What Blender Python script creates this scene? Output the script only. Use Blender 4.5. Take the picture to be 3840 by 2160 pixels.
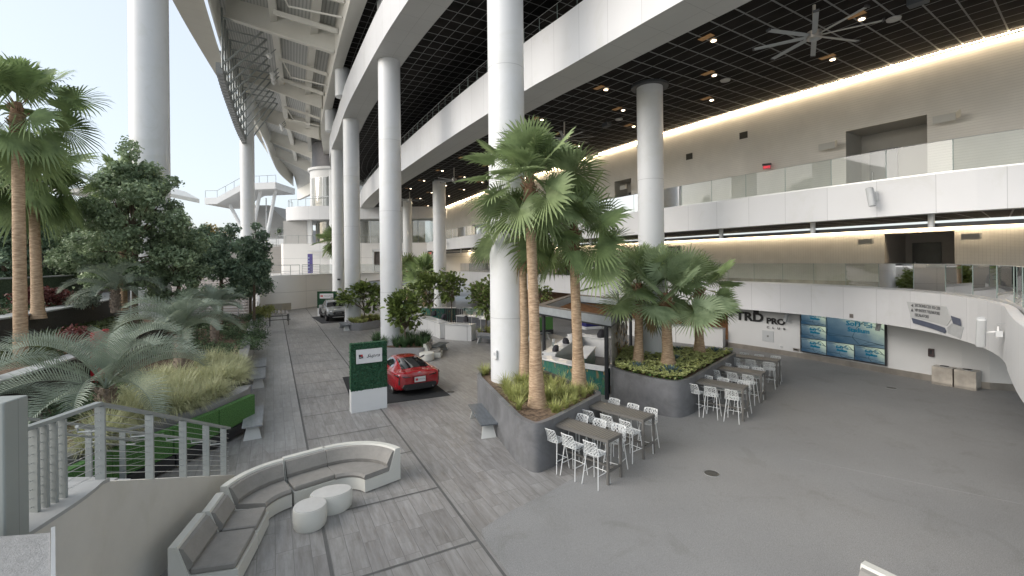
import bpy, math, random
import numpy as np
from mathutils import Vector, Matrix
R = math.radians
sc = bpy.context.scene
for o in list(bpy.data.objects): bpy.data.objects.remove(o, do_unlink=True)
col = sc.collection
# ---------------------------------------------------------------- camera
cd = bpy.data.cameras.new('camera'); cam = bpy.data.objects.new('camera', cd); col.objects.link(cam)
cam.location = (0, 0, 5.4); cam.rotation_euler = (R(90), R(0.6), 0)
cd.sensor_width = 36; cd.lens = 16.125; cd.shift_y = -0.0268; cd.clip_start = 0.05; cd.clip_end = 3000
sc.camera = cam
# ---------------------------------------------------------------- sky, sun, exposure
SUN_EL, SUN_AZ = R(32), R(-112)          # azimuth measured from +Y towards +X
w = bpy.data.worlds.new('World'); sc.world = w; w.use_nodes = True
nt = w.node_tree; bg = nt.nodes['Background']
sky = nt.nodes.new('ShaderNodeTexSky'); sky.sky_type = 'NISHITA'; sky.sun_disc = False
sky.sun_elevation = SUN_EL; sky.sun_rotation = SUN_AZ; sky.air_density = 1.0; sky.dust_density = 3.0; sky.ozone_density = 1.0; sky.altitude = 20
# thin high overcast: the clear sky is mixed with an even pale veil
vm = nt.nodes.new('ShaderNodeMix'); vm.data_type = 'RGBA'; vm.inputs[0].default_value = .55; vm.inputs[7].default_value = (5.3, 5.65, 5.95, 1)
nt.links.new(sky.outputs[0], vm.inputs[6]); nt.links.new(vm.outputs[2], bg.inputs[0]); bg.inputs[1].default_value = 0.064
sd = bpy.data.lights.new('sun', 'SUN'); sun = bpy.data.objects.new('sun', sd); col.objects.link(sun)
sd.energy = 0.8; sd.angle = R(50); sd.color = (1, .96, .92)
d = Vector((math.sin(SUN_AZ)*math.cos(SUN_EL), math.cos(SUN_AZ)*math.cos(SUN_EL), math.sin(SUN_EL)))
sun.rotation_euler = d.to_track_quat('Z', 'Y').to_euler()
sc.view_settings.view_transform = 'Standard'; sc.view_settings.look = 'None'; sc.view_settings.gamma = 1
sc.view_settings.exposure = 1.75
# ---------------------------------------------------------------- materials
def nn(t, k): return t.nodes.new(k)
MC = {}
def pm(name, c, rough=.6, metal=0., var=.12, scale=3., bump=0., bscale=40., spec=.5, stretch=None, c2=None, coord='Object', emis=None, es=0., coat=0.):
    if name in MC: return MC[name]
    m = bpy.data.materials.new(name); m.use_nodes = True; t = m.node_tree; b = t.nodes['Principled BSDF']
    b.inputs['Roughness'].default_value = rough; b.inputs['Metallic'].default_value = metal
    b.inputs['Specular IOR Level'].default_value = spec; b.inputs['Coat Weight'].default_value = coat
    tc = nn(t, 'ShaderNodeTexCoord'); src = tc.outputs[coord]
    if stretch:
        mp = nn(t, 'ShaderNodeMapping'); mp.inputs['Scale'].default_value = stretch; t.links.new(src, mp.inputs[0]); src = mp.outputs[0]
    n = nn(t, 'ShaderNodeTexNoise'); n.inputs['Scale'].default_value = scale; n.inputs['Detail'].default_value = 4; n.inputs['Roughness'].default_value = .65
    t.links.new(src, n.inputs['Vector'])
    r = nn(t, 'ShaderNodeValToRGB'); t.links.new(n.outputs[0], r.inputs[0])
    ca = [x*(1-var) for x in c]; cb = [min(1, x*(1+var)) for x in (c2 or c)]
    r.color_ramp.elements[0].position = .32; r.color_ramp.elements[1].position = .68
    r.color_ramp.elements[0].color = (*ca, 1); r.color_ramp.elements[1].color = (*cb, 1)
    t.links.new(r.outputs[0], b.inputs['Base Color'])
    if bump:
        n2 = nn(t, 'ShaderNodeTexNoise'); n2.inputs['Scale'].default_value = bscale; n2.inputs['Detail'].default_value = 3
        t.links.new(src, n2.inputs['Vector'])
        bp = nn(t, 'ShaderNodeBump'); bp.inputs['Strength'].default_value = bump; bp.inputs['Distance'].default_value = .02
        t.links.new(n2.outputs[0], bp.inputs['Height']); t.links.new(bp.outputs[0], b.inputs['Normal'])
    if emis: b.inputs['Emission Color'].default_value = (*emis, 1); b.inputs['Emission Strength'].default_value = es
    MC[name] = m; return m
def math_n(t, op, a, b=None):
    n = nn(t, 'ShaderNodeMath'); n.operation = op
    for i, x in enumerate((a, b)):
        if x is None: continue
        if isinstance(x, (int, float)): n.inputs[i].default_value = x
        else: t.links.new(x, n.inputs[i])
    return n.outputs[0]
def linemask(t, co, period, width, off=0.):      # 1 on a joint line of given width
    f = math_n(t, 'FRACT', math_n(t, 'DIVIDE', math_n(t, 'ADD', co, off+1000*period), period))
    return math_n(t, 'LESS_THAN', f, width/period)
def panelmat(name, c, jc, pu, pv, jw=.012, rough=.4, var=.04, vscale=.7, offv=0., offu=0., spec=.5, bump=0., uv='UV', bscale=60, jv=None, lvar=0.):
    if name in MC: return MC[name]
    m = bpy.data.materials.new(name); m.use_nodes = True; t = m.node_tree; b = t.nodes['Principled BSDF']
    b.inputs['Roughness'].default_value = rough; b.inputs['Specular IOR Level'].default_value = spec
    tc = nn(t, 'ShaderNodeTexCoord'); sp = nn(t, 'ShaderNodeSeparateXYZ'); t.links.new(tc.outputs[uv], sp.inputs[0])
    ms = None
    if pu: ms = linemask(t, sp.outputs[0], pu, jw, offu)
    if pv:
        mv = linemask(t, sp.outputs[1], pv, jv or jw, offv)
        ms = math_n(t, 'MAXIMUM', ms, mv) if ms is not None else mv
    n = nn(t, 'ShaderNodeTexNoise'); n.inputs['Scale'].default_value = vscale; n.inputs['Detail'].default_value = 5
    t.links.new(tc.outputs['Object'], n.inputs['Vector'])
    r = nn(t, 'ShaderNodeValToRGB'); t.links.new(n.outputs[0], r.inputs[0])
    r.color_ramp.elements[0].position = .3; r.color_ramp.elements[1].position = .7
    r.color_ramp.elements[0].color = (*[x*(1-var) for x in c], 1); r.color_ramp.elements[1].color = (*[min(1, x*(1+var)) for x in c], 1)
    cc = r.outputs[0]
    if lvar and pu:                      # every panel slightly different
        fl = math_n(t, 'FLOOR', math_n(t, 'DIVIDE', math_n(t, 'ADD', sp.outputs[0], offu+1000*pu), pu))
        wn = nn(t, 'ShaderNodeTexWhiteNoise'); wn.noise_dimensions = '1D'; t.links.new(fl, wn.inputs['W'])
        k = math_n(t, 'ADD', math_n(t, 'MULTIPLY', wn.outputs[0], lvar), 1-lvar)
        mu = nn(t, 'ShaderNodeVectorMath'); mu.operation = 'SCALE'; t.links.new(cc, mu.inputs[0]); t.links.new(k, mu.inputs['Scale']); cc = mu.outputs[0]
    mx = nn(t, 'ShaderNodeMix'); mx.data_type = 'RGBA'
    t.links.new(cc, mx.inputs[6]); mx.inputs[7].default_value = (*jc, 1)
    if ms is not None: t.links.new(ms, mx.inputs[0])
    else: mx.inputs[0].default_value = 0
    t.links.new(mx.outputs[2], b.inputs['Base Color'])
    if bump:
        n2 = nn(t, 'ShaderNodeTexNoise'); n2.inputs['Scale'].default_value = bscale; t.links.new(tc.outputs['Object'], n2.inputs['Vector'])
        bp = nn(t, 'ShaderNodeBump'); bp.inputs['Strength'].default_value = bump; bp.inputs['Distance'].default_value = .01
        t.links.new(n2.outputs[0], bp.inputs['Height']); t.links.new(bp.outputs[0], b.inputs['Normal'])
    MC[name] = m; return m
def glassmat(name, tint=(.88, .93, .92), rough=.02, refl=.03, opac=.10, body=(.45, .55, .53)):
    if name in MC: return MC[name]
    m = bpy.data.materials.new(name); m.use_nodes = True; t = m.node_tree; t.nodes.clear()
    o = nn(t, 'ShaderNodeOutputMaterial'); tr = nn(t, 'ShaderNodeBsdfTransparent'); tr.inputs[0].default_value = (*tint, 1)
    g = nn(t, 'ShaderNodeBsdfGlossy'); g.inputs['Roughness'].default_value = rough
    df = nn(t, 'ShaderNodeBsdfDiffuse'); df.inputs[0].default_value = (*body, 1)
    m1 = nn(t, 'ShaderNodeMixShader'); m1.inputs[0].default_value = opac; t.links.new(tr.outputs[0], m1.inputs[1]); t.links.new(df.outputs[0], m1.inputs[2])
    fr = nn(t, 'ShaderNodeFresnel'); fr.inputs[0].default_value = 1.5
    f2 = math_n(t, 'MINIMUM', math_n(t, 'ADD', fr.outputs[0], refl), 1.)
    m2 = nn(t, 'ShaderNodeMixShader'); t.links.new(f2, m2.inputs[0]); t.links.new(m1.outputs[0], m2.inputs[1]); t.links.new(g.outputs[0], m2.inputs[2])
    t.links.new(m2.outputs[0], o.inputs[0]); MC[name] = m; return m
def emat(name, c, s):
    if name in MC: return MC[name]
    m = bpy.data.materials.new(name); m.use_nodes = True; t = m.node_tree; t.nodes.clear()
    o = nn(t, 'ShaderNodeOutputMaterial'); e = nn(t, 'ShaderNodeEmission'); e.inputs[0].default_value = (*c, 1); e.inputs[1].default_value = s
    t.links.new(e.outputs[0], o.inputs[0]); MC[name] = m; return m
# ---------------------------------------------------------------- mesh builder
class MB:
    def __init__(s): s.v = []; s.f = []; s.uv = []
    def face(s, idx, uv=None): s.f.append(tuple(idx)); s.uv.append(uv)
    def add(s, vs, fs, uvs=None):
        n = len(s.v); s.v += [tuple(map(float, p)) for p in vs]
        for i, f in enumerate(fs): s.face([n+j for j in f], uvs[i] if uvs else None)
        return s
    def box(s, c, size, rz=0., M=None):
        x, y, z = [k/2 for k in size]; cr, sr = math.cos(rz), math.sin(rz); vs = []
        for dz in (-z, z):
            for dx, dy in ((-x, -y), (x, -y), (x, y), (-x, y)):
                p = (dx*cr-dy*sr, dx*sr+dy*cr, dz)
                vs.append((c[0]+p[0], c[1]+p[1], c[2]+p[2]))
        if M: vs = [M @ Vector(p) for p in vs]
        return s.add(vs, [(3, 2, 1, 0), (4, 5, 6, 7), (0, 1, 5, 4), (1, 2, 6, 5), (2, 3, 7, 6), (3, 0, 4, 7)])
    def rbox(s, c, size, rz=0., r=.03, n=3):      # box with rounded vertical corners and a small top/bottom chamfer
        x, y, z = [k/2 for k in size]; r = min(r, x*.99, y*.99); P = []
        for cx, cy, a0 in ((x-r, y-r, 0), (-x+r, y-r, 90), (-x+r, -y+r, 180), (x-r, -y+r, 270)):
            for k in range(n+1):
                a = R(a0+90*k/n); P.append((cx+r*math.cos(a), cy+r*math.sin(a)))
        ch = min(r*.5, z*.4); cr, sr = math.cos(rz), math.sin(rz); rings = []
        for zz, k in ((-z, -ch), (-z+ch, 0), (z-ch, 0), (z, -ch)):
            ring = []
            for px, py in P:
                l = math.hypot(px, py) or 1; q = (px+px/l*k, py+py/l*k)
                ring.append((c[0]+q[0]*cr-q[1]*sr, c[1]+q[0]*sr+q[1]*cr, c[2]+zz))
            rings.append(ring)
        return s.rings(rings, True, True)
    def rings(s, rings, c0=False, c1=False, closed=True, uv=None):
        n0 = len(s.v); m = len(rings[0])
        for r in rings: s.v += [tuple(map(float, p)) for p in r]
        for i in range(len(rings)-1):
            for j in range(m if closed else m-1):
                a = n0+i*m+j; b = n0+i*m+(j+1) % m
                s.face((a, b, b+m, a+m), [(uv[j][0], uv[j][1+0] if 0 else i), (0, 0), (0, 0), (0, 0)] if 0 else None)
        if c0: s.face([n0+m-1-j for j in range(m)])
        if c1: s.face([n0+(len(rings)-1)*m+j for j in range(m)])
        return s
    def tube(s, pts, rad, n=8, cap=True):
        pts = [Vector(p) for p in pts]; rr = rad if isinstance(rad, (list, tuple)) else [rad]*len(pts); rings = []
        up = None
        for i, p in enumerate(pts):
            d = (pts[min(i+1, len(pts)-1)]-pts[max(i-1, 0)])
            if d.length < 1e-9: d = Vector((0, 0, 1))
            d.normalize()
            if up is None: up = Vector((0, 0, 1)) if abs(d.z) < .9 else Vector((1, 0, 0))
            a = d.cross(up)
            if a.length < 1e-4: a = d.cross(Vector((0, 1, 0)))
            a.normalize(); b = a.cross(d); b.normalize(); up = b
            rings.append([p+a*(rr[i]*math.cos(2*math.pi*k/n))+b*(rr[i]*math.sin(2*math.pi*k/n)) for k in range(n)])
        return s.rings(rings, cap, cap)
    def cyl(s, p, r, h, n=24, r2=None, cap=True): return s.tube([p, (p[0], p[1], p[2]+h)], [r, r if r2 is None else r2], n, cap)
    def prism(s, poly, z0, z1, top=True, bot=False):
        n = len(poly); L = 0; u = [0]
        for i in range(n):
            a, b = poly[i], poly[(i+1) % n]; L += math.dist(a, b); u.append(L)
        n0 = len(s.v)
        s.v += [(p[0], p[1], z0) for p in poly]+[(p[0], p[1], z1) for p in poly]
        for i in range(n):
            j = (i+1) % n
            s.face((n0+i, n0+j, n0+n+j, n0+n+i), [(u[i], z0), (u[i+1], z0), (u[i+1], z1), (u[i], z1)])
        if top: s.face([n0+n+i for i in range(n)], [(p[0], p[1]) for p in poly])
        if bot: s.face([n0+n-1-i for i in range(n)], [(p[0], p[1]) for p in reversed(poly)])
        return s
    def strip(s, A, B, uA=0., uB=1., us=None, flip=False):   # lofts polyline A to B, UV = (arc length, v)
        n0 = len(s.v); n = len(A); s.v += [tuple(map(float, p)) for p in A]+[tuple(map(float, p)) for p in B]
        if us is None:
            us = [0]
            for i in range(1, n): us.append(us[-1]+math.dist(A[i], A[i-1]))
        for i in range(n-1):
            f = [n0+i, n0+i+1, n0+n+i+1, n0+n+i]; q = [(us[i], uA), (us[i+1], uA), (us[i+1], uB), (us[i], uB)]
            if flip: f.reverse(); q.reverse()
            s.face(f, q)
        return s
    def build(s, name, m, parent=None, smooth=False, loc=None):
        me = bpy.data.meshes.new(name); me.from_pydata(s.v, [], s.f)
        if any(u is not None for u in s.uv):
            ul = me.uv_layers.new(name='UVMap'); k = 0; dat = []
            for f, u in zip(s.f, s.uv):
                for i in range(len(f)): dat += list(u[i]) if u else [0., 0.]
            ul.data.foreach_set('uv', dat)
        if isinstance(m, (list, tuple)):
            for q in m: me.materials.append(q)
        else: me.materials.append(m)
        if smooth:
            me.polygons.foreach_set('use_smooth', [True]*len(me.polygons))
            if hasattr(me, 'set_sharp_from_angle'): me.set_sharp_from_angle(angle=R(38))
        me.update(); o = bpy.data.objects.new(name, me); col.objects.link(o)
        if parent is not None: o.parent = parent
        if loc: o.location = loc
        return o
def tag(o, label=None, cat=None, group=None, kind=None):
    if label: o['label'] = label
    if cat: o['category'] = cat
    if group: o['group'] = group
    if kind: o['kind'] = kind
    return o
def thing(name, label, cat, loc=(0, 0, 0), rz=0., group=None):
    o = bpy.data.objects.new(name, None); col.objects.link(o); o.empty_display_size = .2
    o.location = loc; o.rotation_euler = (0, 0, rz); return tag(o, label, cat, group)
def dup(root, loc, rz=0., label=None, group=None, scale=None):
    r = root.copy(); col.objects.link(r); r.location = loc; r.rotation_euler = (0, 0, rz)
    if label: r['label'] = label
    if group: r['group'] = group
    if scale: r.scale = scale
    for ch in list(root.children):
        c = ch.copy(); col.objects.link(c); c.parent = r
        for g in ch.children:
            e = g.copy(); col.objects.link(e); e.parent = c
    return r
def fast_mesh(name, V, F, m, parent=None, smooth=False):       # V (n,3) float, F (m,k) int numpy
    me = bpy.data.meshes.new(name); V = np.asarray(V, 'f'); F = np.asarray(F, 'i'); k = F.shape[1]
    me.vertices.add(len(V)); me.vertices.foreach_set('co', V.ravel())
    me.loops.add(F.size); me.loops.foreach_set('vertex_index', F.ravel())
    me.polygons.add(len(F)); me.polygons.foreach_set('loop_start', np.arange(0, F.size, k, dtype='i'))
    me.polygons.foreach_set('loop_total', np.full(len(F), k, 'i'))
    me.update(calc_edges=True); me.validate()
    if smooth: me.polygons.foreach_set('use_smooth', [True]*len(me.polygons))
    for q in (m if isinstance(m, (list, tuple)) else [m]): me.materials.append(q)
    o = bpy.data.objects.new(name, me); col.objects.link(o)
    if parent is not None: o.parent = parent
    return o
def crv(pts, step=.8):                       # Catmull-Rom through plan points, resampled evenly
    P = [np.array(p, float) for p in pts]; P = [2*P[0]-P[1]]+P+[2*P[-1]-P[-2]]; out = []
    for i in range(1, len(P)-2):
        n = max(2, int(np.linalg.norm(P[i+1]-P[i])/.2))
        for k in range(n):
            t = k/n; a, b, c, dd = P[i-1:i+3]
            out.append(.5*((2*b)+(-a+c)*t+(2*a-5*b+4*c-dd)*t*t+(-a+3*b-3*c+dd)*t**3))
    out.append(P[-2]); out = np.array(out); s = np.r_[0, np.cumsum(np.linalg.norm(np.diff(out, axis=0), axis=1))]
    q = np.linspace(0, s[-1], max(2, int(s[-1]/step))+1)
    return [(float(np.interp(t, s, out[:, 0])), float(np.interp(t, s, out[:, 1]))) for t in q]
def off(c, d):                               # offset to the right of travel
    out = []
    for i, p in enumerate(c):
        a = c[max(i-1, 0)]; b = c[min(i+1, len(c)-1)]; tx, ty = b[0]-a[0], b[1]-a[1]; l = math.hypot(tx, ty)
        out.append((p[0]+ty/l*d, p[1]-tx/l*d))
    return out
def at_z(c, z): return [(p[0], p[1], z) for p in c]
def arc(c):
    s = [0.]
    for i in range(1, len(c)): s.append(s[-1]+math.dist(c[i], c[i-1]))
    return s
def on_curve(c, s, d=0.):
    S = arc(c); x = np.interp(s, S, [p[0] for p in c]); y = np.interp(s, S, [p[1] for p in c])
    i = int(np.clip(np.searchsorted(S, s), 1, len(c)-1)); tx, ty = c[i][0]-c[i-1][0], c[i][1]-c[i-1][1]; l = math.hypot(tx, ty)
    return (float(x+ty/l*d), float(y-tx/l*d)), math.atan2(ty, tx)
def near_s(c, p):
    S = arc(c); k = min(range(len(c)), key=lambda i: math.dist(c[i], p)); best = (1e9, 0)
    for i in range(max(0, k-1), min(len(c)-1, k+1)):
        for t in np.linspace(0, 1, 21):
            q = (c[i][0]*(1-t)+c[i+1][0]*t, c[i][1]*(1-t)+c[i+1][1]*t); dd = math.dist(q, p)
            if dd < best[0]: best = (dd, S[i]*(1-t)+S[i+1]*t)
    return best[1]
def sub(c, s0, s1, step=.5):
    n = max(2, int(abs(s1-s0)/step)+1); return [on_curve(c, s)[0] for s in np.linspace(s0, s1, n)]
def rounded(poly, r=.4, n=5):
    out = []; N = len(poly)
    for i in range(N):
        p0, p, p1 = np.array(poly[i-1]), np.array(poly[i]), np.array(poly[(i+1) % N])
        a = p0-p; b = p1-p; la, lb = np.linalg.norm(a), np.linalg.norm(b); k = min(r, la*.45, lb*.45); A = p+a/la*k; B = p+b/lb*k
        for t in np.linspace(0, 1, n+1): out.append(tuple(float(q) for q in ((1-t)**2*A+2*t*(1-t)*p+t*t*B)))
    return out
def shrink(poly, d):
    out = []; N = len(poly); area = sum(poly[i-1][0]*poly[i][1]-poly[i][0]*poly[i-1][1] for i in range(N)); sg = 1 if area > 0 else -1
    for i in range(N):
        a, b = poly[i-1], poly[(i+1) % N]; tx, ty = b[0]-a[0], b[1]-a[1]; l = math.hypot(tx, ty) or 1
        out.append((poly[i][0]-sg*ty/l*d, poly[i][1]+sg*tx/l*d))
    return out
def text_mesh(s, size, depth=.004, bold=0., font_shear=0., sx=1.):
    cu = bpy.data.curves.new('text', 'FONT'); cu.body = s; cu.size = size; cu.extrude = depth; cu.align_x = 'CENTER'; cu.align_y = 'CENTER'
    cu.offset = bold; cu.shear = font_shear; cu.resolution_u = 2; o = bpy.data.objects.new('text', cu); col.objects.link(o)
    dg = bpy.context.evaluated_depsgraph_get(); me = bpy.data.meshes.new_from_object(o.evaluated_get(dg)); bpy.data.objects.remove(o)
    for v in me.vertices: v.co.x *= sx
    return me
def text_at(name, s, size, M, m, parent, depth=.004, bold=0., shear=0., sx=1.):     # M maps text plane (x right, y up, z out) to parent space
    me = text_mesh(s, size, depth, bold, shear, sx); me.transform(M); me.materials.clear(); me.materials.append(m)
    o = bpy.data.objects.new(name, me); col.objects.link(o); o.parent = parent; return o
def plane_M(origin, xdir):                   # upright plane, x along xdir (plan), outward = x cross up
    x = Vector((xdir[0], xdir[1], 0)).normalized(); z = Vector((0, 0, 1)); n = x.cross(z)
    M = Matrix.Identity(4)
    for i in range(3): M[i][0] = x[i]; M[i][1] = z[i]; M[i][2] = n[i]; M[i][3] = origin[i]
    return M
rnd = random.Random(7); rng = np.random.default_rng(11)
# base materials
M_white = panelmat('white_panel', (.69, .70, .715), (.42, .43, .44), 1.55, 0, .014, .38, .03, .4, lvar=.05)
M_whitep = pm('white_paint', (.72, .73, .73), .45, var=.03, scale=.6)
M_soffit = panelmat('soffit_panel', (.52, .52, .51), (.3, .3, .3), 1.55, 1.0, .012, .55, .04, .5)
M_col = pm('column_paint', (.675, .69, .70), .42, var=.03, scale=.35)
M_steel = pm('stainless', (.55, .53, .49), .28, metal=.9, var=.1, scale=1.5, stretch=(1, 1, 6))
M_gpaint = pm('grey_metal_paint', (.30, .325, .32), .42, metal=.2, var=.06, scale=5)
M_black = pm('black_metal', (.02, .022, .025), .4, var=.1)
M_alu = pm('aluminium', (.62, .63, .63), .35, metal=.7, var=.05)
M_glass = glassmat('balustrade_glass')
M_edge = pm('glass_edge', (.26, .33, .31), .2, var=.05)
M_dark = pm('dark_recess', (.03, .03, .032), .8, var=.2)
# ---------------------------------------------------------------- ground sheets
def sheet(name, poly, z, m):
    b = MB(); b.v = [(p[0], p[1], z) for p in poly]; b.face(range(len(poly)), [(p[0], p[1]) for p in poly]); return tag(b.build(name, m), kind='structure')
M_far = pm('far_ground', (.30, .29, .27), .9, var=.2, scale=.05)
sheet('ground', [(-600, -200), (700, -200), (700, 1200), (-600, 1200)], -.06, M_far)
LA = R(117.6); LD = (math.cos(LA), math.sin(LA)); LN = (LD[1], -LD[0])
def plank_mat(name, c1, c2, bw, bh, mortar, mc, rot, streak=.5, rough=.38):
    m = bpy.data.materials.new(name); m.use_nodes = True; t = m.node_tree; b = t.nodes['Principled BSDF']
    tc = nn(t, 'ShaderNodeTexCoord'); mp = nn(t, 'ShaderNodeMapping'); mp.inputs['Rotation'].default_value = (0, 0, -rot); t.links.new(tc.outputs['Object'], mp.inputs[0])
    br = nn(t, 'ShaderNodeTexBrick'); br.inputs['Scale'].default_value = 1; br.inputs['Brick Width'].default_value = bw; br.inputs['Row Height'].default_value = bh
    br.inputs['Mortar Size'].default_value = mortar; br.inputs['Mortar Smooth'].default_value = .3; br.inputs['Bias'].default_value = 0
    br.inputs['Color1'].default_value = (*c1, 1); br.inputs['Color2'].default_value = (*c2, 1); br.inputs['Mortar'].default_value = (*mc, 1); br.offset = .37; br.offset_frequency = 3
    t.links.new(mp.outputs[0], br.inputs['Vector'])
    st = nn(t, 'ShaderNodeMapping'); st.inputs['Scale'].default_value = (.9, 7, 1); t.links.new(mp.outputs[0], st.inputs[0])
    # shift the grain from plank to plank
    ad = nn(t, 'ShaderNodeVectorMath'); ad.operation = 'MULTIPLY_ADD'; t.links.new(br.outputs['Color'], ad.inputs[0]); ad.inputs[1].default_value = (60, 40, 30); t.links.new(st.outputs[0], ad.inputs[2])
    n = nn(t, 'ShaderNodeTexNoise'); n.inputs['Scale'].default_value = 1.3; n.inputs['Detail'].default_value = 7; n.inputs['Roughness'].default_value = .68; t.links.new(ad.outputs[0], n.inputs['Vector'])
    r = nn(t, 'ShaderNodeValToRGB'); r.color_ramp.elements[0].position = .33; r.color_ramp.elements[1].position = .66
    k = 1-streak; r.color_ramp.elements[0].color = (k, k*.97, k*.93, 1); r.color_ramp.elements[1].color = (1.12, 1.12, 1.12, 1); t.links.new(n.outputs[0], r.inputs[0])
    mx = nn(t, 'ShaderNodeMix'); mx.data_type = 'RGBA'; mx.blend_type = 'MULTIPLY'; mx.inputs[0].default_value = 1
    t.links.new(br.outputs['Color'], mx.inputs[6]); t.links.new(r.outputs[0], mx.inputs[7])
    n3 = nn(t, 'ShaderNodeTexNoise'); n3.inputs['Scale'].default_value = .35; n3.inputs['Detail'].default_value = 3; t.links.new(tc.outputs['Object'], n3.inputs['Vector'])
    r3 = nn(t, 'ShaderNodeValToRGB'); r3.color_ramp.elements[0].color = (.86, .86, .86, 1); r3.color_ramp.elements[1].color = (1.08, 1.08, 1.08, 1); t.links.new(n3.outputs[0], r3.inputs[0])
    m2 = nn(t, 'ShaderNodeMix'); m2.data_type = 'RGBA'; m2.blend_type = 'MULTIPLY'; m2.inputs[0].default_value = 1; t.links.new(mx.outputs[2], m2.inputs[6]); t.links.new(r3.outputs[0], m2.inputs[7])
    t.links.new(m2.outputs[2], b.inputs['Base Color']); b.inputs['Roughness'].default_value = rough
    bp = nn(t, 'ShaderNodeBump'); bp.inputs['Strength'].default_value = .25; bp.inputs['Distance'].default_value = .004; t.links.new(br.outputs['Fac'], bp.inputs['Height']); bp.invert = True
    t.links.new(bp.outputs[0], b.inputs['Normal']); return m
M_plank = plank_mat('wood_look_tile', (.255, .252, .247), (.315, .313, .308), 1.2, .3, .006, (.17, .17, .168), LA, .28)
M_tile = plank_mat('light_square_tile', (.27, .275, .275), (.33, .335, .335), .6, .3, .006, (.17, .17, .17), LA, .16, .32)
sheet('plaza_floor', [(-30, 36), (-9.3, 15.3), (-9.6, 8), (-9.6, 0), (6, 0), (14, 8), (14, 30), (6, 70), (-24, 70), (-33, 60)], 0, M_plank)
def LT(s, t): return (-1.8+LD[0]*s+LN[0]*t, 10.95+LD[1]*s+LN[1]*t)     # s along the long joint, t to its right
tl = (-7.57+1.8)*LN[0]+(16.34-10.95)*LN[1]
sheet('side_walk', [LT(4.2, tl), LT(42, tl), LT(42, tl-1.9), LT(7.6, tl-1.9), LT(4.2, tl-1.0)], .004, M_tile)
jb = MB()
def joint(a, b, w): 
    dx, dy = b[0]-a[0], b[1]-a[1]; l = math.hypot(dx, dy); nx, ny = -dy/l*w/2, dx/l*w/2
    jb.add([(a[0]-nx, a[1]-ny, .008), (b[0]-nx, b[1]-ny, .008), (b[0]+nx, b[1]+ny, .008), (a[0]+nx, a[1]+ny, .008)], [(0, 1, 2, 3)])
joint(LT(-7, 0), LT(58, 0), .055); joint(LT(-9, tl), LT(44, tl), .055)
s0 = (-2.92+1.8)*LD[0]+(13.04-10.95)*LD[1]
for k in range(-3, 22):
    s = s0+2.36*k
    joint(LT(s, tl+.03), LT(s, -.03), .035 if k > 0 else .05)
tag(jb.build('floor_joints', pm('joint_filler', (.115, .115, .112), .7, var=.1)), kind='structure')
M_carpet = pm('speckled_grey_floor', (.25, .252, .25), .7, var=.36, scale=70, bump=.15, bscale=160)
m = M_carpet; t = m.node_tree; b_ = t.nodes['Principled BSDF']; lk = b_.inputs['Base Color'].links[0].from_socket
n3 = nn(t, 'ShaderNodeTexNoise'); n3.inputs['Scale'].default_value = .5; n3.inputs['Detail'].default_value = 4; tc_ = nn(t, 'ShaderNodeTexCoord'); t.links.new(tc_.outputs['Object'], n3.inputs['Vector'])
r3 = nn(t, 'ShaderNodeValToRGB'); r3.color_ramp.elements[0].color = (.85, .85, .85, 1); r3.color_ramp.elements[1].color = (1.12, 1.12, 1.12, 1); t.links.new(n3.outputs[0], r3.inputs[0])
mx = nn(t, 'ShaderNodeMix'); mx.data_type = 'RGBA'; mx.blend_type = 'MULTIPLY'; mx.inputs[0].default_value = 1; t.links.new(lk, mx.inputs[6]); t.links.new(r3.outputs[0], mx.inputs[7]); t.links.new(mx.outputs[2], b_.inputs['Base Color'])
cp = crv([(2.2, 3.4), (-.1, 7.85), (-.55, 8.75), (-.7, 9.15), (0, 9.96), (.7, 10.56), (1.53, 11.4), (2.7, 12.7), (3.5, 14.2), (3.9, 16), (5, 18.5), (5.5, 22.5), (5.2, 27), (2.8, 34), (-1, 42), (-4, 50), (-5, 62)], .5)
sheet('concourse_floor', cp+[(25, 62), (40, 40), (40, 0), (4.3, 0)], .012, M_carpet)
lb = MB(); lb.box((0, 0, .0145), (7.2, .008, .003), R(-35)); ln = tag(lb.build('floor_crack_line', pm('pale_line', (.3, .3, .3), .8)), kind='structure'); ln.location = (10.6, 10.2, 0)
# ---------------------------------------------------------------- plan curves of the decks (near to far)
E5 = crv([(15, -1), (10, 3), (5.6, 7.4), (2, 11.2), (-1.4, 15.9), (-4.6, 21), (-6.7, 24.5), (-9.3, 29.2), (-12.9, 36), (-16.1, 42.7), (-18.8, 48.2), (-21.6, 54.6), (-23.6, 61), (-24.2, 68), (-23.4, 76)])
E4 = crv([(20, -2), (15.5, 1.2), (11.3, 5.2), (7.8, 9.4), (5.1, 13.5), (3.4, 16.2), (2.1, 18.3), (.5, 20.8), (-3.5, 27.8), (-8.1, 36.4), (-12.9, 45.7), (-18.6, 58), (-22.5, 68), (-24.6, 76)])
E3 = crv([(26, 3), (21.5, 7), (17.6, 10.5), (14.8, 13.2), (13.5, 14.7), (12.2, 16.7), (10.9, 18.9), (9.6, 21.1), (8, 23.8), (2.6, 34), (-2.7, 44.2), (-7.8, 54.3), (-11.5, 63), (-14, 70)])
E2 = crv([(6.6, 4.6), (8.2, 6.8), (10.1, 9.1), (12.1, 11.2), (13.3, 12.4), (14.2, 13.5), (15.0, 14.8), (15.5, 16.0), (15.9, 17.4), (16.0, 18.9), (15.8, 20.2), (15.2, 22.4), (13.8, 24.9), (12.4, 27), (9.3, 32.2), (5.1, 39.4), (.6, 47.4), (-4, 56), (-8, 63.5), (-11, 69)], .6)
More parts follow.
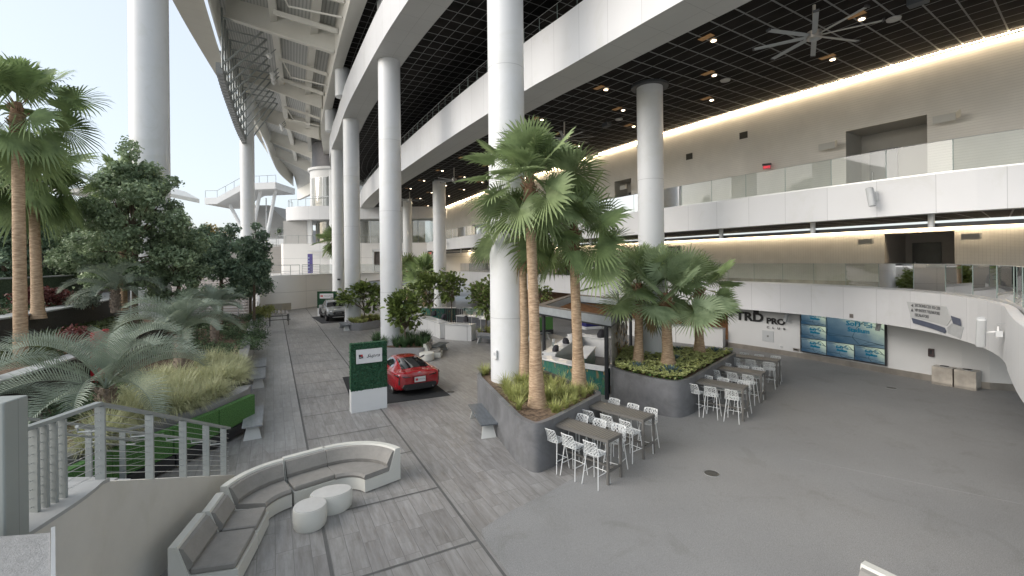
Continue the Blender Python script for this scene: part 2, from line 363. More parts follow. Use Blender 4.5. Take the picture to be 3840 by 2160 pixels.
W3 = crv([(30, 2), (24.5, 7.5), (20.4, 12), (17.6, 15.4), (16.3, 17.2), (15, 19.2), (12.7, 22.7), (9.4, 28), (5.7, 34.6), (1, 43.5), (-3.4, 52.2), (-9, 64.5), (-12, 72)], .8)
W2 = crv([(26, 8), (23, 13), (20.9, 16.6), (20.0, 18.4), (19.1, 20.3), (17.8, 22.6), (15.9, 25.4), (13.2, 29.6), (9.4, 36), (5, 43.6), (.5, 52), (-4.5, 62), (-7.5, 69)], .8)
W1 = crv([(24, 17.8), (21.4, 18), (19.8, 18.25), (18.9, 18.7), (18.2, 19.5), (17.15, 21.4), (15.4, 24.75), (13.15, 28.0)], .5)
Z2b, Z2, Z3b, Z3, Z4b, Z4, Z5b, Z5 = 2.5, 4.0, 6.78, 8.02, 13.0, 15.14, 17.4, 19.5
def gridmat(name, seed):
    m = panelmat(name, (.016, .014, .013), (.22, .22, .218), .85, .62, .06, .85, .5, 1., jv=.034, spec=.12)
    return m
M_grid = gridmat('black_slat_ceiling', 0)
def loftband(c, d0, z0, d1, z1, m, name, parent, flip=False, uA=0, uB=1, smooth=True):
    b = MB(); us = arc(c); b.strip(at_z(off(c, d0), z0), at_z(off(c, d1), z1), uA, uB, us, flip); return b.build(name, m, parent, smooth)
def deck(name, label, c, zb, zt, ds, inner_d, ceil_gap_z, wall=None, floor_d=6., grid_d=None, lip=.12):
    t = thing(name, label, 'balcony deck')
    b = MB(); us = arc(c); z1 = zt
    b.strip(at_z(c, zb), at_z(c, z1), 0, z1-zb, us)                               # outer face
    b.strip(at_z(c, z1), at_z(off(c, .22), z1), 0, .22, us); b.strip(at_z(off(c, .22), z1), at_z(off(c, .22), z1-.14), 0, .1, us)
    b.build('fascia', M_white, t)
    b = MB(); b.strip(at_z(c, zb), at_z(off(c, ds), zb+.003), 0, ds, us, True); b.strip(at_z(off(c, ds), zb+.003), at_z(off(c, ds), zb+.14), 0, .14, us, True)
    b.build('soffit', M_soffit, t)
    g = MB(); k = max(3, int((grid_d-ds)/.9)); rows = [ds+(grid_d-ds)*i/k for i in range(k+1)]
    for i in range(k): g.strip(at_z(off(c, rows[i]), zb+.12), at_z(off(c, rows[i+1]), zb+.12), rows[i], rows[i+1], us, True)
    g.build('ceiling_grid', M_grid, t)
    f = MB(); f.strip(at_z(off(c, .22), zt-.13), at_z(off(c, floor_d), zt-.13), 0, floor_d, us); f.build('deck_floor', pm('deck_screed', (.3, .3, .3), .5, var=.08), t)
    return t
D5 = deck('upper_concourse_deck', 'highest white curved deck band carried by the tall front columns', E5, Z5b, Z5, 1.8, 1.8, 0, floor_d=13, grid_d=15)
D4 = deck('club_deck', 'long white panelled deck band with grey underside above the fan and lit ceiling', E4, Z4b, Z4, 1.75, 1.8, 0, floor_d=14, grid_d=12)
D3 = deck('middle_concourse_deck', 'white panelled balcony band below the cream upper wall', E3, Z3b, Z3, .55, .5, 0, floor_d=7, grid_d=6.5)
D2 = deck('lower_balcony_deck', 'white balcony band sweeping round the right corner above the screens', E2, Z2b, Z2, .35, .3, 0, floor_d=6.5, grid_d=6.5)
# ---------------------------------------------------------------- building walls with warm coves
M_wall3 = panelmat('cream_mosaic_wall', (.69, .675, .635), (.57, .56, .53), 0, .1, .012, .5, .06, 1.2, bump=.25, bscale=45)
M_wall2 = panelmat('fine_brick_wall', (.62, .61, .58), (.48, .47, .46), .12, .06, .009, .5, .07, 1.5, bump=.15, bscale=60)
M_wall1 = pm('painted_wall', (.60, .61, .61), .5, var=.04, scale=.5)
M_skirt = pm('metal_skirting', (.42, .39, .35), .3, metal=.85, var=.25, scale=.9, stretch=(1, 1, .4))
M_cove = emat('warm_cove_light', (1, .78, .50), 19.0)
def wall(name, label, c, z0, z1, m, skirt=.25, cove=True, gaps=(), lint=None, es=None):
    t = thing(name, label, 'wall'); b = MB(); S = arc(c); L = S[-1]; cuts = [0.]+[x for g in gaps for x in g[:2]]+[L]
    for i in range(0, len(cuts), 2):
        q = sub(c, cuts[i], cuts[i+1], .8); us = [cuts[i]+(cuts[i+1]-cuts[i])*k/(len(q)-1) for k in range(len(q))]
        b.strip(at_z(q, z0), at_z(q, z1), z0, z1, us)
        if skirt:
            pass
    for g in gaps:
        q = sub(c, g[0], g[1], .8); us = [g[0]+(g[1]-g[0])*k/(len(q)-1) for k in range(len(q))]
        b.strip(at_z(q, g[2]), at_z(q, z1), g[2], z1, us)
    b.build('wall_face', m, t)
    if skirt:
        b = MB()
        for i in range(0, len(cuts), 2):
            q = off(sub(c, cuts[i], cuts[i+1], .8), -.03); b.strip(at_z(q, z0), at_z(q, z0+skirt), 0, skirt); b.strip(at_z(q, z0+skirt), at_z(off(q, .03), z0+skirt), 0, .03)
        b.build('skirting', M_skirt, t)
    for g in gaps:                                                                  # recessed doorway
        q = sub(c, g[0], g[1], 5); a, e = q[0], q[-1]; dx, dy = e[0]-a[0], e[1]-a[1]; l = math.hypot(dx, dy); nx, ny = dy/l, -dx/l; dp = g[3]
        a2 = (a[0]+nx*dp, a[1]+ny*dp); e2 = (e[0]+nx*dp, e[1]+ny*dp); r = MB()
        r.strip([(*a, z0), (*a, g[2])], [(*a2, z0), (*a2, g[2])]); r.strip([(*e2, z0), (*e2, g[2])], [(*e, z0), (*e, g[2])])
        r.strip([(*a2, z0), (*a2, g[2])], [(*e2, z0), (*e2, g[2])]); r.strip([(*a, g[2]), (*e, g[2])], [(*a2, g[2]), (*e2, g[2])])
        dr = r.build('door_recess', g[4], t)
        dm = MB(); w2 = g[5] if len(g) > 5 else .9
        k0 = .12; c0 = (e2[0]*(1-k0)+a2[0]*k0-nx*.05, e2[1]*(1-k0)+a2[1]*k0-ny*.05)
        dm.box((c0[0]-dx/l*w2/2, c0[1]-dy/l*w2/2, z0+1.1), (w2, .06, 2.2), math.atan2(dy, dx)); dd = dm.build('door', pm('dark_door', (.09, .095, .1), .3, metal=.3), t)
        hm = MB(); hm.tube([(c0[0]-dx/l*.12-nx*.08, c0[1]-dy/l*.12-ny*.08, z0+.9), (c0[0]-dx/l*.12-nx*.08, c0[1]-dy/l*.12-ny*.08, z0+1.25)], .015, 6); hm.build('handle', M_alu, dd)
    if cove:
        q = off(c, -.16); b = MB(); b.strip(at_z(off(c, -.05), z1+.045), at_z(off(c, -.12), z1+.045), 0, .1, None, False); b.build('cove_light', es or M_cove, t)
    return t
s3 = lambda p: near_s(W3, p); s2 = lambda p: near_s(W2, p)
gA = sorted([s3((16.0, 17.65)), s3((14.55, 19.9))]); gB = sorted([s3((8.0, 30.5)), s3((7.2, 31.9))])
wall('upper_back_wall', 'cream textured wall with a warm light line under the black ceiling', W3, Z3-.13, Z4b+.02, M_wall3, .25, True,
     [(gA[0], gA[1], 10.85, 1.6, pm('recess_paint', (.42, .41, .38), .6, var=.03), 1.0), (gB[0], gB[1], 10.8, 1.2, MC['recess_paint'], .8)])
gC = sorted([s2((19.3, 20.0)), s2((18.05, 22.2))]); gD = sorted([s2((11.8, 31.9)), s2((10.7, 33.8))])
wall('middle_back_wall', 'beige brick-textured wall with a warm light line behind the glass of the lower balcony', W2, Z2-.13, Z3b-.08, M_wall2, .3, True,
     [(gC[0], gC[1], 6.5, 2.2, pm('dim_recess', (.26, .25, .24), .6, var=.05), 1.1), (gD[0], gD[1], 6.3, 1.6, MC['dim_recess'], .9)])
w1 = wall('lower_front_wall', 'smooth white wall with metal skirting that carries the video screens', W1, 0, 2.62, M_wall1, .28, False)
# the wall's return and the bar behind it, further along
b = MB(); b.strip([(13.15, 28.0, 0), (13.15, 28.0, 2.6)], [(14.6, 29.6, 0), (14.6, 29.6, 2.6)]); b.build('wall_return', M_wall1, w1)
W0 = crv([(14.6, 29.6), (13.2, 32.5), (9.5, 38.5), (5.6, 45), (1.5, 52.5), (-3, 61), (-6, 67)], .9)
M_wood = pm('warm_wood_panel', (.22, .11, .05), .4, var=.35, scale=1.2, stretch=(1, 1, 8))
wall('bar_back_wall', 'dark timber back wall of the ground floor bars under the lower balcony', W0, 0, 2.6, M_wood, 0, True, es=emat('amber_cove', (1, .6, .25), 3.0))
# ---------------------------------------------------------------- balustrades
def balustrade(name, label, c, z, h, s0, s1, L=1.5, rail=False, topw=.02):
    t = thing(name, label, 'glass railing'); n = int((s1-s0)/L); pts = [on_curve(c, s0+L*i)[0] for i in range(n+1)]
    for i in range(n):
        a, b = pts[i], pts[i+1]; dx, dy = b[0]-a[0], b[1]-a[1]; l = math.hypot(dx, dy); g = .012
        m = MB(); p = (a[0]+dx/l*g, a[1]+dy/l*g); q = (b[0]-dx/l*g, b[1]-dy/l*g)
        m.strip([(*p, z), (*q, z)], [(*p, z+h), (*q, z+h)]); m.build('glass_panel', M_glass, t)
    for a in pts: e = MB(); e.box((a[0], a[1], z+h/2), (.018, .014, h-.01)); e.build('glass_joint', M_edge, t)
    m = MB(); q = [(*p, z+h) for p in pts]; m.tube(q, topw/2, 4); m.build('top_edge', M_alu if not rail else M_gpaint, t)
    m = MB(); us = None; m.strip([(*p, z-.02) for p in off(pts, -.03)], [(*p, z+.07) for p in off(pts, -.03)]); m.strip([(*p, z+.07) for p in off(pts, -.03)], [(*p, z+.07) for p in off(pts, .03)]); m.build('base_channel', M_alu, t)
    return t
c2 = off(E2, .3); S2 = arc(c2)
balustrade('glass_balustrade', 'clear glass railing of the lower balcony curving round to the right edge', c2, Z2, 1.1, near_s(c2, (9.9, 8.4)), near_s(c2, (-8, 63)), 1.55)
c3 = off(E3, .2); balustrade('glass_balustrade', 'reflective glass railing on the middle deck in front of the cream wall', c3, Z3, 1.07, near_s(c3, (20, 8.5)), near_s(c3, (-11, 62)), 1.7)
c4 = off(E4, .35); balustrade('glass_balustrade', 'glass railing with dark background on the deck above the big soffit', c4, Z4, .95, near_s(c4, (8, 9.6)), near_s(c4, (-22, 67)), 1.25)
c5 = off(E5, .4); balustrade('glass_balustrade', 'uppermost glass railing behind the highest white band', c5, Z5, 1.0, near_s(c5, (-3, 18)), near_s(c5, (-23, 62)), 1.6)
# top floor ceiling seen above the highest band
E6 = off(E5, .9)
t = thing('top_canopy_ceiling', 'strip of black grid ceiling above the highest white deck band', 'ceiling'); b = MB(); us = arc(E6)
for i in range(9): b.strip(at_z(off(E6, -1.5+1.5*i), 21.75), at_z(off(E6, 1.5*i), 21.75), 1.5*i, 1.5*i+1.5, us, True)
b.build('ceiling_grid', M_grid, t)
# upper inner wall masses that close the building behind the decks
M_shell = pm('shell_dark', (.12, .115, .11), .7, var=.1)
for nm, lb_, c, dd, z0, z1 in (('inner_wall', 'dark inner wall behind the club deck, high on the right', E4, 13.8, Z4-.1, Z5b+.2), ('inner_wall', 'dark inner wall behind the highest deck', E5, 12.8, Z5-.1, 21.8)):
    b = MB(); us = arc(c); b.strip(at_z(off(c, dd), z0), at_z(off(c, dd), z1), 0, z1-z0, us); tag(b.build(nm, M_shell), lb_, 'wall')
# ---------------------------------------------------------------- round columns
def column(label, x, y, r, z0, z1, group=None, joints=()):
    t = thing('round_column', label, 'column', (x, y, 0), 0, group); b = MB(); n = 40; zs = [z0, z1]
    b.tube([(0, 0, z0), (0, 0, z1)], r, n); b.build('shaft', M_col, t, True)
    j = MB()
    for z in joints: j.tube([(0, 0, z-.008), (0, 0, z+.008)], r+.004, n, False)
    if joints: j.build('joint_line', pm('joint_grey', (.42, .43, .44), .5, var=.02), t, True)
    return t
g1 = 'tall white columns in a row under the highest deck'
column('tall white column rising from the palm planter, widest in the middle of the view', -.15, 16.4, .645, 1.0, 23, g1, (3.4, 8.2, 12.2))
column('tall white column behind the red car and its planter', -7.25, 27.5, .645, 0, Z5b, g1, (3.6, 8.4, 12.6))
column('tall white column in the planter beside the grey truck', -13.5, 38.8, .645, 0, Z5b, g1, (3.6, 8.4, 12.6))
column('tall white column behind the grey truck, left of the planter one', -18.6, 49.2, .645, 0, Z5b, g1, (8.4,))
column('farthest tall white column, beside the far palm', -23.2, 60, .6, 0, Z5b, g1, ())
g2 = 'white columns standing under the club deck ceiling'
column('white column rising from the succulent planter to the black ceiling', 6.2, 20.4, .56, 1.0, Z4b+.1, g2, (4.3, 8.9))
column('white column under the club ceiling, hidden behind the palm-planter column', -.35, 32.4, .56, 0, Z4b+.1, g2, (4.3, 8.9))
column('white column behind the white service counter, under the ceiling fan', -7.0, 44.5, .62, 0, Z4b+.1, g2, (4.3,))
column('distant white column under the club ceiling beside a far ceiling fan', -12.9, 56.8, .56, 0, Z4b+.1, g2, ())
for (x, y, r, z0, z1, l) in ((-7.9, 29.0, .45, Z5-.1, 21.75, 'short white column standing on the highest deck, nearest one'), (-14.2, 38.9, .62, Z5-.1, 21.75, 'short white column standing on the highest deck, middle one'), (-19.2, 49.1, .62, Z5-.1, 21.75, 'short white column standing on the highest deck, farthest one')):
    column(l, x, y, r, z0, z1, 'short columns on the highest deck')
column('giant roof column at the left against the sky, rising from the trees', -23.6, 30.0, 1.07, .5, 42, 'giant columns carrying the roof')
column('giant roof column meeting the roof edge, beside the hanging truss', -33.0, 57.4, .8, .5, 26.2, 'giant columns carrying the roof')
c_ = MB(); c_.cyl((0, 0, -.09), .8, .1, 36); cc = c_.build('collar_plate', pm('dark_collar', (.06, .065, .07), .5, var=.1)); tag(cc, 'dark round collar plate where the planter column meets the black ceiling', 'ceiling plate'); cc.location = (6.2, 20.4, Z4b+.1)
# ---------------------------------------------------------------- great roof canopy
M_roofp = pm('roof_paint', (.72, .71, .66), .55, var=.04, scale=.4)
M_roofs = panelmat('roof_soffit_boards', (.66, .64, .58), (.5, .48, .43), 1.4, 0, .02, .6, .03, .3)
M_rib = panelmat('corrugated_deck', (.60, .61, .60), (.42, .43, .43), 0, .32, .12, .5, .04, .5)
IL = crv([(-7.4, 23.6), (-9.8, 28.3), (-14.1, 36.9), (-19.9, 48.9), (-23.8, 57.5), (-30.2, 74.4), (-37, 90), (-46, 106), (-55, 118)], 1.2)
IRr = crv([(-6.3, 23.6), (-8.8, 28.4), (-13.1, 36.6), (-18.7, 48.2), (-22.4, 57), (-28.8, 74), (-35.5, 90), (-45, 106), (-54.5, 118.5)], 1.2)
OR = crv([(-18.4, 26.2), (-22.7, 34.8), (-25.1, 39.6), (-27.5, 44.5), (-32.4, 55.2), (-37, 67.3), (-41, 77.2), (-46, 88.6), (-51.6, 102.5), (-56.7, 119.6)], 1.2)
OE = crv([(-21.4, 26), (-25.5, 34.7), (-29.5, 44.4), (-34.6, 57.5), (-38.4, 68), (-42, 77.6)], 1.2)
NR = 90
def rs(c, n=NR, a=0., b=1.): S = arc(c)[-1]; return [on_curve(c, S*(a+(b-a)*i/(n-1)))[0] for i in range(n)]
def zin(p): return 0.
t = thing('roof_canopy', 'huge pale curved stadium roof overhead with ribbed underside and radial beams', 'roof')
a, o_ = rs(IL), rs(OR)
def rp(i, f, z): return (a[i][0]*(1-f)+o_[i][0]*f, a[i][1]*(1-f)+o_[i][1]*f, z)
b = MB(); us = arc(a)
for k in range(6):
    f0, f1 = k/6, (k+1)/6; b.strip([rp(i, f0, 24.3+4.2*f0) for i in range(NR)], [rp(i, f1, 24.3+4.2*f1) for i in range(NR)], f0*11, f1*11, us, False)
b.build('roof_deck', M_rib, t)
b = MB()
for i in range(0, NR-1):
    pass
b.strip([(p[0], p[1], 24.6) for p in rs(IL)], [(p[0], p[1], 21.6) for p in rs(IL)]); b.strip([(p[0], p[1], 21.6) for p in rs(IL)], [(p[0], p[1], 21.6) for p in rs(IRr)]); b.strip([(p[0], p[1], 21.6) for p in rs(IRr)], [(p[0], p[1], 24.6) for p in rs(IRr)])
b.build('inner_ring_beam', M_roofp, t, True)
b = MB(); oo = rs(OR); o2 = rs(off(OR, -.18))
b.strip([(p[0], p[1], 25.4) for p in oo], [(p[0], p[1], 28.8) for p in oo]); b.strip([(p[0], p[1], 25.4) for p in o2], [(p[0], p[1], 25.4) for p in oo]); b.strip([(p[0], p[1], 28.8) for p in o2], [(p[0], p[1], 25.4) for p in o2])
b.build('outer_ring_beam', M_roofp, t, True)
b = MB(); e1, e2 = rs(off(OR, -.5), 60, 0, .66), rs(OE, 60); b.strip([(p[0], p[1], 25.75) for p in e1], [(p[0], p[1], 25.4) for p in e2]); b.strip([(p[0], p[1], 25.4) for p in e2], [(p[0]-.1, p[1], 27.4) for p in e2])
b.build('outer_soffit', M_roofs, t, True)
def beamseg(b, p, q, w_, hp, hq=None):
    hq = hq or hp; dx, dy = q[0]-p[0], q[1]-p[1]; l = math.hypot(dx, dy); nx, ny = -dy/l*w_/2, dx/l*w_/2; r = []
    for (c, h) in ((p, hp), (q, hq)): r.append([(c[0]-nx, c[1]-ny, c[2]), (c[0]+nx, c[1]+ny, c[2]), (c[0]+nx, c[1]+ny, c[2]+h), (c[0]-nx, c[1]-ny, c[2]+h)])
    b.rings(r, True, True)
ribs = [((-19.2, 27.9), (-8.4, 25.9)), ((-24.2, 39.4), (-13.9, 36.9)), ((-30.2, 53.5), (-20.4, 50)), ((-36.6, 67.5), (-26.0, 62.6)), ((-41.6, 79.8), (-31.5, 76)), ((-46.4, 90.6), (-37.4, 90.5))]
def ribpts(r, f): return (r[1][0]*(1-f)+r[0][0]*f, r[1][1]*(1-f)+r[0][1]*f)
for r in ribs:
    b = MB(); p, q = r[1], r[0]; beamseg(b, (*p, 22.2), (*q, 26.5), .45, 2.2, 2.1); beamseg(b, (*p, 22.1), (*q, 26.4), .9, .14); b.build('roof_rib', M_roofp, t)
for f in (.2, .56):
    b = MB(); P = [ribpts(r, f) for r in ribs]; z0 = 22.3+4.2*f
    for i in range(len(P)-1): beamseg(b, (*P[i], z0+.75), (*P[i+1], z0+.75), .55, 1.3)
    b.build('roof_purlin', M_roofp, t)
for (i, f0) in ((1, .25), (2, .3), (0, .25)):                                    # thin pipes slung under the deck
    A, B = ribs[i], ribs[i+1]; m_ = lambda k, f: tuple(ribpts(A, f)[j]*(1-k)+ribpts(B, f)[j]*k for j in (0, 1))
    b = MB(); b.tube([(*m_(.3, .5), 24.0), (*m_(.5, .42), 23.5), (*m_(.5, .03), 22.2)], .07, 6); b.build('service_pipe', M_roofp, t)
    b = MB(); beamseg(b, (*m_(.75, .02), 22.4), (*m_(.75, .54), 24.6), .3, .35); beamseg(b, (*m_(.42, .02), 22.6), (*m_(.42, .54), 24.8), .25, .3); b.build('cross_brace', M_roofp, t)
# floodlights clamped to the purlin
for i, (k, n) in enumerate(((.25, 1), (.55, 3), (1.8, 3))):
    r0 = ribs[1+int(k)]; r1 = ribs[2+int(k)]; kk = k-int(k)
    for j in range(n):
        q = kk+j*.07; P = tuple(ribpts(r0, .62)[m_]*(1-q)+ribpts(r1, .62)[m_]*q for m_ in (0, 1))
        b = MB(); b.tube([(P[0], P[1], 24.4), (P[0]-.18, P[1]-.15, 24.2)], [.2, .26], 12); h = b.build('lamp_head', M_whitep)
        ft = thing('floodlight', ('single floodlight on the second roof bay', 'upper floodlight of the trio under the roof purlin', 'middle floodlight of the trio under the roof purlin', 'lower floodlight of the trio under the roof purlin', 'first floodlight of the far cluster under the roof', 'second floodlight of the far cluster under the roof', 'third floodlight of the far cluster under the roof')[(0, 1, 4)[i]+j], 'floodlight', group='floodlights under the roof')
        h.parent = ft; m2 = MB(); m2.tube([(P[0], P[1], 24.5), (P[0]+.35, P[1]+.2, 25.0)], .05, 6); m2.build('bracket', M_gpaint, ft)
# hanging lattice truss along the roof edge
t = thing('hanging_truss', 'grey steel lattice of slanted struts hanging along the roof edge by the giant column', 'steel truss')
S = near_s(OR, (-24.6, 38.6)); E_ = near_s(OR, (-33.4, 58)); n = 11; low = []
for i in range(n):
    s = S+(E_-S)*i/(n-1); (x, y), an = on_curve(OR, s, .35); (x2, y2), _ = on_curve(OR, s+.6, 3.6); zb = 21.9-1.5*i/(n-1)
    b = MB(); b.tube([(x, y, 27), (x, y, zb)], .09, 6); b.tube([(x, y, zb+.3), (x2, y2, 26.2)], .09, 6); b.tube([(x2, y2, 26.2), (x, y, 26.2)], .07, 6); b.build('strut_frame', M_gpaint, t); low.append((x, y, zb))
for z_ in (.2, 1.4, 2.6):
    b = MB(); b.tube([(p[0]-.15, p[1], p[2]+z_) for p in low], .1, 6); b.build('bottom_chord', M_gpaint, t)
b = MB()
for i in range(n-1):
    for k in range(3):
        f = (k+.5)/3; p = Vector(low[i])*(1-f)+Vector(low[i+1])*f; b.box((p.x-.3, p.y, p.z+.1), (.5, .5, .9), .5)
b.build('louvre_boxes', pm('mid_grey_metal', (.34, .35, .35), .45, metal=.4, var=.1), t)
# ---------------------------------------------------------------- end tower with glass corners
M_tglass = glassmat('tower_glass', (.75, .8, .78), .03, .22, .35, (.42, .44, .40))
M_conc = pm('pale_concrete', (.66, .655, .635), .7, var=.05, scale=.6, bump=.1, bscale=8)
M_stone = panelmat('brown_grey_panels', (.30, .285, .265), (.22, .21, .2), 1.2, .6, .02, .6, .06, .5)
M_wp2 = panelmat('white_wall_panels', (.80, .79, .765), (.42, .42, .41), 5.6, 2.0, .03, .55, .03, .4)
def ribbon(b, c, z0, z1, m=None, inn=None):
    us = arc(c); b.strip(at_z(c, z0), at_z(c, z1), z0, z1, us)
    if inn: b.strip(at_z(c, z1), at_z(off(c, -inn), z1)); b.strip(at_z(off(c, -inn), z0), at_z(c, z0))
t = thing('end_tower', 'white rounded tower with curved glass and terraces at the far end', 'building')
TC = crv([(-30.5, 80), (-32.6, 74), (-33.4, 69.5), (-32.6, 66.4), (-30, 65), (-26, 64.6), (-20, 64.5), (-12, 64.5), (-2, 66)], .7)
b = MB(); ribbon(b, TC, 11.5, 13.4, inn=5); b.build('terrace_band', M_white, t, True)
GC = crv([(-28.5, 80), (-30.6, 73), (-30.4, 69.3), (-28.6, 67.4), (-25, 66.9), (-18, 66.8), (-8, 67)], .7)
b = MB(); ribbon(b, GC, 17.9, 19.3, inn=4); b.build('cap_band', M_whitep, t, True); b = MB(); c_ = off(GC, .3); ribbon(b, c_, 19.1, 19.45, inn=4); b.build('cap_rim', M_whitep, t, True)
b = MB(); ribbon(b, sub(GC, 0, near_s(GC, (-29.6, 68.2))), 13.3, 18); b.build('corner_wall', M_whitep, t, True)
gq = sub(GC, near_s(GC, (-29.6, 68.2)), near_s(GC, (-10, 67)))
b = MB(); ribbon(b, gq, 13.3, 18); b.build('upper_glass', M_tglass, t, True)
b = MB(); s0_ = near_s(GC, (-29.4, 68.1))
for k in range(8):
    (x, y), an = on_curve(GC, s0_+2.1*k, -.05); b.box((x, y, 15.6), (.09, .12, 4.7), an)
b.box((-20, 66.7, 15.0), (18, .08, .08)); b.build('mullions', M_alu, t)
b = MB(); b.cyl((-26, 74, 19.3), 5.6, 4.5, 40); b.build('dark_drum', pm('dark_drum_metal', (.05, .05, .055), .45, metal=.4, var=.15), t, True)
b = MB(); b.box((-14, 73, 21.2), (22, 8, 4.2)); b.build('dark_attic', M_dark, t)
b = MB(); b.strip([(-33.1, 69, 8), (-33.1, 69, 11.5)], [(-33.0, 66.3, 8), (-33.0, 66.3, 11.5)]); b.strip([(-33.0, 66.3, 8), (-33.0, 66.3, 11.5)], [(-29.6, 66.3, 8), (-29.6, 66.3, 11.5)]); b.build('grey_wall', pm('mid_grey_wall', (.42, .415, .40), .6, var=.04), t)  # even mid grey on the left part of the wall
b = MB(); b.box((-29.3, 66.5, 9.8), (.8, .3, 3.6)); b.build('white_pier', M_whitep, t)
lg = crv([(-28.9, 68.6), (-28.3, 66.9), (-26, 66.3), (-20, 66.3), (-8, 66.3)], .6); b = MB(); ribbon(b, lg, 7.9, 11.6); b.build('lower_glass', M_tglass, t, True)
b = MB()
for k in range(9): (x, y), an = on_curve(lg, .6+2.3*k, -.05); b.box((x, y, 9.75), (.08, .1, 3.7), an)
b.build('mullions', M_alu, t)
b = MB(); b.box((-22, 71.5, 10), (17, .2, 4)); b.box((-22, 74, 15.6), (14, .2, 4.4)); b.build('room_back', pm('room_beige', (.40, .38, .31), .7, var=.3, scale=.5), t)
b = MB(); b.box((-16, 68.3, 7.93), (36, 7.4, .16)); b.build('terrace_floor', M_conc, t)
def metalrail(name, label, pts, h=1.1, post=1.8, slats=0, parent=None, r=.025):
    t = parent or thing(name, label, 'railing'); P = [Vector(p) for p in pts]
    for i in range(len(P)-1):
        n = max(1, round((P[i+1]-P[i]).length/post))
        for k in range(n+(1 if i == len(P)-2 else 0)):
            q = P[i].lerp(P[i+1], k/n); b = MB(); b.tube([q, q+Vector((0, 0, h))], r*1.2, 6); b.build('post', M_gpaint, t)
    b = MB(); b.tube([p+Vector((0, 0, h)) for p in P], r*1.4, 6); b.build('top_rail', M_gpaint, t)
    for k in range(slats):
        b = MB(); b.tube([p+Vector((0, 0, h*(k+.6)/(slats+.6))) for p in P], r*.8, 4); b.build('rail_bar', M_gpaint, t)
    return t
metalrail('terrace_railing', 'thin railing on the rounded tower terrace', [(*p, 13.4) for p in sub(off(TC, -.3), near_s(TC, (-33.4, 69.5)), near_s(TC, (-22, 64.5)), 1.2)], 1.1, 1.5)
M_paleglass = glassmat('pale_rail_glass', (.9, .93, .92), .05, .06, .3, (.6, .62, .61))
# far walls, level by level
FW = crv([(-28.5, 51.2), (-26.6, 52.0), (-25.1, 53.6), (-24.2, 56.2), (-22.6, 58.6), (-19.5, 60), (-14, 61.5), (-8, 64)], .6)
t = thing('far_plaza_wall', 'pale panelled wall closing the far end of the plaza behind the grey truck', 'wall'); b = MB(); ribbon(b, FW, 0, 4.0, inn=.5); b.build('wall_face', M_wp2, t, True)
b = MB(); b.v = [(-28.5, 51.2, 3.96), (-25.1, 53.6, 3.96), (-22.6, 58.6, 3.96), (-8, 63.8, 3.96), (-2, 70, 3.96), (-40, 70, 3.96), (-40, 51, 3.96)]; b.face(range(7)); b.build('terrace_floor', M_conc, t)
metalrail('far_railing', 'grey post railing on top of the far plaza wall, left part', [(-28.4, 51.6, 4.0), (-26.4, 52.4, 4.0), (-25.0, 54.0, 4.0)], 1.15, 1.3, 1)
metalrail('far_railing', 'slatted grey railing on top of the far plaza wall beside the purple banner', [(-24.9, 54.4, 4.0), (-23.9, 57.0, 4.0)], 1.15, 1.4, 5)
t = thing('far_glass_rail', 'pale glass railing on top of the far plaza wall behind the small palm', 'glass railing')
q = sub(off(FW, -.25), near_s(FW, (-23.9, 57.0)), near_s(FW, (-10, 63))); b = MB(); ribbon(b, q, 4.0, 5.15); b.build('glass_panel', M_paleglass, t)
t = thing('upper_terrace_wall', 'upper end wall, brown-grey on the left and white panels on the right', 'wall')
b = MB(); ribbon(b, [(-40, 62.5), (-36, 63.4), (-31.9, 63.4)], 3.9, 7.7); b.build('stone_part', M_stone, t)
b = MB(); ribbon(b, [(-31.9, 63.4), (-31.4, 63.0), (-26, 63.2), (-20, 63.6), (-12, 64), (-2, 66)], 3.9, 8.05, inn=.6); b.build('white_part', M_wp2, t)
b = MB(); b.box((-25.5, 62.9, 7.0), (5, .12, .16)); b.box((-25.0, 62.9, 6.45), (5, .12, .1)); b.build('ledge', M_whitep, t)
metalrail('terrace_rail', 'slatted railing on the upper terrace above the brown-grey wall', [(-40, 62.6, 7.7), (-36, 63.5, 7.7), (-32.6, 63.5, 7.7)], 1.15, 1.5, 5)
metalrail('terrace_rail', 'plain railing on the upper terrace above the white wall', [(-32.4, 63.6, 8.0), (-31.2, 63.3, 8.0), (-26, 63.5, 8.0), (-20, 63.9, 8.0), (-14, 64.1, 8.0)], 1.15, 1.6)
# white opening with a counter at the end of the hall, between the columns
t = thing('serving_window', 'white framed opening with an interior seen between two far columns', 'window')
b = MB(); b.box((-17.0, 63.3, 7.0), (4.4, .5, .35)); b.box((-19.1, 63.3, 5.5), (.22, .5, 3.0)); b.box((-14.9, 63.3, 5.5), (.3, .5, 3.0)); b.box((-16.2, 63.3, 5.3), (.14, .4, 2.7)); b.build('frame', M_whitep, t)
b = MB(); b.box((-17.8, 63.45, 5.4), (2.4, .2, 2.9)); b.box((-15.5, 63.45, 5.4), (1.1, .2, 2.9)); b.build('dark_room', pm('brown_room', (.14, .12, .11), .6, var=.3, scale=1), t)
b = MB(); b.box((-17.2, 62.9, 4.5), (3.2, .3, .9)); b.build('counter', M_whitep, t)
t = thing('banner_post', 'narrow purple banner sign standing on the far upper terrace', 'banner'); b = MB(); b.box((-26.4, 60.0, 5.3), (.62, .12, 2.5)); b.build('panel', pm('purple_print', (.10, .08, .26), .5, var=.15, scale=4), t)
b = MB()
for k in range(5): b.box((-26.55, 59.93, 4.35+k*.42), (.16, .02, .2))
b.build('pale_marks', pm('pale_blue_print', (.35, .42, .6), .5), t)
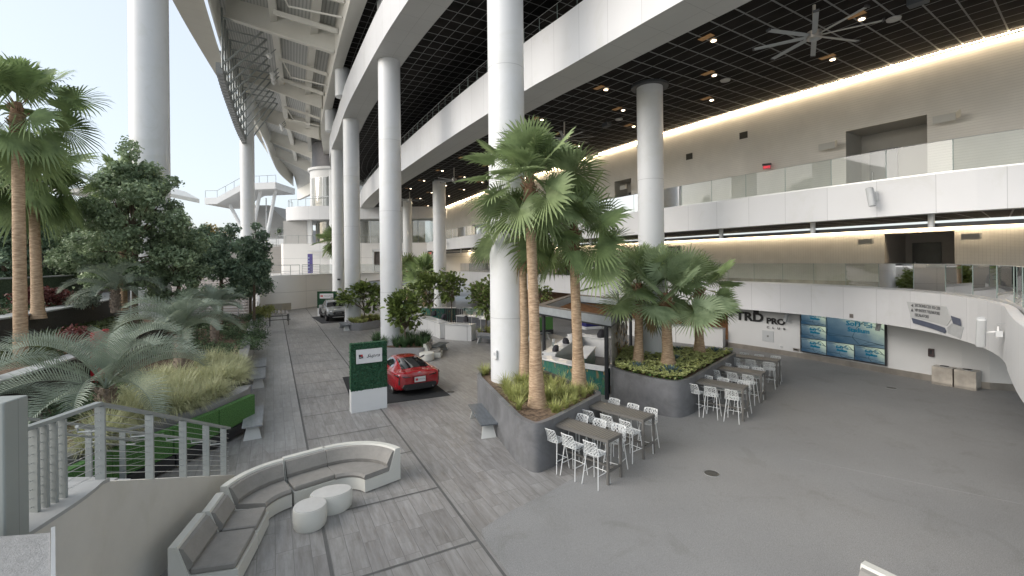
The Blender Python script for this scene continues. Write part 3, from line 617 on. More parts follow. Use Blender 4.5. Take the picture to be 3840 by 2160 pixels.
# elevated bridge and masses far left
t = thing('viewing_bridge', 'white elevated walkway on slanted struts beyond the roof column', 'bridge')
prof = [(-51.5, 15.4), (-49.5, 15.4), (-45.2, 17.7), (-39.6, 17.9)]
b = MB()
for i in range(3):
    x0, z0 = prof[i]; x1, z1 = prof[i+1]; b.rings([[(x0, 77, z0), (x0, 84, z0), (x0, 84, z0+1.1), (x0, 77, z0+1.1)], [(x1, 77, z1), (x1, 84, z1), (x1, 84, z1+1.1), (x1, 77, z1+1.1)]], True, True)
b.build('walkway', M_whitep, t)
for p, q in (((-48.5, 79, 15.5), (-45.2, 79, 9)), ((-43.2, 79, 17.9), (-45, 79, 9)), ((-44.6, 79, 13), (-42.6, 79, 9)), ((-40.6, 79, 17.9), (-42.4, 79, 9))):
    b = MB(); b.tube([p, q], .28, 10); b.build('strut', M_whitep, t)
metalrail('', '', [(x, 77.2, z+1.1) for x, z in prof], 1.2, 1.6, 0, t, .03)
b = MB(); b.box((-45.6, 77.0, 15.9), (1.2, .1, 1.0)); 
t = thing('grey_mass', 'grey sloping mass under the elevated walkway', 'building'); b = MB(); b.prism([(-49.5, 84), (-37.5, 84), (-37.5, 94), (-49.5, 94)], 6, 11.5); b.rings([[(-48.5, 84, 11.5), (-48.5, 92, 11.5), (-39.5, 92, 11.5), (-39.5, 84, 11.5)], [(-47.5, 84, 16), (-47.5, 92, 16), (-44.4, 92, 16), (-44.4, 84, 16)]], False, True); b.build('mass', pm('mass_grey', (.36, .36, .355), .7, var=.04), t)  # one even grey over the whole mass
t = thing('white_terrace', 'white terrace block with pale railing below the elevated walkway', 'terrace'); b = MB(); b.box((-40.5, 76, 7.6), (9, 4, 3.4)); b.box((-50, 70, 3.5), (22, 5, 7)); b.build('block', M_whitep, t); metalrail('', '', [(-45, 74.1, 9.3), (-36.2, 74.1, 9.3)], 1.6, .9, 0, t)
t = thing('light_mast', 'slim mast with small lamps beyond the walkway', 'lamp mast'); b = MB(); b.tube([(-43.3, 81, 8), (-43.3, 81, 16.9)], [.16, .1], 8); b.build('mast', M_whitep, t)
for k in range(5):
    b = MB(); sg = 1 if k % 2 else -1; b.box((-43.3+.35*sg, 81, 11.6+.95*k), (.45, .3, .22)); b.build('lamp', M_gpaint, t)
t = thing('canopy_roof', 'small upswept pavilion roof above the far trees at left', 'roof'); b = MB()
P = [(-90, 20.9), (-88, 20.2), (-85.5, 19.9), (-82, 20.4), (-78.5, 21.5), (-75, 22.4), (-71, 21.2), (-68, 19.5)]
b.rings([[(x, 88, z-.9+.3*abs(i-4)/4), (x, 100, z-.9), (x, 100, z), (x, 88, z)] for i, (x, z) in enumerate(P)], True, True); b.build('roof_shell', M_roofp, t)
b = MB(); b.tube([(-76, 94, 5), (-76, 94, 21)], .5, 8); b.build('mast', M_whitep, t)
t = thing('low_building', 'low pale building glimpsed through the trees at far left', 'building'); b = MB(); b.box((-62, 62, 3.5), (26, 10, 7)); b.build('wall', M_conc, t); b = MB(); b.box((-62, 62, 7.2), (27, 11, .5)); b.build('roof', M_whitep, t); b = MB(); b.box((-58, 56.9, 4.5), (16, .2, 1.6)); b.build('window', pm('dull_glass', (.12, .13, .14), .2), t)
# ---------------------------------------------------------------- steps and wall at the far left of the plaza
M_step = pm('tan_steps', (.36, .335, .32), .75, var=.08, scale=1)
t = thing('garden_steps', 'broad pinkish-grey steps climbing beside the far left wall', 'steps'); b = MB()
for k in range(16):
    z1 = 1.15+.185*k; y0 = 38.5+.75*k; x0 = -22.6-.42*k*1.0
    b.box((x0-5.5, y0+.45, z1/2+.05), (11, .9, z1))
b.build('treads', M_step, t)
t = thing('step_wall', 'grey stepped side wall with white handrails along the plaza’s far left', 'wall')
SW = [(-21.3, 38.0, 1.25), (-23.8, 42.8, 1.6), (-26.2, 47.3, 3.0), (-28.5, 51.4, 4.1)]
b = MB(); n = 0
for i in range(3):
    p, q = SW[i], SW[i+1]; dx, dy = q[0]-p[0], q[1]-p[1]; l = math.hypot(dx, dy); nx, ny = -dy/l*.35, dx/l*.35
    b.rings([[(p[0], p[1], 0), (p[0]+nx, p[1]+ny, 0), (p[0]+nx, p[1]+ny, p[2]), (p[0], p[1], p[2])], [(q[0], q[1], 0), (q[0]+nx, q[1]+ny, 0), (q[0]+nx, q[1]+ny, q[2]), (q[0], q[1], q[2])]], True, True)
b.build('wall_body', M_conc, t)
M_wrail = pm('white_rail', (.72, .73, .75), .35, var=.02)
for dx in (.12, -.35):
    b = MB(); P = [(p[0]-dx-.15, p[1], p[2]+1.0) for p in SW]; b.tube(P, .04, 6); b.tube([(p[0], p[1], p[2]-.35) for p in P], .025, 6); b.tube([(p[0], p[1], p[2]-.65) for p in P], .025, 6); b.build('handrail', M_wrail, t)
    for p in P: b = MB(); b.tube([(p[0], p[1], p[2]-1.0), p], .04, 6); b.build('post', M_wrail, t)
t = thing('garden_fence', 'white horizontal bar fence at the far end of the garden bed', 'fence')
for x in (-25.2, -23.6, -22.0):
    b = MB(); b.tube([(x, 36.8, 1.1), (x, 36.8, 2.55)], .04, 6); b.build('post', M_wrail, t)
for k in range(7): b = MB(); b.tube([(-29, 36.8, 1.3+.19*k), (-21.4, 36.8, 1.3+.19*k)], .018, 5); b.build('rail', M_wrail, t)
# ---------------------------------------------------------------- stair, landing and steel railings at the lower left
M_stucco = pm('beige_stucco', (.58, .57, .53), .8, var=.04, scale=1.2, bump=.12, bscale=70)
M_cop = pm('light_coping', (.34, .35, .35), .6, var=.06, scale=4, bump=.05, bscale=60)
ST = [(-5.62, 5.3, 2.28), (-5.72, 5.95, 2.28), (-5.92, 6.6, 2.27), (-6.7, 11.0, .33)]          # top line of the stair wall
t = thing('stair_wall', 'smooth beige curved side wall of the stair behind the sofas', 'wall'); b = MB()
WL = crv([(-5.3, 2.5), (-5.42, 4.2), (-5.6, 5.3), (-5.72, 6.1), (-5.92, 6.7)], .2)+[(-6.02+.0, 7.2), (-6.2, 8.2), (-6.4, 9.3), (-6.55, 10.1), (-6.7, 11.0)]
def ztop(y): return 2.28 if y < 6.6 else max(.3, 2.28-(y-6.6)*.443)
b.strip([(x, y, 0) for x, y in WL], [(x, y, ztop(y)) for x, y in WL]); iw = [(x-.34, y) for x, y in WL]
b.strip([(x, y, ztop(y)) for x, y in WL], [(x, y, ztop(y)) for x, y in iw]); b.strip([(x, y, ztop(y)) for x, y in iw], [(x, y, 0) for x, y in iw])
b.strip([(WL[-1][0], WL[-1][1], 0), (WL[-1][0], WL[-1][1], .33)], [(iw[-1][0], iw[-1][1], 0), (iw[-1][0], iw[-1][1], .33)])
b.build('wall_face', M_stucco, t, True)
b = MB(); sel = [p for p in WL if p[1] <= 6.72]; b.rings([[(x+.012, y, ztop(y)+.002), (x-.5, y, ztop(y)+.002), (x-.5, y, ztop(y)+.05), (x+.012, y, ztop(y)+.05)] for x, y in sel], True, True); b.build('coping', M_cop, t)
t = thing('landing', 'light concrete stair landing at the lower left', 'landing'); b = MB(); b.prism([(-5.85, 2.5), (-5.9, 4.9), (-6.1, 6.5), (-6.75, 6.75), (-7.6, 6.75), (-9.2, 6.2), (-9.2, 2.5)], 2.0, 2.27, True, True); b.build('slab', M_cop, t)
t = thing('plaza_stair', 'flight of grey steps descending between the steel railings', 'stairs'); b = MB()
for k in range(13):
    z = 2.1-.17*k; y0 = 6.8+.33*k; b.box((-7.55-.06*k, y0+.17, z/2), (2.3, .345, z))
b.build('steps', M_cop, t)
def steelrail(name, label, base, posts, h=1.1, cables=9, w_=.125, dp=.035, handrail=True, side=.25):
    t = thing(name, label, 'railing'); P = [Vector(p) for p in base]
    S = [0.]
    for i in range(1, len(P)): S.append(S[-1]+(P[i]-P[i-1]).length)
    def at(s):
        s = max(0, min(S[-1], s)); i = max(1, next((k for k in range(1, len(S)) if S[k] >= s-1e-6), len(S)-1)); return P[i-1].lerp(P[i], (s-S[i-1])/(S[i]-S[i-1])), (P[i]-P[i-1]).normalized()
    for s in posts:
        p, d = at(s); an = math.atan2(d.y, d.x); b = MB()
        c0 = [(-dp/2, -w_/2), (dp/2, -w_/2), (dp/2, w_/2), (-dp/2, w_/2)]; ca, sa = math.cos(an), math.sin(an); rg = []
        for z, k in ((-.12, 1.15), (h-.03, .8)): rg.append([(p.x+(x*k*ca-y*sa), p.y+(x*k*sa+y*ca), p.z+z) for x, y in c0])
        b.rings(rg, True, True); po = b.build('post', M_gpaint, t)
        b = MB()
        for k in range(cables):
            z = p.z+.12+(h-.25)*k/(cables-1); nx, ny = -d.y, d.x; b.tube([(p.x-nx*.05, p.y-ny*.05, z), (p.x+nx*.05, p.y+ny*.05, z)], .011, 6)
        b.build('cable_fittings', M_black, po)
    b = MB(); q = [at(S[-1]*k/24)[0]+Vector((0, 0, h)) for k in range(25)]; rg = []
    for i, p in enumerate(q):
        d = (q[min(i+1, 24)]-q[max(i-1, 0)]); d.z = 0; d.normalize(); nx, ny = -d.y*.05, d.x*.05
        rg.append([(p.x-nx, p.y-ny, p.z-.025), (p.x+nx, p.y+ny, p.z-.025), (p.x+nx, p.y+ny, p.z+.025), (p.x-nx, p.y-ny, p.z+.025)])
    b.rings(rg, True, True); b.build('top_rail', M_gpaint, t)
    for k in range(cables):
        b = MB(); b.tube([at(S[-1]*j/16)[0]+Vector((0, 0, .12+(h-.25)*k/(cables-1))) for j in range(17)], .005, 4); b.build('cable', M_alu, t)
    if handrail:
        b = MB(); q = [at(S[-1]*k/20)[0] for k in range(21)]; r = []
        for i, p in enumerate(q):
            d = (q[min(i+1, 20)]-q[max(i-1, 0)]); d.z = 0; d.normalize(); r.append(p+Vector((-d.y*side, d.x*side, .82)))
        b.tube(r, .024, 8); b.build('handrail', M_gpaint, t)
        for s in posts[::1]:
            p, d = at(s); d.z = 0; d.normalize(); e = p+Vector((-d.y*side, d.x*side, .80)); b = MB(); b.tube([p+Vector((0, 0, .74)), e-Vector((0, 0, .06)), e], .014, 6); b.build('bracket', M_gpaint, t)
    return t
steelrail('steel_railing', 'grey steel cable railing descending along the top of the beige stair wall', [(-5.98, 6.62, 2.27), (-6.1, 7.2, 2.02), (-6.84, 11.0, .33)], [.02, 1.35, 2.55, 3.6, 4.55], 1.12, 9, side=-.28 if False else .28)
LB = crv([(-5.98, 6.62), (-5.98, 6.2), (-5.98, 5.8), (-6.02, 5.45), (-6.12, 5.2), (-6.3, 5.0), (-6.6, 4.85), (-6.9, 4.8)], .12)
steelrail('landing_railing', 'curved grey steel railing with close-set posts on the landing', [(x, y, 2.28) for x, y in LB], [.56, .68, .79, .90, 1.5], 1.12, 9, handrail=False)
steelrail('far_stair_railing', 'second grey steel railing on the garden side of the stair', [(-8.75, 6.0, 2.2), (-8.75, 7.1, 2.1), (-9.0, 10.6, .5), (-9.0, 11.4, .35)], [.1, .9, 1.9, 2.9, 3.9, 4.9], 1.08, 8, side=-.28)
b = MB(); b.rbox((-5.98, 5.02, 3.05), (.95, .3, 1.75), R(8), .02); t = thing('tiled_pylon', 'pale green-grey tiled pier at the left edge of the view', 'pillar'); b.build('shaft', panelmat('pier_tiles', (.28, .305, .29), (.2, .215, .21), 0, .3, .008, .6, .05, 1.2, uv='Object'), t)
t = thing('rough_block', 'rough cast concrete plinth with a pale metal edge at the bottom left corner', 'plinth'); b = MB(); b.prism([(-3.0, 2.96), (-4.66, 4.6), (-6.6, 4.35), (-6.6, 3.0)], 1.2, 2.72); b.build('concrete', pm('rough_concrete', (.24, .245, .245), .9, var=.15, scale=14, bump=.5, bscale=70), t)
b = MB(); b.box((-4.2, 4.17, 2.6), (1.35, .03, .3), R(135)); b.build('metal_edge', M_alu, t)
# ---------------------------------------------------------------- garden bed: kerb wall, soil, terraces, walls
M_kerb = pm('grey_kerb_stone', (.24, .245, .25), .55, var=.08, scale=3)
K1 = [(-9.75, 6.0), (-9.75, 9.5), (-9.85, 11.8), (-9.4, 12.7), (-8.95, 13.8), (-8.85, 15.1)]; K2 = [(-9.0, 15.7), (-9.45, 16.4)]+[LT(s, tl-1.9) for s in np.linspace(7.8, 30.5, 18)]
KC = crv(K1+K2, .5)
t = thing('garden_kerb_wall', 'long grey kerb wall that edges the planted garden beside the benches', 'wall'); b = MB(); KI = off(KC, -.42); us = arc(KC)
b.strip(at_z(KC, 0), at_z(KC, 1.2), 0, 1.2, us); b.strip(at_z(KC, 1.2), at_z(KI, 1.2), 0, .4, us); b.strip(at_z(KI, 1.2), at_z(KI, .9), 0, .3, us); b.build('wall_body', M_kerb, t, True)
M_mulch = pm('mulch', (.10, .065, .042), .95, var=.5, scale=9, bump=.8, bscale=40, c2=(.17, .12, .08))
G1 = [(p[0], p[1]) for p in off(KC, -.4)]
b = MB(); far = [(-26, 40), (-27.5, 34), (-20.6, 27.5), (-18, 21.5), (-16.3, 17.5), (-15.4, 13.5), (-15.4, 5)]
b.v = [(x, y, 1.08) for x, y in G1+far]; b.face(range(len(b.v))); tag(b.build('garden_soil', M_mulch), kind='structure')
M_dwall = pm('dark_textured_wall', (.055, .052, .046), .9, var=.3, scale=18, bump=.5, bscale=60)
M_coping = pm('pale_coping', (.40, .42, .42), .55, var=.05)
def terwall(label, pts, z0, z1, th=.4, wm=None, cw=.55, ch=.07):
    t = thing('terrace_wall', label, 'retaining wall', group='garden terrace walls'); c = crv(pts, .6); b = MB(); us = arc(c)
    b.strip(at_z(c, z0), at_z(c, z1), 0, z1-z0, us); b.build('wall_body', wm or M_dwall, t, True)
    b = MB(); o1, o2 = off(c, .04), off(c, -cw); b.strip(at_z(o1, z1), at_z(o1, z1+ch)); b.strip(at_z(o1, z1+ch), at_z(o2, z1+ch)); b.strip(at_z(o1, z1), at_z(o2, z1)); b.strip(at_z(o2, z1+ch), at_z(o2, z1)); b.build('coping', M_coping, t, True); return t
def terrace(name, pts, z): 
    b = MB(); b.v = [(x, y, z) for x, y in pts]; b.face(range(len(pts))); return tag(b.build(name, M_mulch), kind='structure')
A1 = [(-13.8, 6), (-14.2, 11), (-14.5, 13.1), (-15.6, 16.6), (-17.3, 21), (-20, 26.5), (-26, 33)]
A2 = [(-18, 8), (-18.8, 12), (-20.4, 18.2), (-22.4, 23.5), (-24.8, 28.4), (-30, 35)]
A3 = [(-26, 10), (-27.5, 17), (-28.6, 26), (-31, 33), (-36, 40)]
terwall('dark retaining wall with a pale coping nearest the stair', A1, 1.0, 2.1); terwall('middle garden wall with a light stone coping behind the palm trunks', A2, 2.0, 3.25, cw=.9)
terwall('upper garden wall overgrown with trailing green', A3, 3.2, 4.65, wm=pm('ivy_wall', (.07, .10, .06), .9, var=.5, scale=14, bump=1, bscale=30))
terrace('garden_terrace', [(x-.3, y) for x, y in A1]+[(x-.2, y) for x, y in reversed(A2)], 2.05); terrace('garden_terrace', [(x-.5, y) for x, y in A2]+list(reversed(A3)), 3.15); terrace('garden_terrace', [(x-.3, y) for x, y in A3]+[(-80, 60), (-80, 5)], 4.6)
terrace('garden_slope', [(-26, 33), (-30, 35), (-36, 40), (-80, 60), (-60, 90), (-40, 62), (-40, 45), (-29.5, 38)], 4.4)
t = thing('concrete_shed', 'dark grey sloped structure at the far left edge behind the palms', 'building'); b = MB(); b.prism([(-46, 27), (-36, 27), (-36, 36), (-46, 36)], 4.4, 7.2); b.build('wall', pm('mauve_grey', (.14, .12, .14), .7, var=.1), t); b = MB(); b.box((-41, 31.5, 7.3), (11, 10, .3)); b.build('roof', M_coping, t)
t = thing('red_sign', 'red angular sign panel on the dark garden wall behind the feather palm', 'sign'); b = MB(); b.box((-15.3, 17.0, 2.0), (.12, .95, 1.9), R(16)); b.build('panel', pm('red_paint', (.42, .02, .03), .4, var=.08), t)
# ---------------------------------------------------------------- vegetation helpers
def leafmat(name, c, var=.35, scale=2.5, rough=.45, c2=None, tr=.25):
    m = pm(name, c, rough, var=var, scale=scale, c2=c2, spec=.35); t = m.node_tree
    b = t.nodes['Principled BSDF']; o = [n for n in t.nodes if n.type == 'OUTPUT_MATERIAL'][0]
    td = nn(t, 'ShaderNodeBsdfTranslucent'); t.links.new(b.inputs['Base Color'].links[0].from_socket, td.inputs[0])
    mx = nn(t, 'ShaderNodeMixShader'); mx.inputs[0].default_value = tr; t.links.new(b.outputs[0], mx.inputs[1]); t.links.new(td.outputs[0], mx.inputs[2]); t.links.new(mx.outputs[0], o.inputs[0])
    return m
L_fan = leafmat('fan_palm_green', (.19, .265, .11), .35, 1.3, c2=(.27, .34, .17)); L_fanb = leafmat('fan_palm_blue_green', (.23, .32, .16), .3, 1.5, c2=(.34, .42, .25))
L_fand = leafmat('fan_palm_dark', (.17, .255, .105), .4, 1.0, c2=(.26, .34, .15)); L_dry = leafmat('dry_frond', (.30, .22, .11), .3, 3)
L_pindo = leafmat('silver_palm_green', (.21, .26, .21), .22, 1.2, c2=(.28, .33, .26)); L_tree = leafmat('broadleaf_green', (.20, .295, .17), .35, .9, c2=(.34, .42, .26))
L_tree2 = leafmat('dark_broadleaf_green', (.13, .205, .145), .38, 1.2, c2=(.22, .30, .20)); L_fig = leafmat('fig_leaf_green', (.10, .155, .045), .5, 4, .35, c2=(.17, .22, .065), tr=.15)
L_warm = leafmat('foliage_painted_sunlit', (.20, .19, .07), .5, 1.2, c2=(.34, .27, .10)); L_grass = leafmat('yellow_green_grass', (.32, .37, .11), .3, 6, c2=(.42, .44, .17)); L_pale = leafmat('pale_fountain_grass', (.46, .48, .27), .18, 2.0, c2=(.56, .57, .36))  # L_warm: low sunlight on the far trees put into the leaf colour
L_strap = leafmat('strap_grass_green', (.07, .13, .055), .4, 6); L_shrub = leafmat('dark_shrub_green', (.06, .11, .065), .5, 3, c2=(.12, .18, .09)); L_lime = leafmat('lime_fern_green', (.15, .22, .05), .4, 5)
L_red = leafmat('red_shrub', (.15, .05, .045), .4, 5); M_bark = pm('fan_palm_bark', (.36, .235, .14), .85, var=.3, scale=5, bump=.9, bscale=14, stretch=(1, 1, 5), c2=(.46, .34, .23))
M_bark2 = pm('dark_bark', (.13, .10, .07), .9, var=.3, scale=6, bump=.6, bscale=20); M_boot = pm('palm_boots', (.20, .12, .07), .9, var=.5, scale=9, bump=1, bscale=18, stretch=(1, 1, 2))
M_pbark = pm('pindo_bark', (.20, .16, .125), .9, var=.45, scale=7, bump=1, bscale=12)
def unit(v): return v/np.maximum(np.linalg.norm(v, axis=-1, keepdims=True), 1e-9)
Zu = np.array([0, 0, 1.])
def fan_crown(seed, nf, Rf, lp, spread=(-60, 85), nb=34, droop=.5, flat=1.):
    g = np.random.default_rng(seed); V = []; F = []; n0 = 0
    for i in range(nf):
        u = (i+.5)/nf; el = R(spread[1]-(spread[1]-spread[0])*u**1.15+g.uniform(-9, 9)); az = i*2.39996+g.uniform(-.35, .35)
        h = np.array([math.cos(az), math.sin(az), 0]); L = lp*g.uniform(.8, 1.2)*(1.1 if u > .3 else .8); d0 = h*math.cos(el)+Zu*math.sin(el)
        p1 = d0*L*.5; d1 = unit(d0-Zu*.12*(1 if el < R(60) else .2)); hub = p1+d1*L*.5; pz = np.array([0, 0, 0]); side = unit(np.cross(d1, Zu)+1e-6)
        w = .018
        for a, b_ in ((pz, p1), (p1, hub)):
            V += [a-side*w, a+side*w, b_+side*w, b_-side*w]; F += [(n0, n0+1, n0+2), (n0, n0+2, n0+3)]; n0 += 4
        df = unit(d1-Zu*(droop*.28*(1-math.sin(el)))); n = unit(np.cross(side, df)); tw = g.uniform(-1.0, 1.0); side2 = side*math.cos(tw)+n*math.sin(tw); n2 = unit(np.cross(side2, df))
        Rr = Rf*g.uniform(.85, 1.12); span = R(g.uniform(125, 155))
        for k in range(nb):
            ph = -span+2*span*k/(nb-1)+g.uniform(-.02, .02); q = abs(ph)/span; L2 = Rr*(1-.30*q*q)*g.uniform(.93, 1.05); bd = df*math.cos(ph)+side2*math.sin(ph)-n2*.18*(1-q)*0
            bd = unit(bd+n2*.16*q); wv = unit(np.cross(bd, n2)); sm = L2*.52; wm = sm*math.sin(2*span/(nb-1))*.53; t2 = L2*.8; w2 = wm*.55
            dr = droop*(.5+.8*g.random())
            P1 = hub+bd*sm-Zu*dr*.03*L2; P2 = hub+bd*t2-Zu*dr*.12*L2; P3 = hub+bd*L2*.98-Zu*dr*.30*L2
            V += [hub, P1-wv*wm+n2*wm*.45, P1+wv*wm-n2*wm*.45, P2-wv*w2+n2*w2*.4, P2+wv*w2-n2*w2*.4, P3]
            F += [(n0, n0+1, n0+2), (n0+1, n0+3, n0+4), (n0+1, n0+4, n0+2), (n0+3, n0+5, n0+4)]; n0 += 6
    return np.array(V), np.array(F)
def trunk_mb(pts, rad, n=14, rings=True):
    b = MB(); P = [np.array(p, float) for p in pts]; q = []; rr = []
    N = 24
    for i in range(N+1):
        t = i/N*(len(P)-1); k = min(int(t), len(P)-2); f = t-k; q.append(tuple(P[k]*(1-f)+P[k+1]*f)); rr.append((rad[k]*(1-f)+rad[k+1]*f)*(1+.02*math.sin(i*2.1)))
    b.tube(q, rr, n); return b
def fan_palm(label, x, y, z, h, rb, rt, Rf, lp, seed, nf=30, mat=None, lean=(0, 0), boots=.8, spread=(-62, 85), group=None, nb=34, droop=.5, skirt=0):
    t = thing('fan_palm', label, 'palm tree', (x, y, z), 0, group)
    tp = (lean[0], lean[1], h); trunk_mb([(0, 0, -.15), (lean[0]*.1, lean[1]*.1, .35), (lean[0]*.35, lean[1]*.35, h*.33), tp], [rb*1.08, rb*.8, rt*1.12, rt]).build('trunk', M_bark, t, True)
    if boots:
        b = trunk_mb([(lean[0]*.98, lean[1]*.98, h-.05), (lean[0], lean[1], h+boots*.5), (lean[0], lean[1], h+boots)], [rt*1.1, rt*1.35, rt*.8], 10); g = random.Random(seed)
        for k in range(26):
            a = k*2.4; zz = h+boots*g.random(); r0 = rt*1.2; b.tube([(lean[0]+r0*math.cos(a)*.9, lean[1]+r0*math.sin(a)*.9, zz), (lean[0]+(r0+.12)*math.cos(a), lean[1]+(r0+.12)*math.sin(a), zz+.16)], [.03, .012], 4)
        b.build('frond_boots', M_boot, t, True)
    V, F = fan_crown(seed, nf, Rf, lp, spread, nb, droop); V = V+np.array([lean[0], lean[1], h+boots*.75]); fast_mesh('crown', V, F, mat or L_fan, t)
    if skirt:
        V, F = fan_crown(seed+5, skirt, Rf*.8, lp*.6, (-80, -50), 18, .9); V = V+np.array([lean[0], lean[1], h+boots*.3]); fast_mesh('dry_fronds', V, F, L_dry, t)
    return t
def feather_palm(label, x, y, z, h, rb, rt, L, seed, nf=20, group=None, lean=(0, 0), spread=(5, 80)):
    t = thing('feather_palm', label, 'palm tree', (x, y, z), 0, group); b = trunk_mb([(0, 0, -.1), (0, 0, h*.4), (*lean, h)], [rb, rb*1.05, rt], 12); g = random.Random(seed)
    for k in range(70):
        a = k*2.4; f = (k+.5)/70; zz = h*f; rr = rb*(1-f)+rt*f; b.tube([(rr*.85*math.cos(a)+lean[0]*f, rr*.85*math.sin(a)+lean[1]*f, zz), ((rr+.07)*math.cos(a)+lean[0]*f, (rr+.07)*math.sin(a)+lean[1]*f, zz+.13)], [.035, .02], 4)
    b.build('trunk', M_pbark, t, True); gg = np.random.default_rng(seed); V = []; F = []; n0 = 0; top = np.array([lean[0], lean[1], h])
    RV = []; RF = []; rn = 0
    for i in range(nf):
        u = (i+.5)/nf; el = R(spread[1]-(spread[1]-spread[0])*u+gg.uniform(-6, 6)); az = i*2.39996+gg.uniform(-.3, .3); hd = np.array([math.cos(az), math.sin(az), 0]); LL = L*gg.uniform(.85, 1.1)
        pts = []; p = top.copy(); d = hd*math.cos(el)+Zu*math.sin(el); N = 26; bend = gg.uniform(1.2, 2.1)
        for k in range(N+1):
            pts.append(p.copy()); f = k/N; e2 = el-bend*f**1.6; d = hd*math.cos(e2)+Zu*math.sin(e2); p = p+d*LL/N
        pts = np.array(pts); side = unit(np.cross(hd, Zu))
        for k in range(N):
            w = .022*(1-k/N)+.004; RV += [pts[k]-side*w, pts[k]+side*w, pts[k+1]+side*w, pts[k+1]-side*w]; RF += [(rn, rn+1, rn+2), (rn, rn+2, rn+3)]; rn += 4
        for k in range(5, N):
            tdir = unit(pts[min(k+1, N)]-pts[k-1]); up = unit(np.cross(side, tdir)); up = up if up[2] > 0 or el > 1.2 else -up; f = k/N; l = LL*.30*math.sin(math.pi*min(1, (f*.85+.12)))**.6*gg.uniform(.9, 1.1)
            for sub_ in range(2):
                o = pts[k]+(pts[min(k+1, N)]-pts[k])*(.5*sub_)
                for s in (-1, 1):
                    ld = unit(side*s*.75+tdir*.62+up*.55); P1 = o+ld*l*.55; P2 = o+ld*l-Zu*l*.16*gg.uniform(.2, 1.6); w = tdir*.013
                    V += [o-w, o+w, P1+w*1.1, P1-w*1.1, P2]; F += [(n0, n0+1, n0+2), (n0, n0+2, n0+3), (n0+3, n0+2, n0+4)]; n0 += 5
    fast_mesh('fronds', np.array(V+RV), np.array(F+[tuple(n0+j for j in f) for f in RF]), L_pindo, t); return t
def leafcloud(blobs, n, size, seed, up=.35, shell=.55, curl=.25, asp=.55):      # blobs: (cx,cy,cz,rx,ry,rz)
    g = np.random.default_rng(seed); B = np.array(blobs, float); w_ = (B[:, 3]*B[:, 4]*B[:, 5])**.67; k = g.choice(len(B), n, p=w_/w_.sum()); d = unit(g.normal(size=(n, 3))); r = shell+(1-shell)*g.random((n, 1))**.7
    r = r*(1+.16*g.normal(size=(n, 1))); c = B[k, :3]+d*B[k, 3:6]*r; nor = unit(d+Zu*up+.75*g.normal(size=(n, 3))); a = unit(np.cross(nor, g.normal(size=(n, 3)))); b = np.cross(nor, a); s = size*g.uniform(.6, 1.3, (n, 1))
    v0 = c-a*s*.5; v2 = c+a*s*.5-nor*s*curl; v1 = c+b*s*asp*.5+nor*s*.08; v3 = c-b*s*asp*.5+nor*s*.08
    V = np.stack([v0, v1, v2, v3], 1).reshape(-1, 3); return V, np.arange(4*n).reshape(-1, 4)
def clumps(c, rad, n, rs_, seed, flat=.8):            # scatter sub-blobs through an ellipsoid
    g = np.random.default_rng(seed); out = []
    for i in range(n):
        d = unit(g.normal(size=3)); r = g.random()**.4; s = rs_*g.uniform(.6, 1.35); out.append((c[0]+d[0]*rad[0]*r, c[1]+d[1]*rad[1]*r, c[2]+d[2]*rad[2]*r, s, s, s*flat))
    return out
def broadleaf(label, x, y, z, cz, rad, seed, n, size, mat, trunkr=.14, nc=34, cr=.7, extra=(), group=None, bm=None):
    t = thing('leafy_tree', label, 'tree', (x, y, z), 0, group); b = MB(); g = random.Random(seed)
    b.tube([(0, 0, -.2), (.05, 0, cz-rad[2]*.5), (0, .05, cz+rad[2]*.55)], [trunkr*1.3, trunkr, trunkr*.3], 8)
    bl = clumps((0, 0, cz), rad, nc, cr, seed)+list(extra)
    for k in bl[::2]:
        s = cz-rad[2]*g.uniform(.1, .8); b.tube([(0, 0, max(.3, min(s, k[2]-.3))), (k[0]*.5, k[1]*.5, k[2]*.5+max(.3, min(s, k[2]))*.5), (k[0], k[1], k[2])], [trunkr*.4, trunkr*.25, .015], 5)
    b.build('trunk', bm or M_bark2, t, True); V, F = leafcloud(bl, n, size, seed); fast_mesh('crown', V, F, mat, t); return t
def tufts(name, pts, h, nb, seed, mat, w=.008, lean=.9, z=0, label=None):       # curved grass blades
    g = np.random.default_rng(seed); V = []; F = []; n0 = 0
    for (x, y, zz, s) in pts:
        for k in range(nb):
            az = g.uniform(0, 6.283); hd = np.array([math.cos(az), math.sin(az), 0]); L = h*s*g.uniform(.6, 1.15); e = g.uniform(.1, 1)**.7*lean; p = np.array([x, y, zz])+hd*g.uniform(0, .07*s); sd_ = np.array([-hd[1], hd[0], 0])*w
            P = [p]; 
            for j in range(3):
                a = e*(.35+.55*j); p = p+(hd*math.sin(a)+Zu*math.cos(a))*L/3; P.append(p)
            V += [P[0]-sd_, P[0]+sd_, P[1]+sd_, P[1]-sd_, P[2]+sd_*.7, P[2]-sd_*.7, P[3]]; F += [(n0, n0+1, n0+2), (n0, n0+2, n0+3), (n0+3, n0+2, n0+4), (n0+3, n0+4, n0+5), (n0+5, n0+4, n0+6)]; n0 += 7
    o = fast_mesh(name, np.array(V), np.array(F), mat); tag(o, label, kind='stuff'); return o
def inpoly(x, y, P):
    r = False
    for i in range(len(P)):
        (a, b), (c, d) = P[i-1], P[i]
        if (b > y) != (d > y) and x < (c-a)*(y-b)/(d-b)+a: r = not r
    return r
def scatter(P, n, seed, avoid=()):
    g = random.Random(seed); xs = [p[0] for p in P]; ys = [p[1] for p in P]; out = []
    while len(out) < n:
        x, y = g.uniform(min(xs), max(xs)), g.uniform(min(ys), max(ys))
        if inpoly(x, y, P) and all(math.dist((x, y), a[:2]) > a[2] for a in avoid): out.append((x, y))
    return out
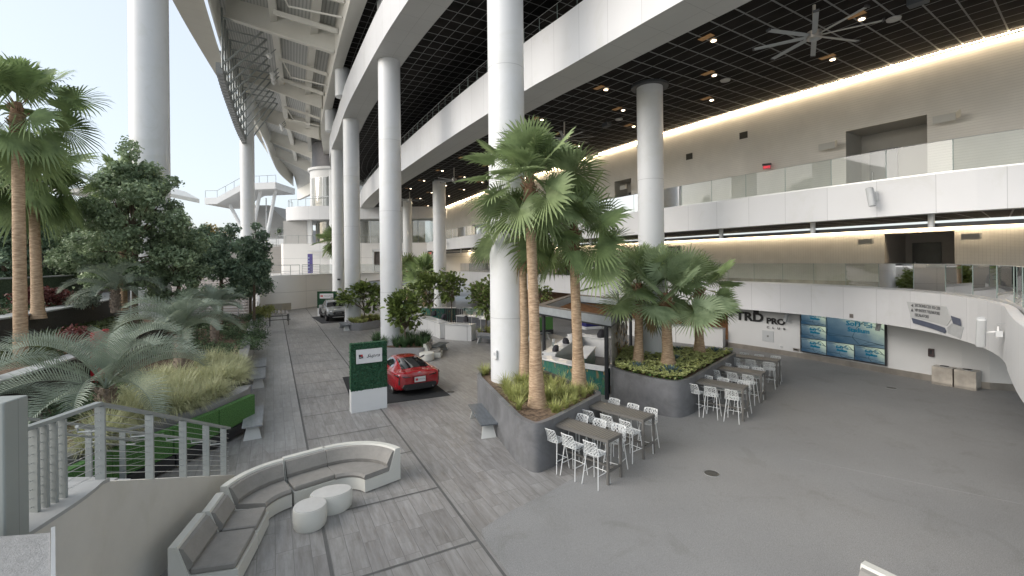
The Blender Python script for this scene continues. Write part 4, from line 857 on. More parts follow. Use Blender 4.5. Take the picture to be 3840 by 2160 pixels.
# ---------------------------------------------------------------- planters
M_pl = pm('grey_planter_concrete', (.135, .138, .145), .5, var=.14, scale=1.3, bump=.1, bscale=14, c2=(.165, .168, .175))
M_pl2 = pm('light_grey_planter', (.24, .24, .245), .6, var=.08, scale=2)
def planter(label, poly, h, r, soil=.1, m=None, rim=.14):
    P = rounded(poly, r, 6); t = thing('planter', label, 'planter'); I = shrink(P, rim); b = MB()
    b.prism(P, 0, h, top=False); n0 = len(b.v); n = len(P); b.v += [(p[0], p[1], h) for p in P]+[(p[0], p[1], h) for p in I]+[(p[0], p[1], h-soil-.05) for p in I]
    for i in range(n):
        j = (i+1) % n; b.face((n0+i, n0+j, n0+n+j, n0+n+i)); b.face((n0+n+i, n0+n+j, n0+2*n+j, n0+2*n+i))
    b.build('wall', m or M_pl, t, True); b = MB(); b.v = [(p[0], p[1], h-soil) for p in shrink(P, rim*.8)]; b.face(range(n)); b.build('soil', M_mulch, t); return P
PL1 = [(-1.45, 17.0), (.12, 12.1), (.55, 11.55), (1.05, 12.0), (2.85, 14.35), (2.35, 15.1), (.9, 17.9), (-.6, 18.3)]
PL2 = [(3.7, 17.5), (4.8, 16.0), (5.55, 15.45), (6.15, 15.85), (9.95, 20.3), (9.5, 20.9), (5.2, 21.8), (4.5, 21.3)]
planter('big dark grey planter round the widest column, with palms and yellow-green grass', PL1, 1.25, .9)
planter('big dark grey planter filled with pale yellow-green succulents', PL2, 1.25, .9)
PLB = [(-7.35, 25.55), (-5.0, 25.4), (-4.75, 26.0), (-5.0, 28.9), (-8.5, 29.1), (-8.6, 27.5)]
PLC = [(-14.6, 39.7), (-12.85, 36.2), (-11.95, 36.05), (-10.8, 38.1), (-11.4, 40.2), (-14.4, 40.6)]
planter('light grey low planter behind the red car with strap-leaf grass', PLB, .6, .7, m=M_pl2); planter('light grey low planter beside the grey truck with yellow grass', PLC, .6, .6, m=M_pl2)
PLD = [(-2.45, 30.9), (-1.2, 30.1), (-.4, 31.4), (-1.7, 32.2)]; planter('small grey planter at the end of the white service counter', PLD, .6, .15, m=M_pl2)
PLE = [(-22.6, 53.4), (-20.2, 52.6), (-19.4, 54.5), (-21.6, 55.6)]; planter('far planter behind the grey truck at the foot of the small palm', PLE, .6, .3, m=M_pl2)
tufts('grass_clumps', [(x, y, 1.12, random.Random(i).uniform(.7, 1.1)) for i, (x, y) in enumerate(scatter(shrink(PL1, .3), 52, 3, [(-.15, 16.4, .8), (.7, 13.4, .5), (2.15, 14.9, .35), (.47, 15.9, .35), (.6, 12.4, .6)]))], .62, 95, 4, L_grass, .007, 1.25, label='yellow-green grass clumps in the palm planter')
tufts('grass_clumps', [(x, y, .5, 1) for x, y in scatter(shrink(PLC, .2), 60, 5, [(-13.5, 38.8, .8)])], .5, 60, 6, L_grass, .011, 1.2, label='yellow grass in the planter beside the truck')
tufts('strap_grass', [(x, y, .5, 1) for x, y in scatter(shrink(PLB, .2), 42, 7, [(-7.25, 27.5, .8)])], .75, 60, 8, L_strap, .013, .95, label='dark green strap-leaf grass in the planter behind the red car')
tufts('grass_clumps', [(x, y, .5, 1) for x, y in scatter(shrink(PLD, .12), 14, 9)], .55, 60, 10, L_grass, .01, 1.1, label='yellow grass in the small planter by the counter')
tufts('strap_grass', [(x, y, .5, 1) for x, y in scatter(shrink(PLE, .12), 14, 19)], .5, 40, 20, L_strap, .02, 1.1, label='green grass under the small far palm')
# succulent carpet with pale rosettes
g = np.random.default_rng(5); V = []; F = []; V2 = []; F2 = []; n0 = m0 = 0
for i, (x, y) in enumerate(scatter(shrink(PL2, .22), 2600, 12, [(6.2, 20.4, .58), (5, 18.3, .22), (6, 17.75, .26), (8.15, 20.05, .25)])):
    lime = g.random() < .76; r0 = g.uniform(.045, .085)*(1.15 if lime else .9); zz = 1.15+g.uniform(.02, .14)+(.07 if lime else -.02)
    for k in range(7):
        a = k*.9+g.uniform(0, .4); tl_ = g.uniform(.35, .9); d = np.array([math.cos(a)*math.cos(tl_), math.sin(a)*math.cos(tl_), math.sin(tl_)]); s = np.array([-math.sin(a), math.cos(a), 0])*r0*.42; c = np.array([x, y, zz])
        L = V if lime else V2; Fx = F if lime else F2; n_ = n0 if lime else m0; L += [c, c+d*r0*.6+s, c+d*r0*1.25, c+d*r0*.6-s]; Fx.append((n_, n_+1, n_+2, n_+3))
        if lime: n0 += 4
        else: m0 += 4
tag(fast_mesh('succulent_rosettes', np.array(V), np.array(F), leafmat('pale_lime_succulent', (.52, .56, .24), .22, 9, .5, tr=.1)), 'pale yellow-green succulent rosettes carpeting the second big planter', kind='stuff')
tag(fast_mesh('succulent_leaves', np.array(V2), np.array(F2), leafmat('green_succulent', (.10, .19, .05), .4, 9, .5, tr=.1)), 'darker green succulent leaves between the pale rosettes', kind='stuff')
M_agave = pm('agave_blue', (.10, .16, .17), .5, var=.2, scale=6)
def agave(label, x, y, z, s, seed):
    g = random.Random(seed); b = MB()
    for k in range(26):
        a = k*2.4; el = R(20+60*k/26); L = s*(.55+.35*(1-k/26)); hd = (math.cos(a), math.sin(a)); p = [(0, 0, 0)]
        q = lambda f, w_: [(hd[0]*f*L*math.cos(el)-hd[1]*w_, hd[1]*f*L*math.cos(el)+hd[0]*w_, f*L*math.sin(el)-.04*s*(f*(1-f))), (hd[0]*f*L*math.cos(el), hd[1]*f*L*math.cos(el), f*L*math.sin(el)-.03*s-.1*s*f*(1-f)), (hd[0]*f*L*math.cos(el)+hd[1]*w_, hd[1]*f*L*math.cos(el)-hd[0]*w_, f*L*math.sin(el)-.04*s*(f*(1-f)))]
        b.rings([q(.05, .03*s), q(.5, .075*s), q(.8, .055*s), q(1, .004*s)], closed=False)
    o = b.build('agave', M_agave, None, True, (x, y, z)); tag(o, label, 'succulent plant', 'blue agaves in the succulent planter'); return o
for i, (x, y, s, l) in enumerate(((5.75, 16.75, .62, 'blue agave in front of the middle palm of the succulent planter'), (4.75, 17.5, .55, 'blue agave at the foot of the left palm in the succulent planter'), (7.4, 20.6, .55, 'blue agave behind the middle palm, against the back rim'), (8.95, 20.2, .55, 'blue agave at the right end of the succulent planter'), (6.75, 18.9, .5, 'blue agave between the middle palm and the white column'))): agave(l, x, y, 1.16, s, 40+i)
# ---------------------------------------------------------------- palms of the two big planters
gp = 'fan palms in the big planters'
fan_palm('tallest fan palm in front of the widest column', .70, 13.4, 1.15, 5.75, .30, .145, 1.05, 1.15, 3, 46, L_fan, (-.15, .15), .95, (-58, 88), gp, droop=.45)
fan_palm('slimmer fan palm close behind the tallest, with a shaggy brown neck', .42, 15.9, 1.15, 4.5, .27, .13, 1.0, .9, 9, 20, L_fan, (-.05, 0), 1.25, (-48, 75), gp, droop=.7, skirt=2)
fan_palm('fan palm at the right end of the grass planter with dark drooping fronds', 2.15, 14.9, 1.15, 4.2, .30, .15, 1.15, 1.15, 17, 32, L_fand, (-.12, .1), 1.2, (-46, 84), gp, droop=.6, skirt=0)
fan_palm('short fan palm at the left of the succulent planter', 5.0, 18.3, 1.15, 2.5, .26, .15, 1.05, 1.25, 23, 25, L_fan, (.05, 0), .8, (-50, 86), gp, droop=.5, skirt=1)
fan_palm('short thick fan palm in the middle of the succulent planter with broad blue-green fans', 6.0, 17.75, 1.15, 2.05, .33, .18, 1.20, 1.3, 31, 25, L_fanb, (-.05, 0), .9, (-24, 88), gp, nb=40, droop=.25)
fan_palm('short fan palm at the right of the succulent planter', 8.15, 20.05, 1.15, 2.2, .30, .17, .95, 1.1, 37, 22, L_fand, (.0, 0), .8, (-35, 86), gp, droop=.35)
# distant small palms
gq2 = 'smaller palms further down the hall'
fan_palm('small upright palm against the pale far wall behind the truck', -20.7, 54.0, .5, 6.2, .42, .2, 1.5, 1.0, 41, 22, L_fan, (-.3, 0), 1.5, (-72, 80), gq2, nb=24)
fan_palm('low palm half hidden by the column behind the red car', -11.9, 52.5, .4, 3.3, .3, .2, 1.6, 1.0, 43, 18, L_fan, (0, 0), .8, (-40, 80), gq2, nb=22)
fan_palm('low dark palm beside the far column under the exit sign', -8.9, 46.5, .4, 3.3, .3, .2, 1.5, 1.0, 47, 20, L_fand, (0, 0), .8, (-50, 80), gq2, nb=22)
# ---------------------------------------------------------------- fiddle-leaf trees
def fig_tree(label, x, y, z, h, rad, seed, n=420, size=.26, branches=3, group='fiddle-leaf trees in the plaza planters'):
    t = thing('fiddle_leaf_tree', label, 'tree', (x, y, z), 0, group); g = np.random.default_rng(seed); b = MB(); b.tube([(0, 0, -.1), (.03, 0, h*.5), (-.04, .02, h)], [.05, .04, .03], 8); tips = []
    for k in range(14):
        d = unit(g.normal(size=3)+Zu*.2); p = np.array([0, 0, h+rad[2]*.75])+d*np.array(rad)*g.uniform(.55, .95); b.tube([(0, 0, h*g.uniform(.75, 1.0)), tuple(np.array([0, 0, h])+(p-np.array([0, 0, h]))*.5+np.array([0, 0, -.05])), tuple(p)], [.028, .02, .012], 6); tips.append(p)
    b.build('trunk', M_bark2, t, True); V = []; F = []; n0 = 0
    for i in range(n):
        p = tips[i % len(tips)]+g.normal(size=3)*np.array(rad)*.17; out = unit(p-tips[i % len(tips)]+(p-np.array([0, 0, h+rad[2]*.6]))*.35+Zu*.22+g.normal(size=3)*.25); s = unit(np.cross(out, Zu+.3*g.normal(size=3))); nrm = np.cross(s, out); L = size*g.uniform(.7, 1.25)
        W = [.05, .22, .34, .30, .06]; T = [0, .3, .62, .88, 1]; row = []
        for w_, tt in zip(W, T):
            c = p+out*L*tt-Zu*L*.22*tt*tt; V += [c-s*w_*L+nrm*.16*w_*L, c-nrm*.05*L*(1 if w_ > .1 else 0), c+s*w_*L+nrm*.16*w_*L]
        for j in range(4):
            a = n0+3*j; F += [(a, a+1, a+4, a+3), (a+1, a+2, a+5, a+4)]
        n0 += 15
    fast_mesh('crown', np.array(V), np.array(F), L_fig, t, True); return t
fig_tree('fiddle-leaf tree in the planter just behind the red car', -6.25, 26.6, .5, 1.15, (1.05, 1.0, 1.15), 51, 760, .30)
fig_tree('slender multi-stem fiddle-leaf tree beside the grey truck', -12.4, 38.3, .5, 1.05, (1.75, 1.5, 1.15), 52, 860, .38)
fig_tree('fiddle-leaf tree behind the left end of the white counter', -6.9, 38.6, .5, 1.4, (1.5, 1.3, 1.35), 53, 700, .38)
fig_tree('narrow fiddle-leaf tree behind the middle of the white counter', -5.0, 37.6, .5, 1.8, (.95, .9, 1.35), 54, 420, .36)
fig_tree('fiddle-leaf tree in the small planter left of the widest column', -1.85, 31.6, .5, 1.65, (1.15, 1.0, 1.35), 55, 620, .31)
fig_tree('fiddle-leaf tree peeking out right of the palm trunks, far off', 2.3, 36.5, 0, 1.9, (.8, .8, .7), 56, 160, .3)
# ---------------------------------------------------------------- left garden
gt = 'tall fan palms at the left edge'
fan_palm('tall fan palm at the left edge, nearest of three', -17.05, 15.9, 2.0, 7.9, .25, .16, 1.15, 1.3, 61, 36, L_fand, (-.15, .1), 1.2, (-62, 88), gt, droop=.8)
fan_palm('tall fan palm at the left edge, the one right behind the nearest trunk', -20.9, 20.2, 3.2, 5.4, .28, .17, 1.45, 1.2, 62, 28, L_fand, (-.25, .1), 1.0, (-72, 70), gt, droop=.9)
fan_palm('tall fan palm at the left edge, leftmost behind the others', -23.3, 20.6, 3.2, 6.0, .30, .18, 1.4, 1.2, 63, 28, L_fand, (-.5, 0), 1.0, (-72, 80), gt, droop=.9)
fan_palm('small fan palm poking out of the top of the large leafy tree', -21.6, 25.5, 3.0, 6.4, .2, .14, 1.1, 1.0, 64, 22, L_fan, (0, 0), .6, (-50, 80), None, nb=22)
gf = 'silvery feather palms in the garden bed'
feather_palm('silvery feather palm nearest the stair railing', -10.75, 12.1, 1.08, 1.05, .24, .16, 2.6, 71, 16, gf, spread=(12, 80))
feather_palm('silvery feather palm standing in the pale grass', -12.0, 16.7, 1.08, 1.75, .30, .17, 2.2, 72, 19, gf, (-.1, 0), spread=(22, 85))
feather_palm('smaller silvery feather palm further back in the bed', -15.6, 24.0, 1.08, 1.9, .2, .14, 1.8, 73, 15, gf, spread=(20, 85))
feather_palm('silvery feather palm at the far left foreground, partly out of view', -14.3, 11.6, 1.08, .5, .22, .15, 2.6, 74, 14, gf)
feather_palm('feather palm on the terrace in front of the big leafy tree', -19.9, 23.0, 3.1, 1.0, .2, .14, 2.2, 75, 14, gf)
broadleaf('large mid-green leafy tree left of the giant column', -20.1, 24.4, 2.1, 5.9, (2.45, 1.8, 3.3), 81, 21000, .21, L_tree, .12, 58, .58, [(-.2, 0, 9.3, .5, .5, .7), (2.2, 0, 5.4, .8, .7, .6), (2.6, 0, 3.6, .7, .6, .5), (-2.6, 0, 4.4, .8, .7, .5), (.5, -.6, 2.6, 1.0, .7, .6), (-1.4, -.5, 2.6, 1.0, .7, .6)])
broadleaf('dark leafy tree right of the giant column', -19.2, 30.2, 1.2, 4.7, (1.9, 1.6, 2.1), 82, 10500, .22, L_tree2, .1, 44, .56, [(0.4, 0, 2.3, 1.2, .9, .6), (-1.2, 0, 2.2, .9, .8, .6)])
broadleaf('narrow conical tree in front of the far roof column', -18.6, 33.0, 1.2, 4.9, (1.0, 1.0, 2.6), 83, 5500, .24, L_tree2, .08, 22, .6)
broadleaf('low dark tree beside the white handrail', -20.3, 35.5, 1.2, 3.0, (1.6, 1.2, 1.3), 84, 4000, .26, L_tree2, .08, 18, .6)
broadleaf('bushy tree between the palm trunks and the large leafy tree', -30.5, 33, 4.2, 3.0, (3.2, 2.4, 2.4), 85, 11000, .26, L_tree, .12, 44, .85)
broadleaf('low leafy tree in front of the foot of the giant left column', -18.9, 25.9, 1.2, 4.0, (1.7, 1.3, 2.3), 88, 9000, .21, L_tree, .09, 34, .55)
broadleaf('full leafy tree just right of the palm trunks', -30.6, 27.6, 4.2, 2.9, (2.3, 1.8, 2.6), 89, 10000, .23, L_tree2, .1, 36, .7)
broadleaf('dark tree behind the palm trunks', -36.5, 36.5, 4.4, 3.4, (3.0, 2.5, 2.6), 86, 8000, .3, L_tree2, .12, 30, 1.0)
broadleaf('leafy tree filling the gap left of the large tree', -26.8, 31.0, 3.6, 3.6, (3.0, 2.0, 2.9), 87, 12000, .25, L_tree, .12, 32, .85)
for i, (x, y, cz, rr, m_, l) in enumerate(((-62, 70, 9, 3.6, L_warm, 'tree painted sunlit gold beyond the palm trunks'), (-66, 88, 10, 4.2, L_warm, 'tree painted sunlit gold far off between leafy tree and roof column'), (-54, 84, 9.6, 3.0, L_warm, 'small tree painted sunlit gold, right of the similar one, by the walkway'), (-50, 62, 6.5, 3.2, L_tree, 'grey-green tree far behind the large leafy tree'), (-48, 48, 3.8, 3.0, L_tree, 'mid-green tree on the upper terrace at far left'), (-41.5, 85, 11.5, 1.8, L_tree, 'palm-like treetop seen between the walkway struts'), (-60, 55, 5.0, 3.2, L_tree2, 'dark tree low at the far left horizon'))):
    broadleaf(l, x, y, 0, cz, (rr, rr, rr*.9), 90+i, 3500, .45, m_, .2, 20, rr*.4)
# ground cover
GP = [(p[0], p[1]) for p in off(KC, -.55)]+[(-15.2, 20), (-14.6, 14), (-14.3, 8)]
bed = [(-9.6, 10.2), (-9.75, 12.1), (-9.3, 13.6), (-9.3, 15.2), (-10.1, 17.2), (-11.3, 19.0), (-12.6, 18.6), (-12.9, 16.4), (-11.8, 14.2), (-10.9, 12.6)]
tufts('fountain_grass', [(x, y, 1.05, random.Random(i).uniform(.8, 1.25)) for i, (x, y) in enumerate(scatter(bed, 190, 15, [(-10.75, 12.1, .3), (-12, 16.7, .3)]))], .95, 150, 16, L_pale, .009, 1.75, label='pale green fountain grass flowing over the garden kerb')
def ground_shrubs(name, label, pts, r, n, size, mat, seed):
    B = [(x, y, z+r*.35, r*random.Random(i+seed).uniform(.7, 1.3), r, r*.7) for i, (x, y, z) in enumerate(pts)]; V, F = leafcloud(B, n, size, seed, .6, .5); return tag(fast_mesh(name, V, F, mat), label, kind='stuff')
far_b = [(-15.2, 18.5), (-13.2, 19.5), (-12.2, 22), (-14.8, 27), (-19, 35), (-22, 36), (-23, 30), (-18.5, 24)]
ground_shrubs('dark_shrubs', 'dark green shrubs along the back of the garden bed', [(x, y, 1.05) for x, y in scatter(far_b, 60, 21)], .55, 20000, .10, L_shrub, 22)
ground_shrubs('dark_shrubs', 'dark green ground cover below the dark retaining wall', [(x, y, 1.05) for x, y in scatter([(-14.0, 10.5), (-14.2, 13), (-15.2, 16.8), (-13.4, 17.5), (-12.2, 15), (-11.3, 12.5), (-11.3, 10)], 46, 23)], .42, 16000, .085, L_shrub, 24)
ground_shrubs('lime_ferns', 'bright lime ferns beside the stair railing', [(x, y, 1.05) for x, y in scatter([(-13.8, 8), (-13.9, 11), (-11.5, 11.2), (-10.3, 9.8), (-10.3, 8)], 26, 25)], .4, 7000, .11, L_lime, 26)
ground_shrubs('terrace_cover', 'green ground cover on the first garden terrace', [(x, y, 2.05) for x, y in scatter([(-15.2, 11), (-16.3, 16.5), (-18.5, 22), (-22, 27), (-23, 26), (-20.8, 19.5), (-19.2, 13)], 60, 27)], .45, 16000, .12, leafmat('olive_cover', (.10, .13, .05), .5, 3), 28)
ground_shrubs('terrace_cover', 'mixed shrubs on the second garden terrace', [(x, y, 3.15) for x, y in scatter([(-19.5, 12), (-21.5, 18.5), (-25.5, 28), (-29, 32), (-29.5, 28), (-28, 18)], 70, 29)], .5, 16000, .14, L_shrub, 30)
ground_shrubs('terrace_cover', 'shrubs on the top garden terrace behind the trunks', [(x, y, 4.6) for x, y in scatter([(-28, 14), (-29.5, 26), (-33, 36), (-44, 44), (-40, 20)], 70, 31)], .8, 14000, .2, L_shrub, 32)
def shrub(label, x, y, z, r, n, size, mat, seed):
    t = thing('shrub', label, 'shrub', (x, y, z)); V, F = leafcloud(clumps((0, 0, r*.6), (r, r, r*.4), 8, r*.5, seed), n, size, seed, .5); fast_mesh('foliage', V, F, mat, t); b = MB(); b.tube([(0, 0, -.05), (0, 0, r*.5)], .03, 5); b.build('stem', M_bark2, t); return t
shrub('reddish shrub on the second terrace below the ivy wall', -24.2, 23.5, 3.15, 1.1, 1800, .16, L_red, 33); shrub('dark red shrub behind the nearest tall palm trunk', -16.2, 17.2, 2.05, .8, 1800, .12, L_red, 34)
shrub('silvery round shrub beside the ivy-covered wall', -21.6, 23.6, 3.15, .7, 1500, .10, L_pindo, 35); shrub('small dark shrub at the front edge of the pale grass', -10.2, 11.2, 1.05, .38, 900, .07, L_shrub, 36)
shrub('yellow-green shrub at the far end of the garden bed', -19.6, 36.0, 1.1, .9, 1500, .14, L_grass, 37)
# ---------------------------------------------------------------- bar tables and stools
M_tab = pm('taupe_table_metal', (.15, .145, .135), .45, metal=.2, var=.06, scale=4)
M_slat = panelmat('taupe_slats', (.185, .175, .155), (.05, .048, .045), .075, 0, .016, .5, .08, 3)
def bar_table(label, x, y, rz, L=1.8, W=.62, H=1.08, group='slatted bar tables'):
    t = thing('bar_table', label, 'table', (x, y, 0), rz, group); b = MB(); z = H-.02
    b.add([(-L/2+.04, -W/2+.04, H), (L/2-.04, -W/2+.04, H), (L/2-.04, W/2-.04, H), (-L/2+.04, W/2-.04, H)], [(0, 1, 2, 3)], [[(0, 0), (L-.08, 0), (L-.08, W), (0, W)]]); b.build('slatted_top', M_slat, t)
    b = MB(); b.box((0, -W/2+.025, H-.03), (L, .05, .075)); b.box((0, W/2-.025, H-.03), (L, .05, .075)); b.box((-L/2+.025, 0, H-.03), (.05, W-.1, .073)); b.box((L/2-.025, 0, H-.03), (.05, W-.1, .073)); b.build('frame', M_tab, t)
    for sx in (-1, 1):
        for sy in (-1, 1): b = MB(); b.box((sx*(L/2-.03), sy*(W/2-.03), (H-.07)/2), (.055, .055, H-.07)); b.build('leg', M_tab, t)
        b = MB(); b.box((sx*(L/2-.03), 0, .32), (.04, W-.11, .06)); b.build('stretcher', M_tab, t)
    b = MB(); b.box((0, 0, .32), (L-.1, .05, .05)); b.build('stretcher', M_tab, t); return t
M_stool = pm('white_powder_coat', (.62, .64, .635), .4, var=.02)
def webbing(f, nu, nv, w, seed, jit=.33):        # irregular honeycomb struts mapped by f(u,v)->(point, normal); u,v in 0..1
    g = random.Random(seed); P = {}
    def node(i, j):
        if (i, j) not in P:
            u = i/nu; v = j/nv+(.25/nv if (i+j) % 2 else -.25/nv); ed = i in (0, nu) or j in (0, nv)
            if not ed: u += g.uniform(-jit, jit)/nu; v += g.uniform(-jit, jit)/nv
            P[(i, j)] = (min(1, max(0, u)), min(1, max(0, v)))
        return P[(i, j)]
    b = MB()
    def strut(a, c, wd):
        pa, na = f(*a); pc, nc = f(*c); d = (pc-pa); 
        if d.length < 1e-4: return
        s = d.normalized().cross(na).normalized()*wd/2; th = na*.005
        b.rings([[pa-s-th, pa+s-th, pa+s+th, pa-s+th], [pc-s-th, pc+s-th, pc+s+th, pc-s+th]])
    for i in range(nu+1):
        for j in range(nv+1):
            if j < nv: strut(node(i, j), node(i, j+1), w if 0 < i < nu else w*1.5)
            if i < nu and (i+j) % 2 == 0: strut(node(i, j), node(i+1, j), w)
    for i in range(nu):
        for j in (0, nv): strut(node(i, j), node(i+1, j), w*1.5)
    return b
def make_stool():
    t = thing('bar_stool', 'x', 'bar stool')
    def seatf(u, v):      # u across, v front->back of the seat
        x = (u-.5)*.42*(1-.08*(1-v)); y = .19-.36*v; z = .745+.02*(2*u-1)**2+.012*(1-v)**2*0-.02*math.sin(math.pi*v); return Vector((x, y, z)), Vector((0, 0, 1))
    def backf(u, v):      # v from seat up
        w = .42*(1-.14*v); x = (u-.5)*w; a = v; y = -.17-.035*a-.07*a*a+.03*(2*u-1)**2; z = .74+.06*a*0+.33*a+.0; k = min(1, v/.22); z = .745+.34*v-.0; return Vector((x, y, z)), Vector((0, -1, .25)).normalized()
    webbing(seatf, 9, 9, .013, 3).build('seat', M_stool, t, True); webbing(backf, 9, 9, .013, 5).build('backrest', M_stool, t, True)
    b = MB(); e = [backf(0, v/6)[0] for v in range(7)]+[backf(u/5, 1)[0]+Vector((0, 0, .0)) for u in range(1, 5)]+[backf(1, 1-v/6)[0] for v in range(7)]; e[6] += Vector((.02, 0, -.01)); e[11] += Vector((-.02, 0, -.01)); b.tube(e, .011, 6); b.build('back_frame', M_stool, t, True)
    b = MB(); b.tube([seatf(0, 1)[0], seatf(0, 0)[0], seatf(1, 0)[0], seatf(1, 1)[0]], .011, 6); b.build('seat_rim', M_stool, t, True)
    F = {}
    for sx in (-1, 1):
        for sy in (-1, 1):
            top = Vector((sx*.17, .02+sy*.15, .74)); bot = Vector((sx*.235, .02+sy*.25, 0)); F[(sx, sy)] = (top, bot); b = MB(); b.tube([top, bot], .0125, 6); b.build('leg', M_stool, t, True)
    pt = lambda k, z: F[k][1].lerp(F[k][0], z/.74)
    for a, c, z in (((-1, 1), (1, 1), .27), ((-1, 1), (-1, -1), .30), ((1, 1), (1, -1), .30)):
        b = MB(); b.tube([pt(a, z), pt(c, z)], .010, 6); b.build('footrest', M_stool, t)
    return t
S0 = make_stool(); used = [False]
ordw = ['left', 'middle', 'right']
TB = [('nearest bar table of all, beside the corner of the palm planter', 1.83, 11.78, -45.3, 'the nearest bar table'),
      ('second nearest bar table, between the two big planters', 3.07, 13.17, -45.3, 'the second nearest bar table'),
      ('third bar table, in front of the succulent planter', 7.1, 15.92, -41.5, 'the third bar table'),
      ('fourth bar table, halfway along the succulent planter', 8.72, 17.8, -41.5, 'the fourth bar table'),
      ('farthest bar table, nearest the video screens', 10.52, 19.9, -41.5, 'the farthest bar table')]
for i, (lab, x, y, a, nm) in enumerate(TB):
    bar_table(lab, x, y, R(a)); g = random.Random(i); ca, sa = math.cos(R(a)), math.sin(R(a))
    for side in (-1, 1):
        for k in range(3):
            u = (-.62, .0, .60)[k]+g.uniform(-.05, .05); v = side*(.42+g.uniform(0, .09)); rz = R(a)+(math.pi if side > 0 else 0)+g.uniform(-.16, .16)
            p = (x+u*ca-v*sa, y+u*sa+v*ca, .014); l = 'white openwork bar stool, %s on the %s side of %s' % (ordw[k], 'near' if side < 0 else 'far', nm)
            if not used[0]: S0.location = p; S0.rotation_euler = (0, 0, rz); S0['label'] = l; S0['group'] = 'white openwork bar stools'; used[0] = True
            else: dup(S0, p, rz, l, 'white openwork bar stools')
# ---------------------------------------------------------------- white lounge seating with grey cushions
M_fibre = pm('white_moulded_shell', (.60, .60, .555), .45, var=.03, scale=2); M_cush = pm('taupe_cushion', (.245, .236, .218), .85, var=.08, scale=5, bump=.25, bscale=22)
def straight_seat(label, c0, c1, depth, group, hb=.80, hs=.30):     # c0->c1 along the back (left to right seen from the seat front), depth to the front
    (x0, y0), (x1, y1) = c0, c1; L = math.dist(c0, c1); an = math.atan2(y1-y0, x1-x0); t = thing('lounge_seat', label, 'sofa', (x0, y0, 0), an, group)
    D = depth; prof = [(0, .02), (-D, .02), (-D, hs), (-.30, hs), (-.13, hb), (0, hb)]
    b = MB(); b.rings([[(x, y, z) for y, z in prof] for x in (0, .012, L-.012, L)], True, True); b.build('shell', M_fibre, t)
    b = MB(); b.rbox((L/2, -D/2-.13, hs+.06), (L-.03, D-.33, .11), 0, .05); b.build('seat_cushion', M_cush, t, True)
    b = MB(); pr = [(-.33, hs+.12), (-.24, hs+.05), (-.12, hb-.10), (-.15, hb-.04), (-.21, hb-.06), (-.35, hs+.2)]; b.rings([[(x, y, z) for y, z in pr] for x in (.02, .04, L-.04, L-.02)], True, True); b.build('back_cushion', M_cush, t, True); return t
def curved_seat(label, cx, cy, a0, a1, Ro, Ri, group, hb=.80, hs=.30):
    t = thing('lounge_seat', label, 'sofa', (cx, cy, 0), 0, group); n = 22
    def arcs(prof, m, nm, e=0.):
        b = MB(); rg = []
        for i in range(n+1):
            a = R(a0+e+(a1-a0-2*e)*i/n); rg.append([(r*math.cos(a), r*math.sin(a), z) for r, z in prof])
        b.rings(rg, True, True); b.build(nm, m, t, True)
    arcs([(Ro, .02), (Ri, .02), (Ri, hs), (Ro-.30, hs), (Ro-.13, hb), (Ro, hb)], M_fibre, 'shell'); arcs([(Ri-.0, hs+.005), (Ri-.02, hs+.06), (Ri+.02, hs+.115), (Ro-.30, hs+.115), (Ro-.26, hs+.005)], M_cush, 'seat_cushion', 1.2)
    arcs([(Ro-.33, hs+.12), (Ro-.24, hs+.05), (Ro-.12, hb-.10), (Ro-.15, hb-.04), (Ro-.21, hb-.06), (Ro-.35, hs+.2)], M_cush, 'back_cushion', 1.2); return t
gs = 'white lounge seating by the stair wall'
straight_seat('straight white loveseat with taupe cushions nearest the bottom edge', (-5.62, 7.42), (-5.86, 8.46), 1.02, gs)
straight_seat('short white seat section between the nearest loveseat and the first curve', (-5.80, 8.5), (-5.98, 9.2), .95, gs)
curved_seat('curved white sofa section against the end of the stair wall', -4.45, 9.55, 129, 183, 1.62, .72, gs)
straight_seat('straight white sofa section joining the two curved ones', (-5.50, 10.88), (-4.78, 11.5), .95, gs)
curved_seat('curved white sofa section at the right end, open to the plaza', -3.86, 10.35, 44, 130, 1.45, .52, gs)
for (l, x, y, rx, ry, h, a) in (('round white drum table in front of the sofas', -4.2, 9.42, .33, .33, .42, 0), ('larger oval white table beside the round one', -4.0, 10.02, .44, .30, .40, R(22))):
    t = thing('drum_table', l, 'table', (x, y, 0), a, 'white drum tables'); b = MB(); rg = []
    for z, k in ((0.0, .86), (.05, .95), (h*.5, 1.0), (h-.03, .99), (h, .955)): rg.append([(rx*k*math.cos(2*math.pi*j/36), ry*k*math.sin(2*math.pi*j/36), z) for j in range(36)])
    b.rings(rg, True, True); b.build('drum', M_fibre, t, True); b = MB(); b.rings([[(rx*k*math.cos(2*math.pi*j/36), ry*k*math.sin(2*math.pi*j/36), z) for j in range(36)] for z, k in ((h+.001, .93), (h+.012, .93), (h+.014, .90))], False, True); b.build('table_top', pm('matte_white_top', (.52, .52, .50), .5, var=.06, scale=4), t, True)
t = straight_seat('white seat with taupe cushion beside the planter behind the red car', (-5.0, 25.6), (-5.0, 26.35), .95, 'white seats by the car planter')
straight_seat('white seat back and grey cushion cropped by the bottom right edge of the view', (5.30, 6.95), (5.80, 6.1), .9, 'white seats at the bottom right edge', .80)
t = thing('ottoman', 'round white ottoman just beyond the red car', 'ottoman', (-4.72, 25.1, 0)); b = MB(); b.tube([(0, 0, 0), (0, 0, .04), (0, 0, .38), (0, 0, .42)], [.36, .40, .41, .38], 30); b.build('drum', M_fibre, t, True)
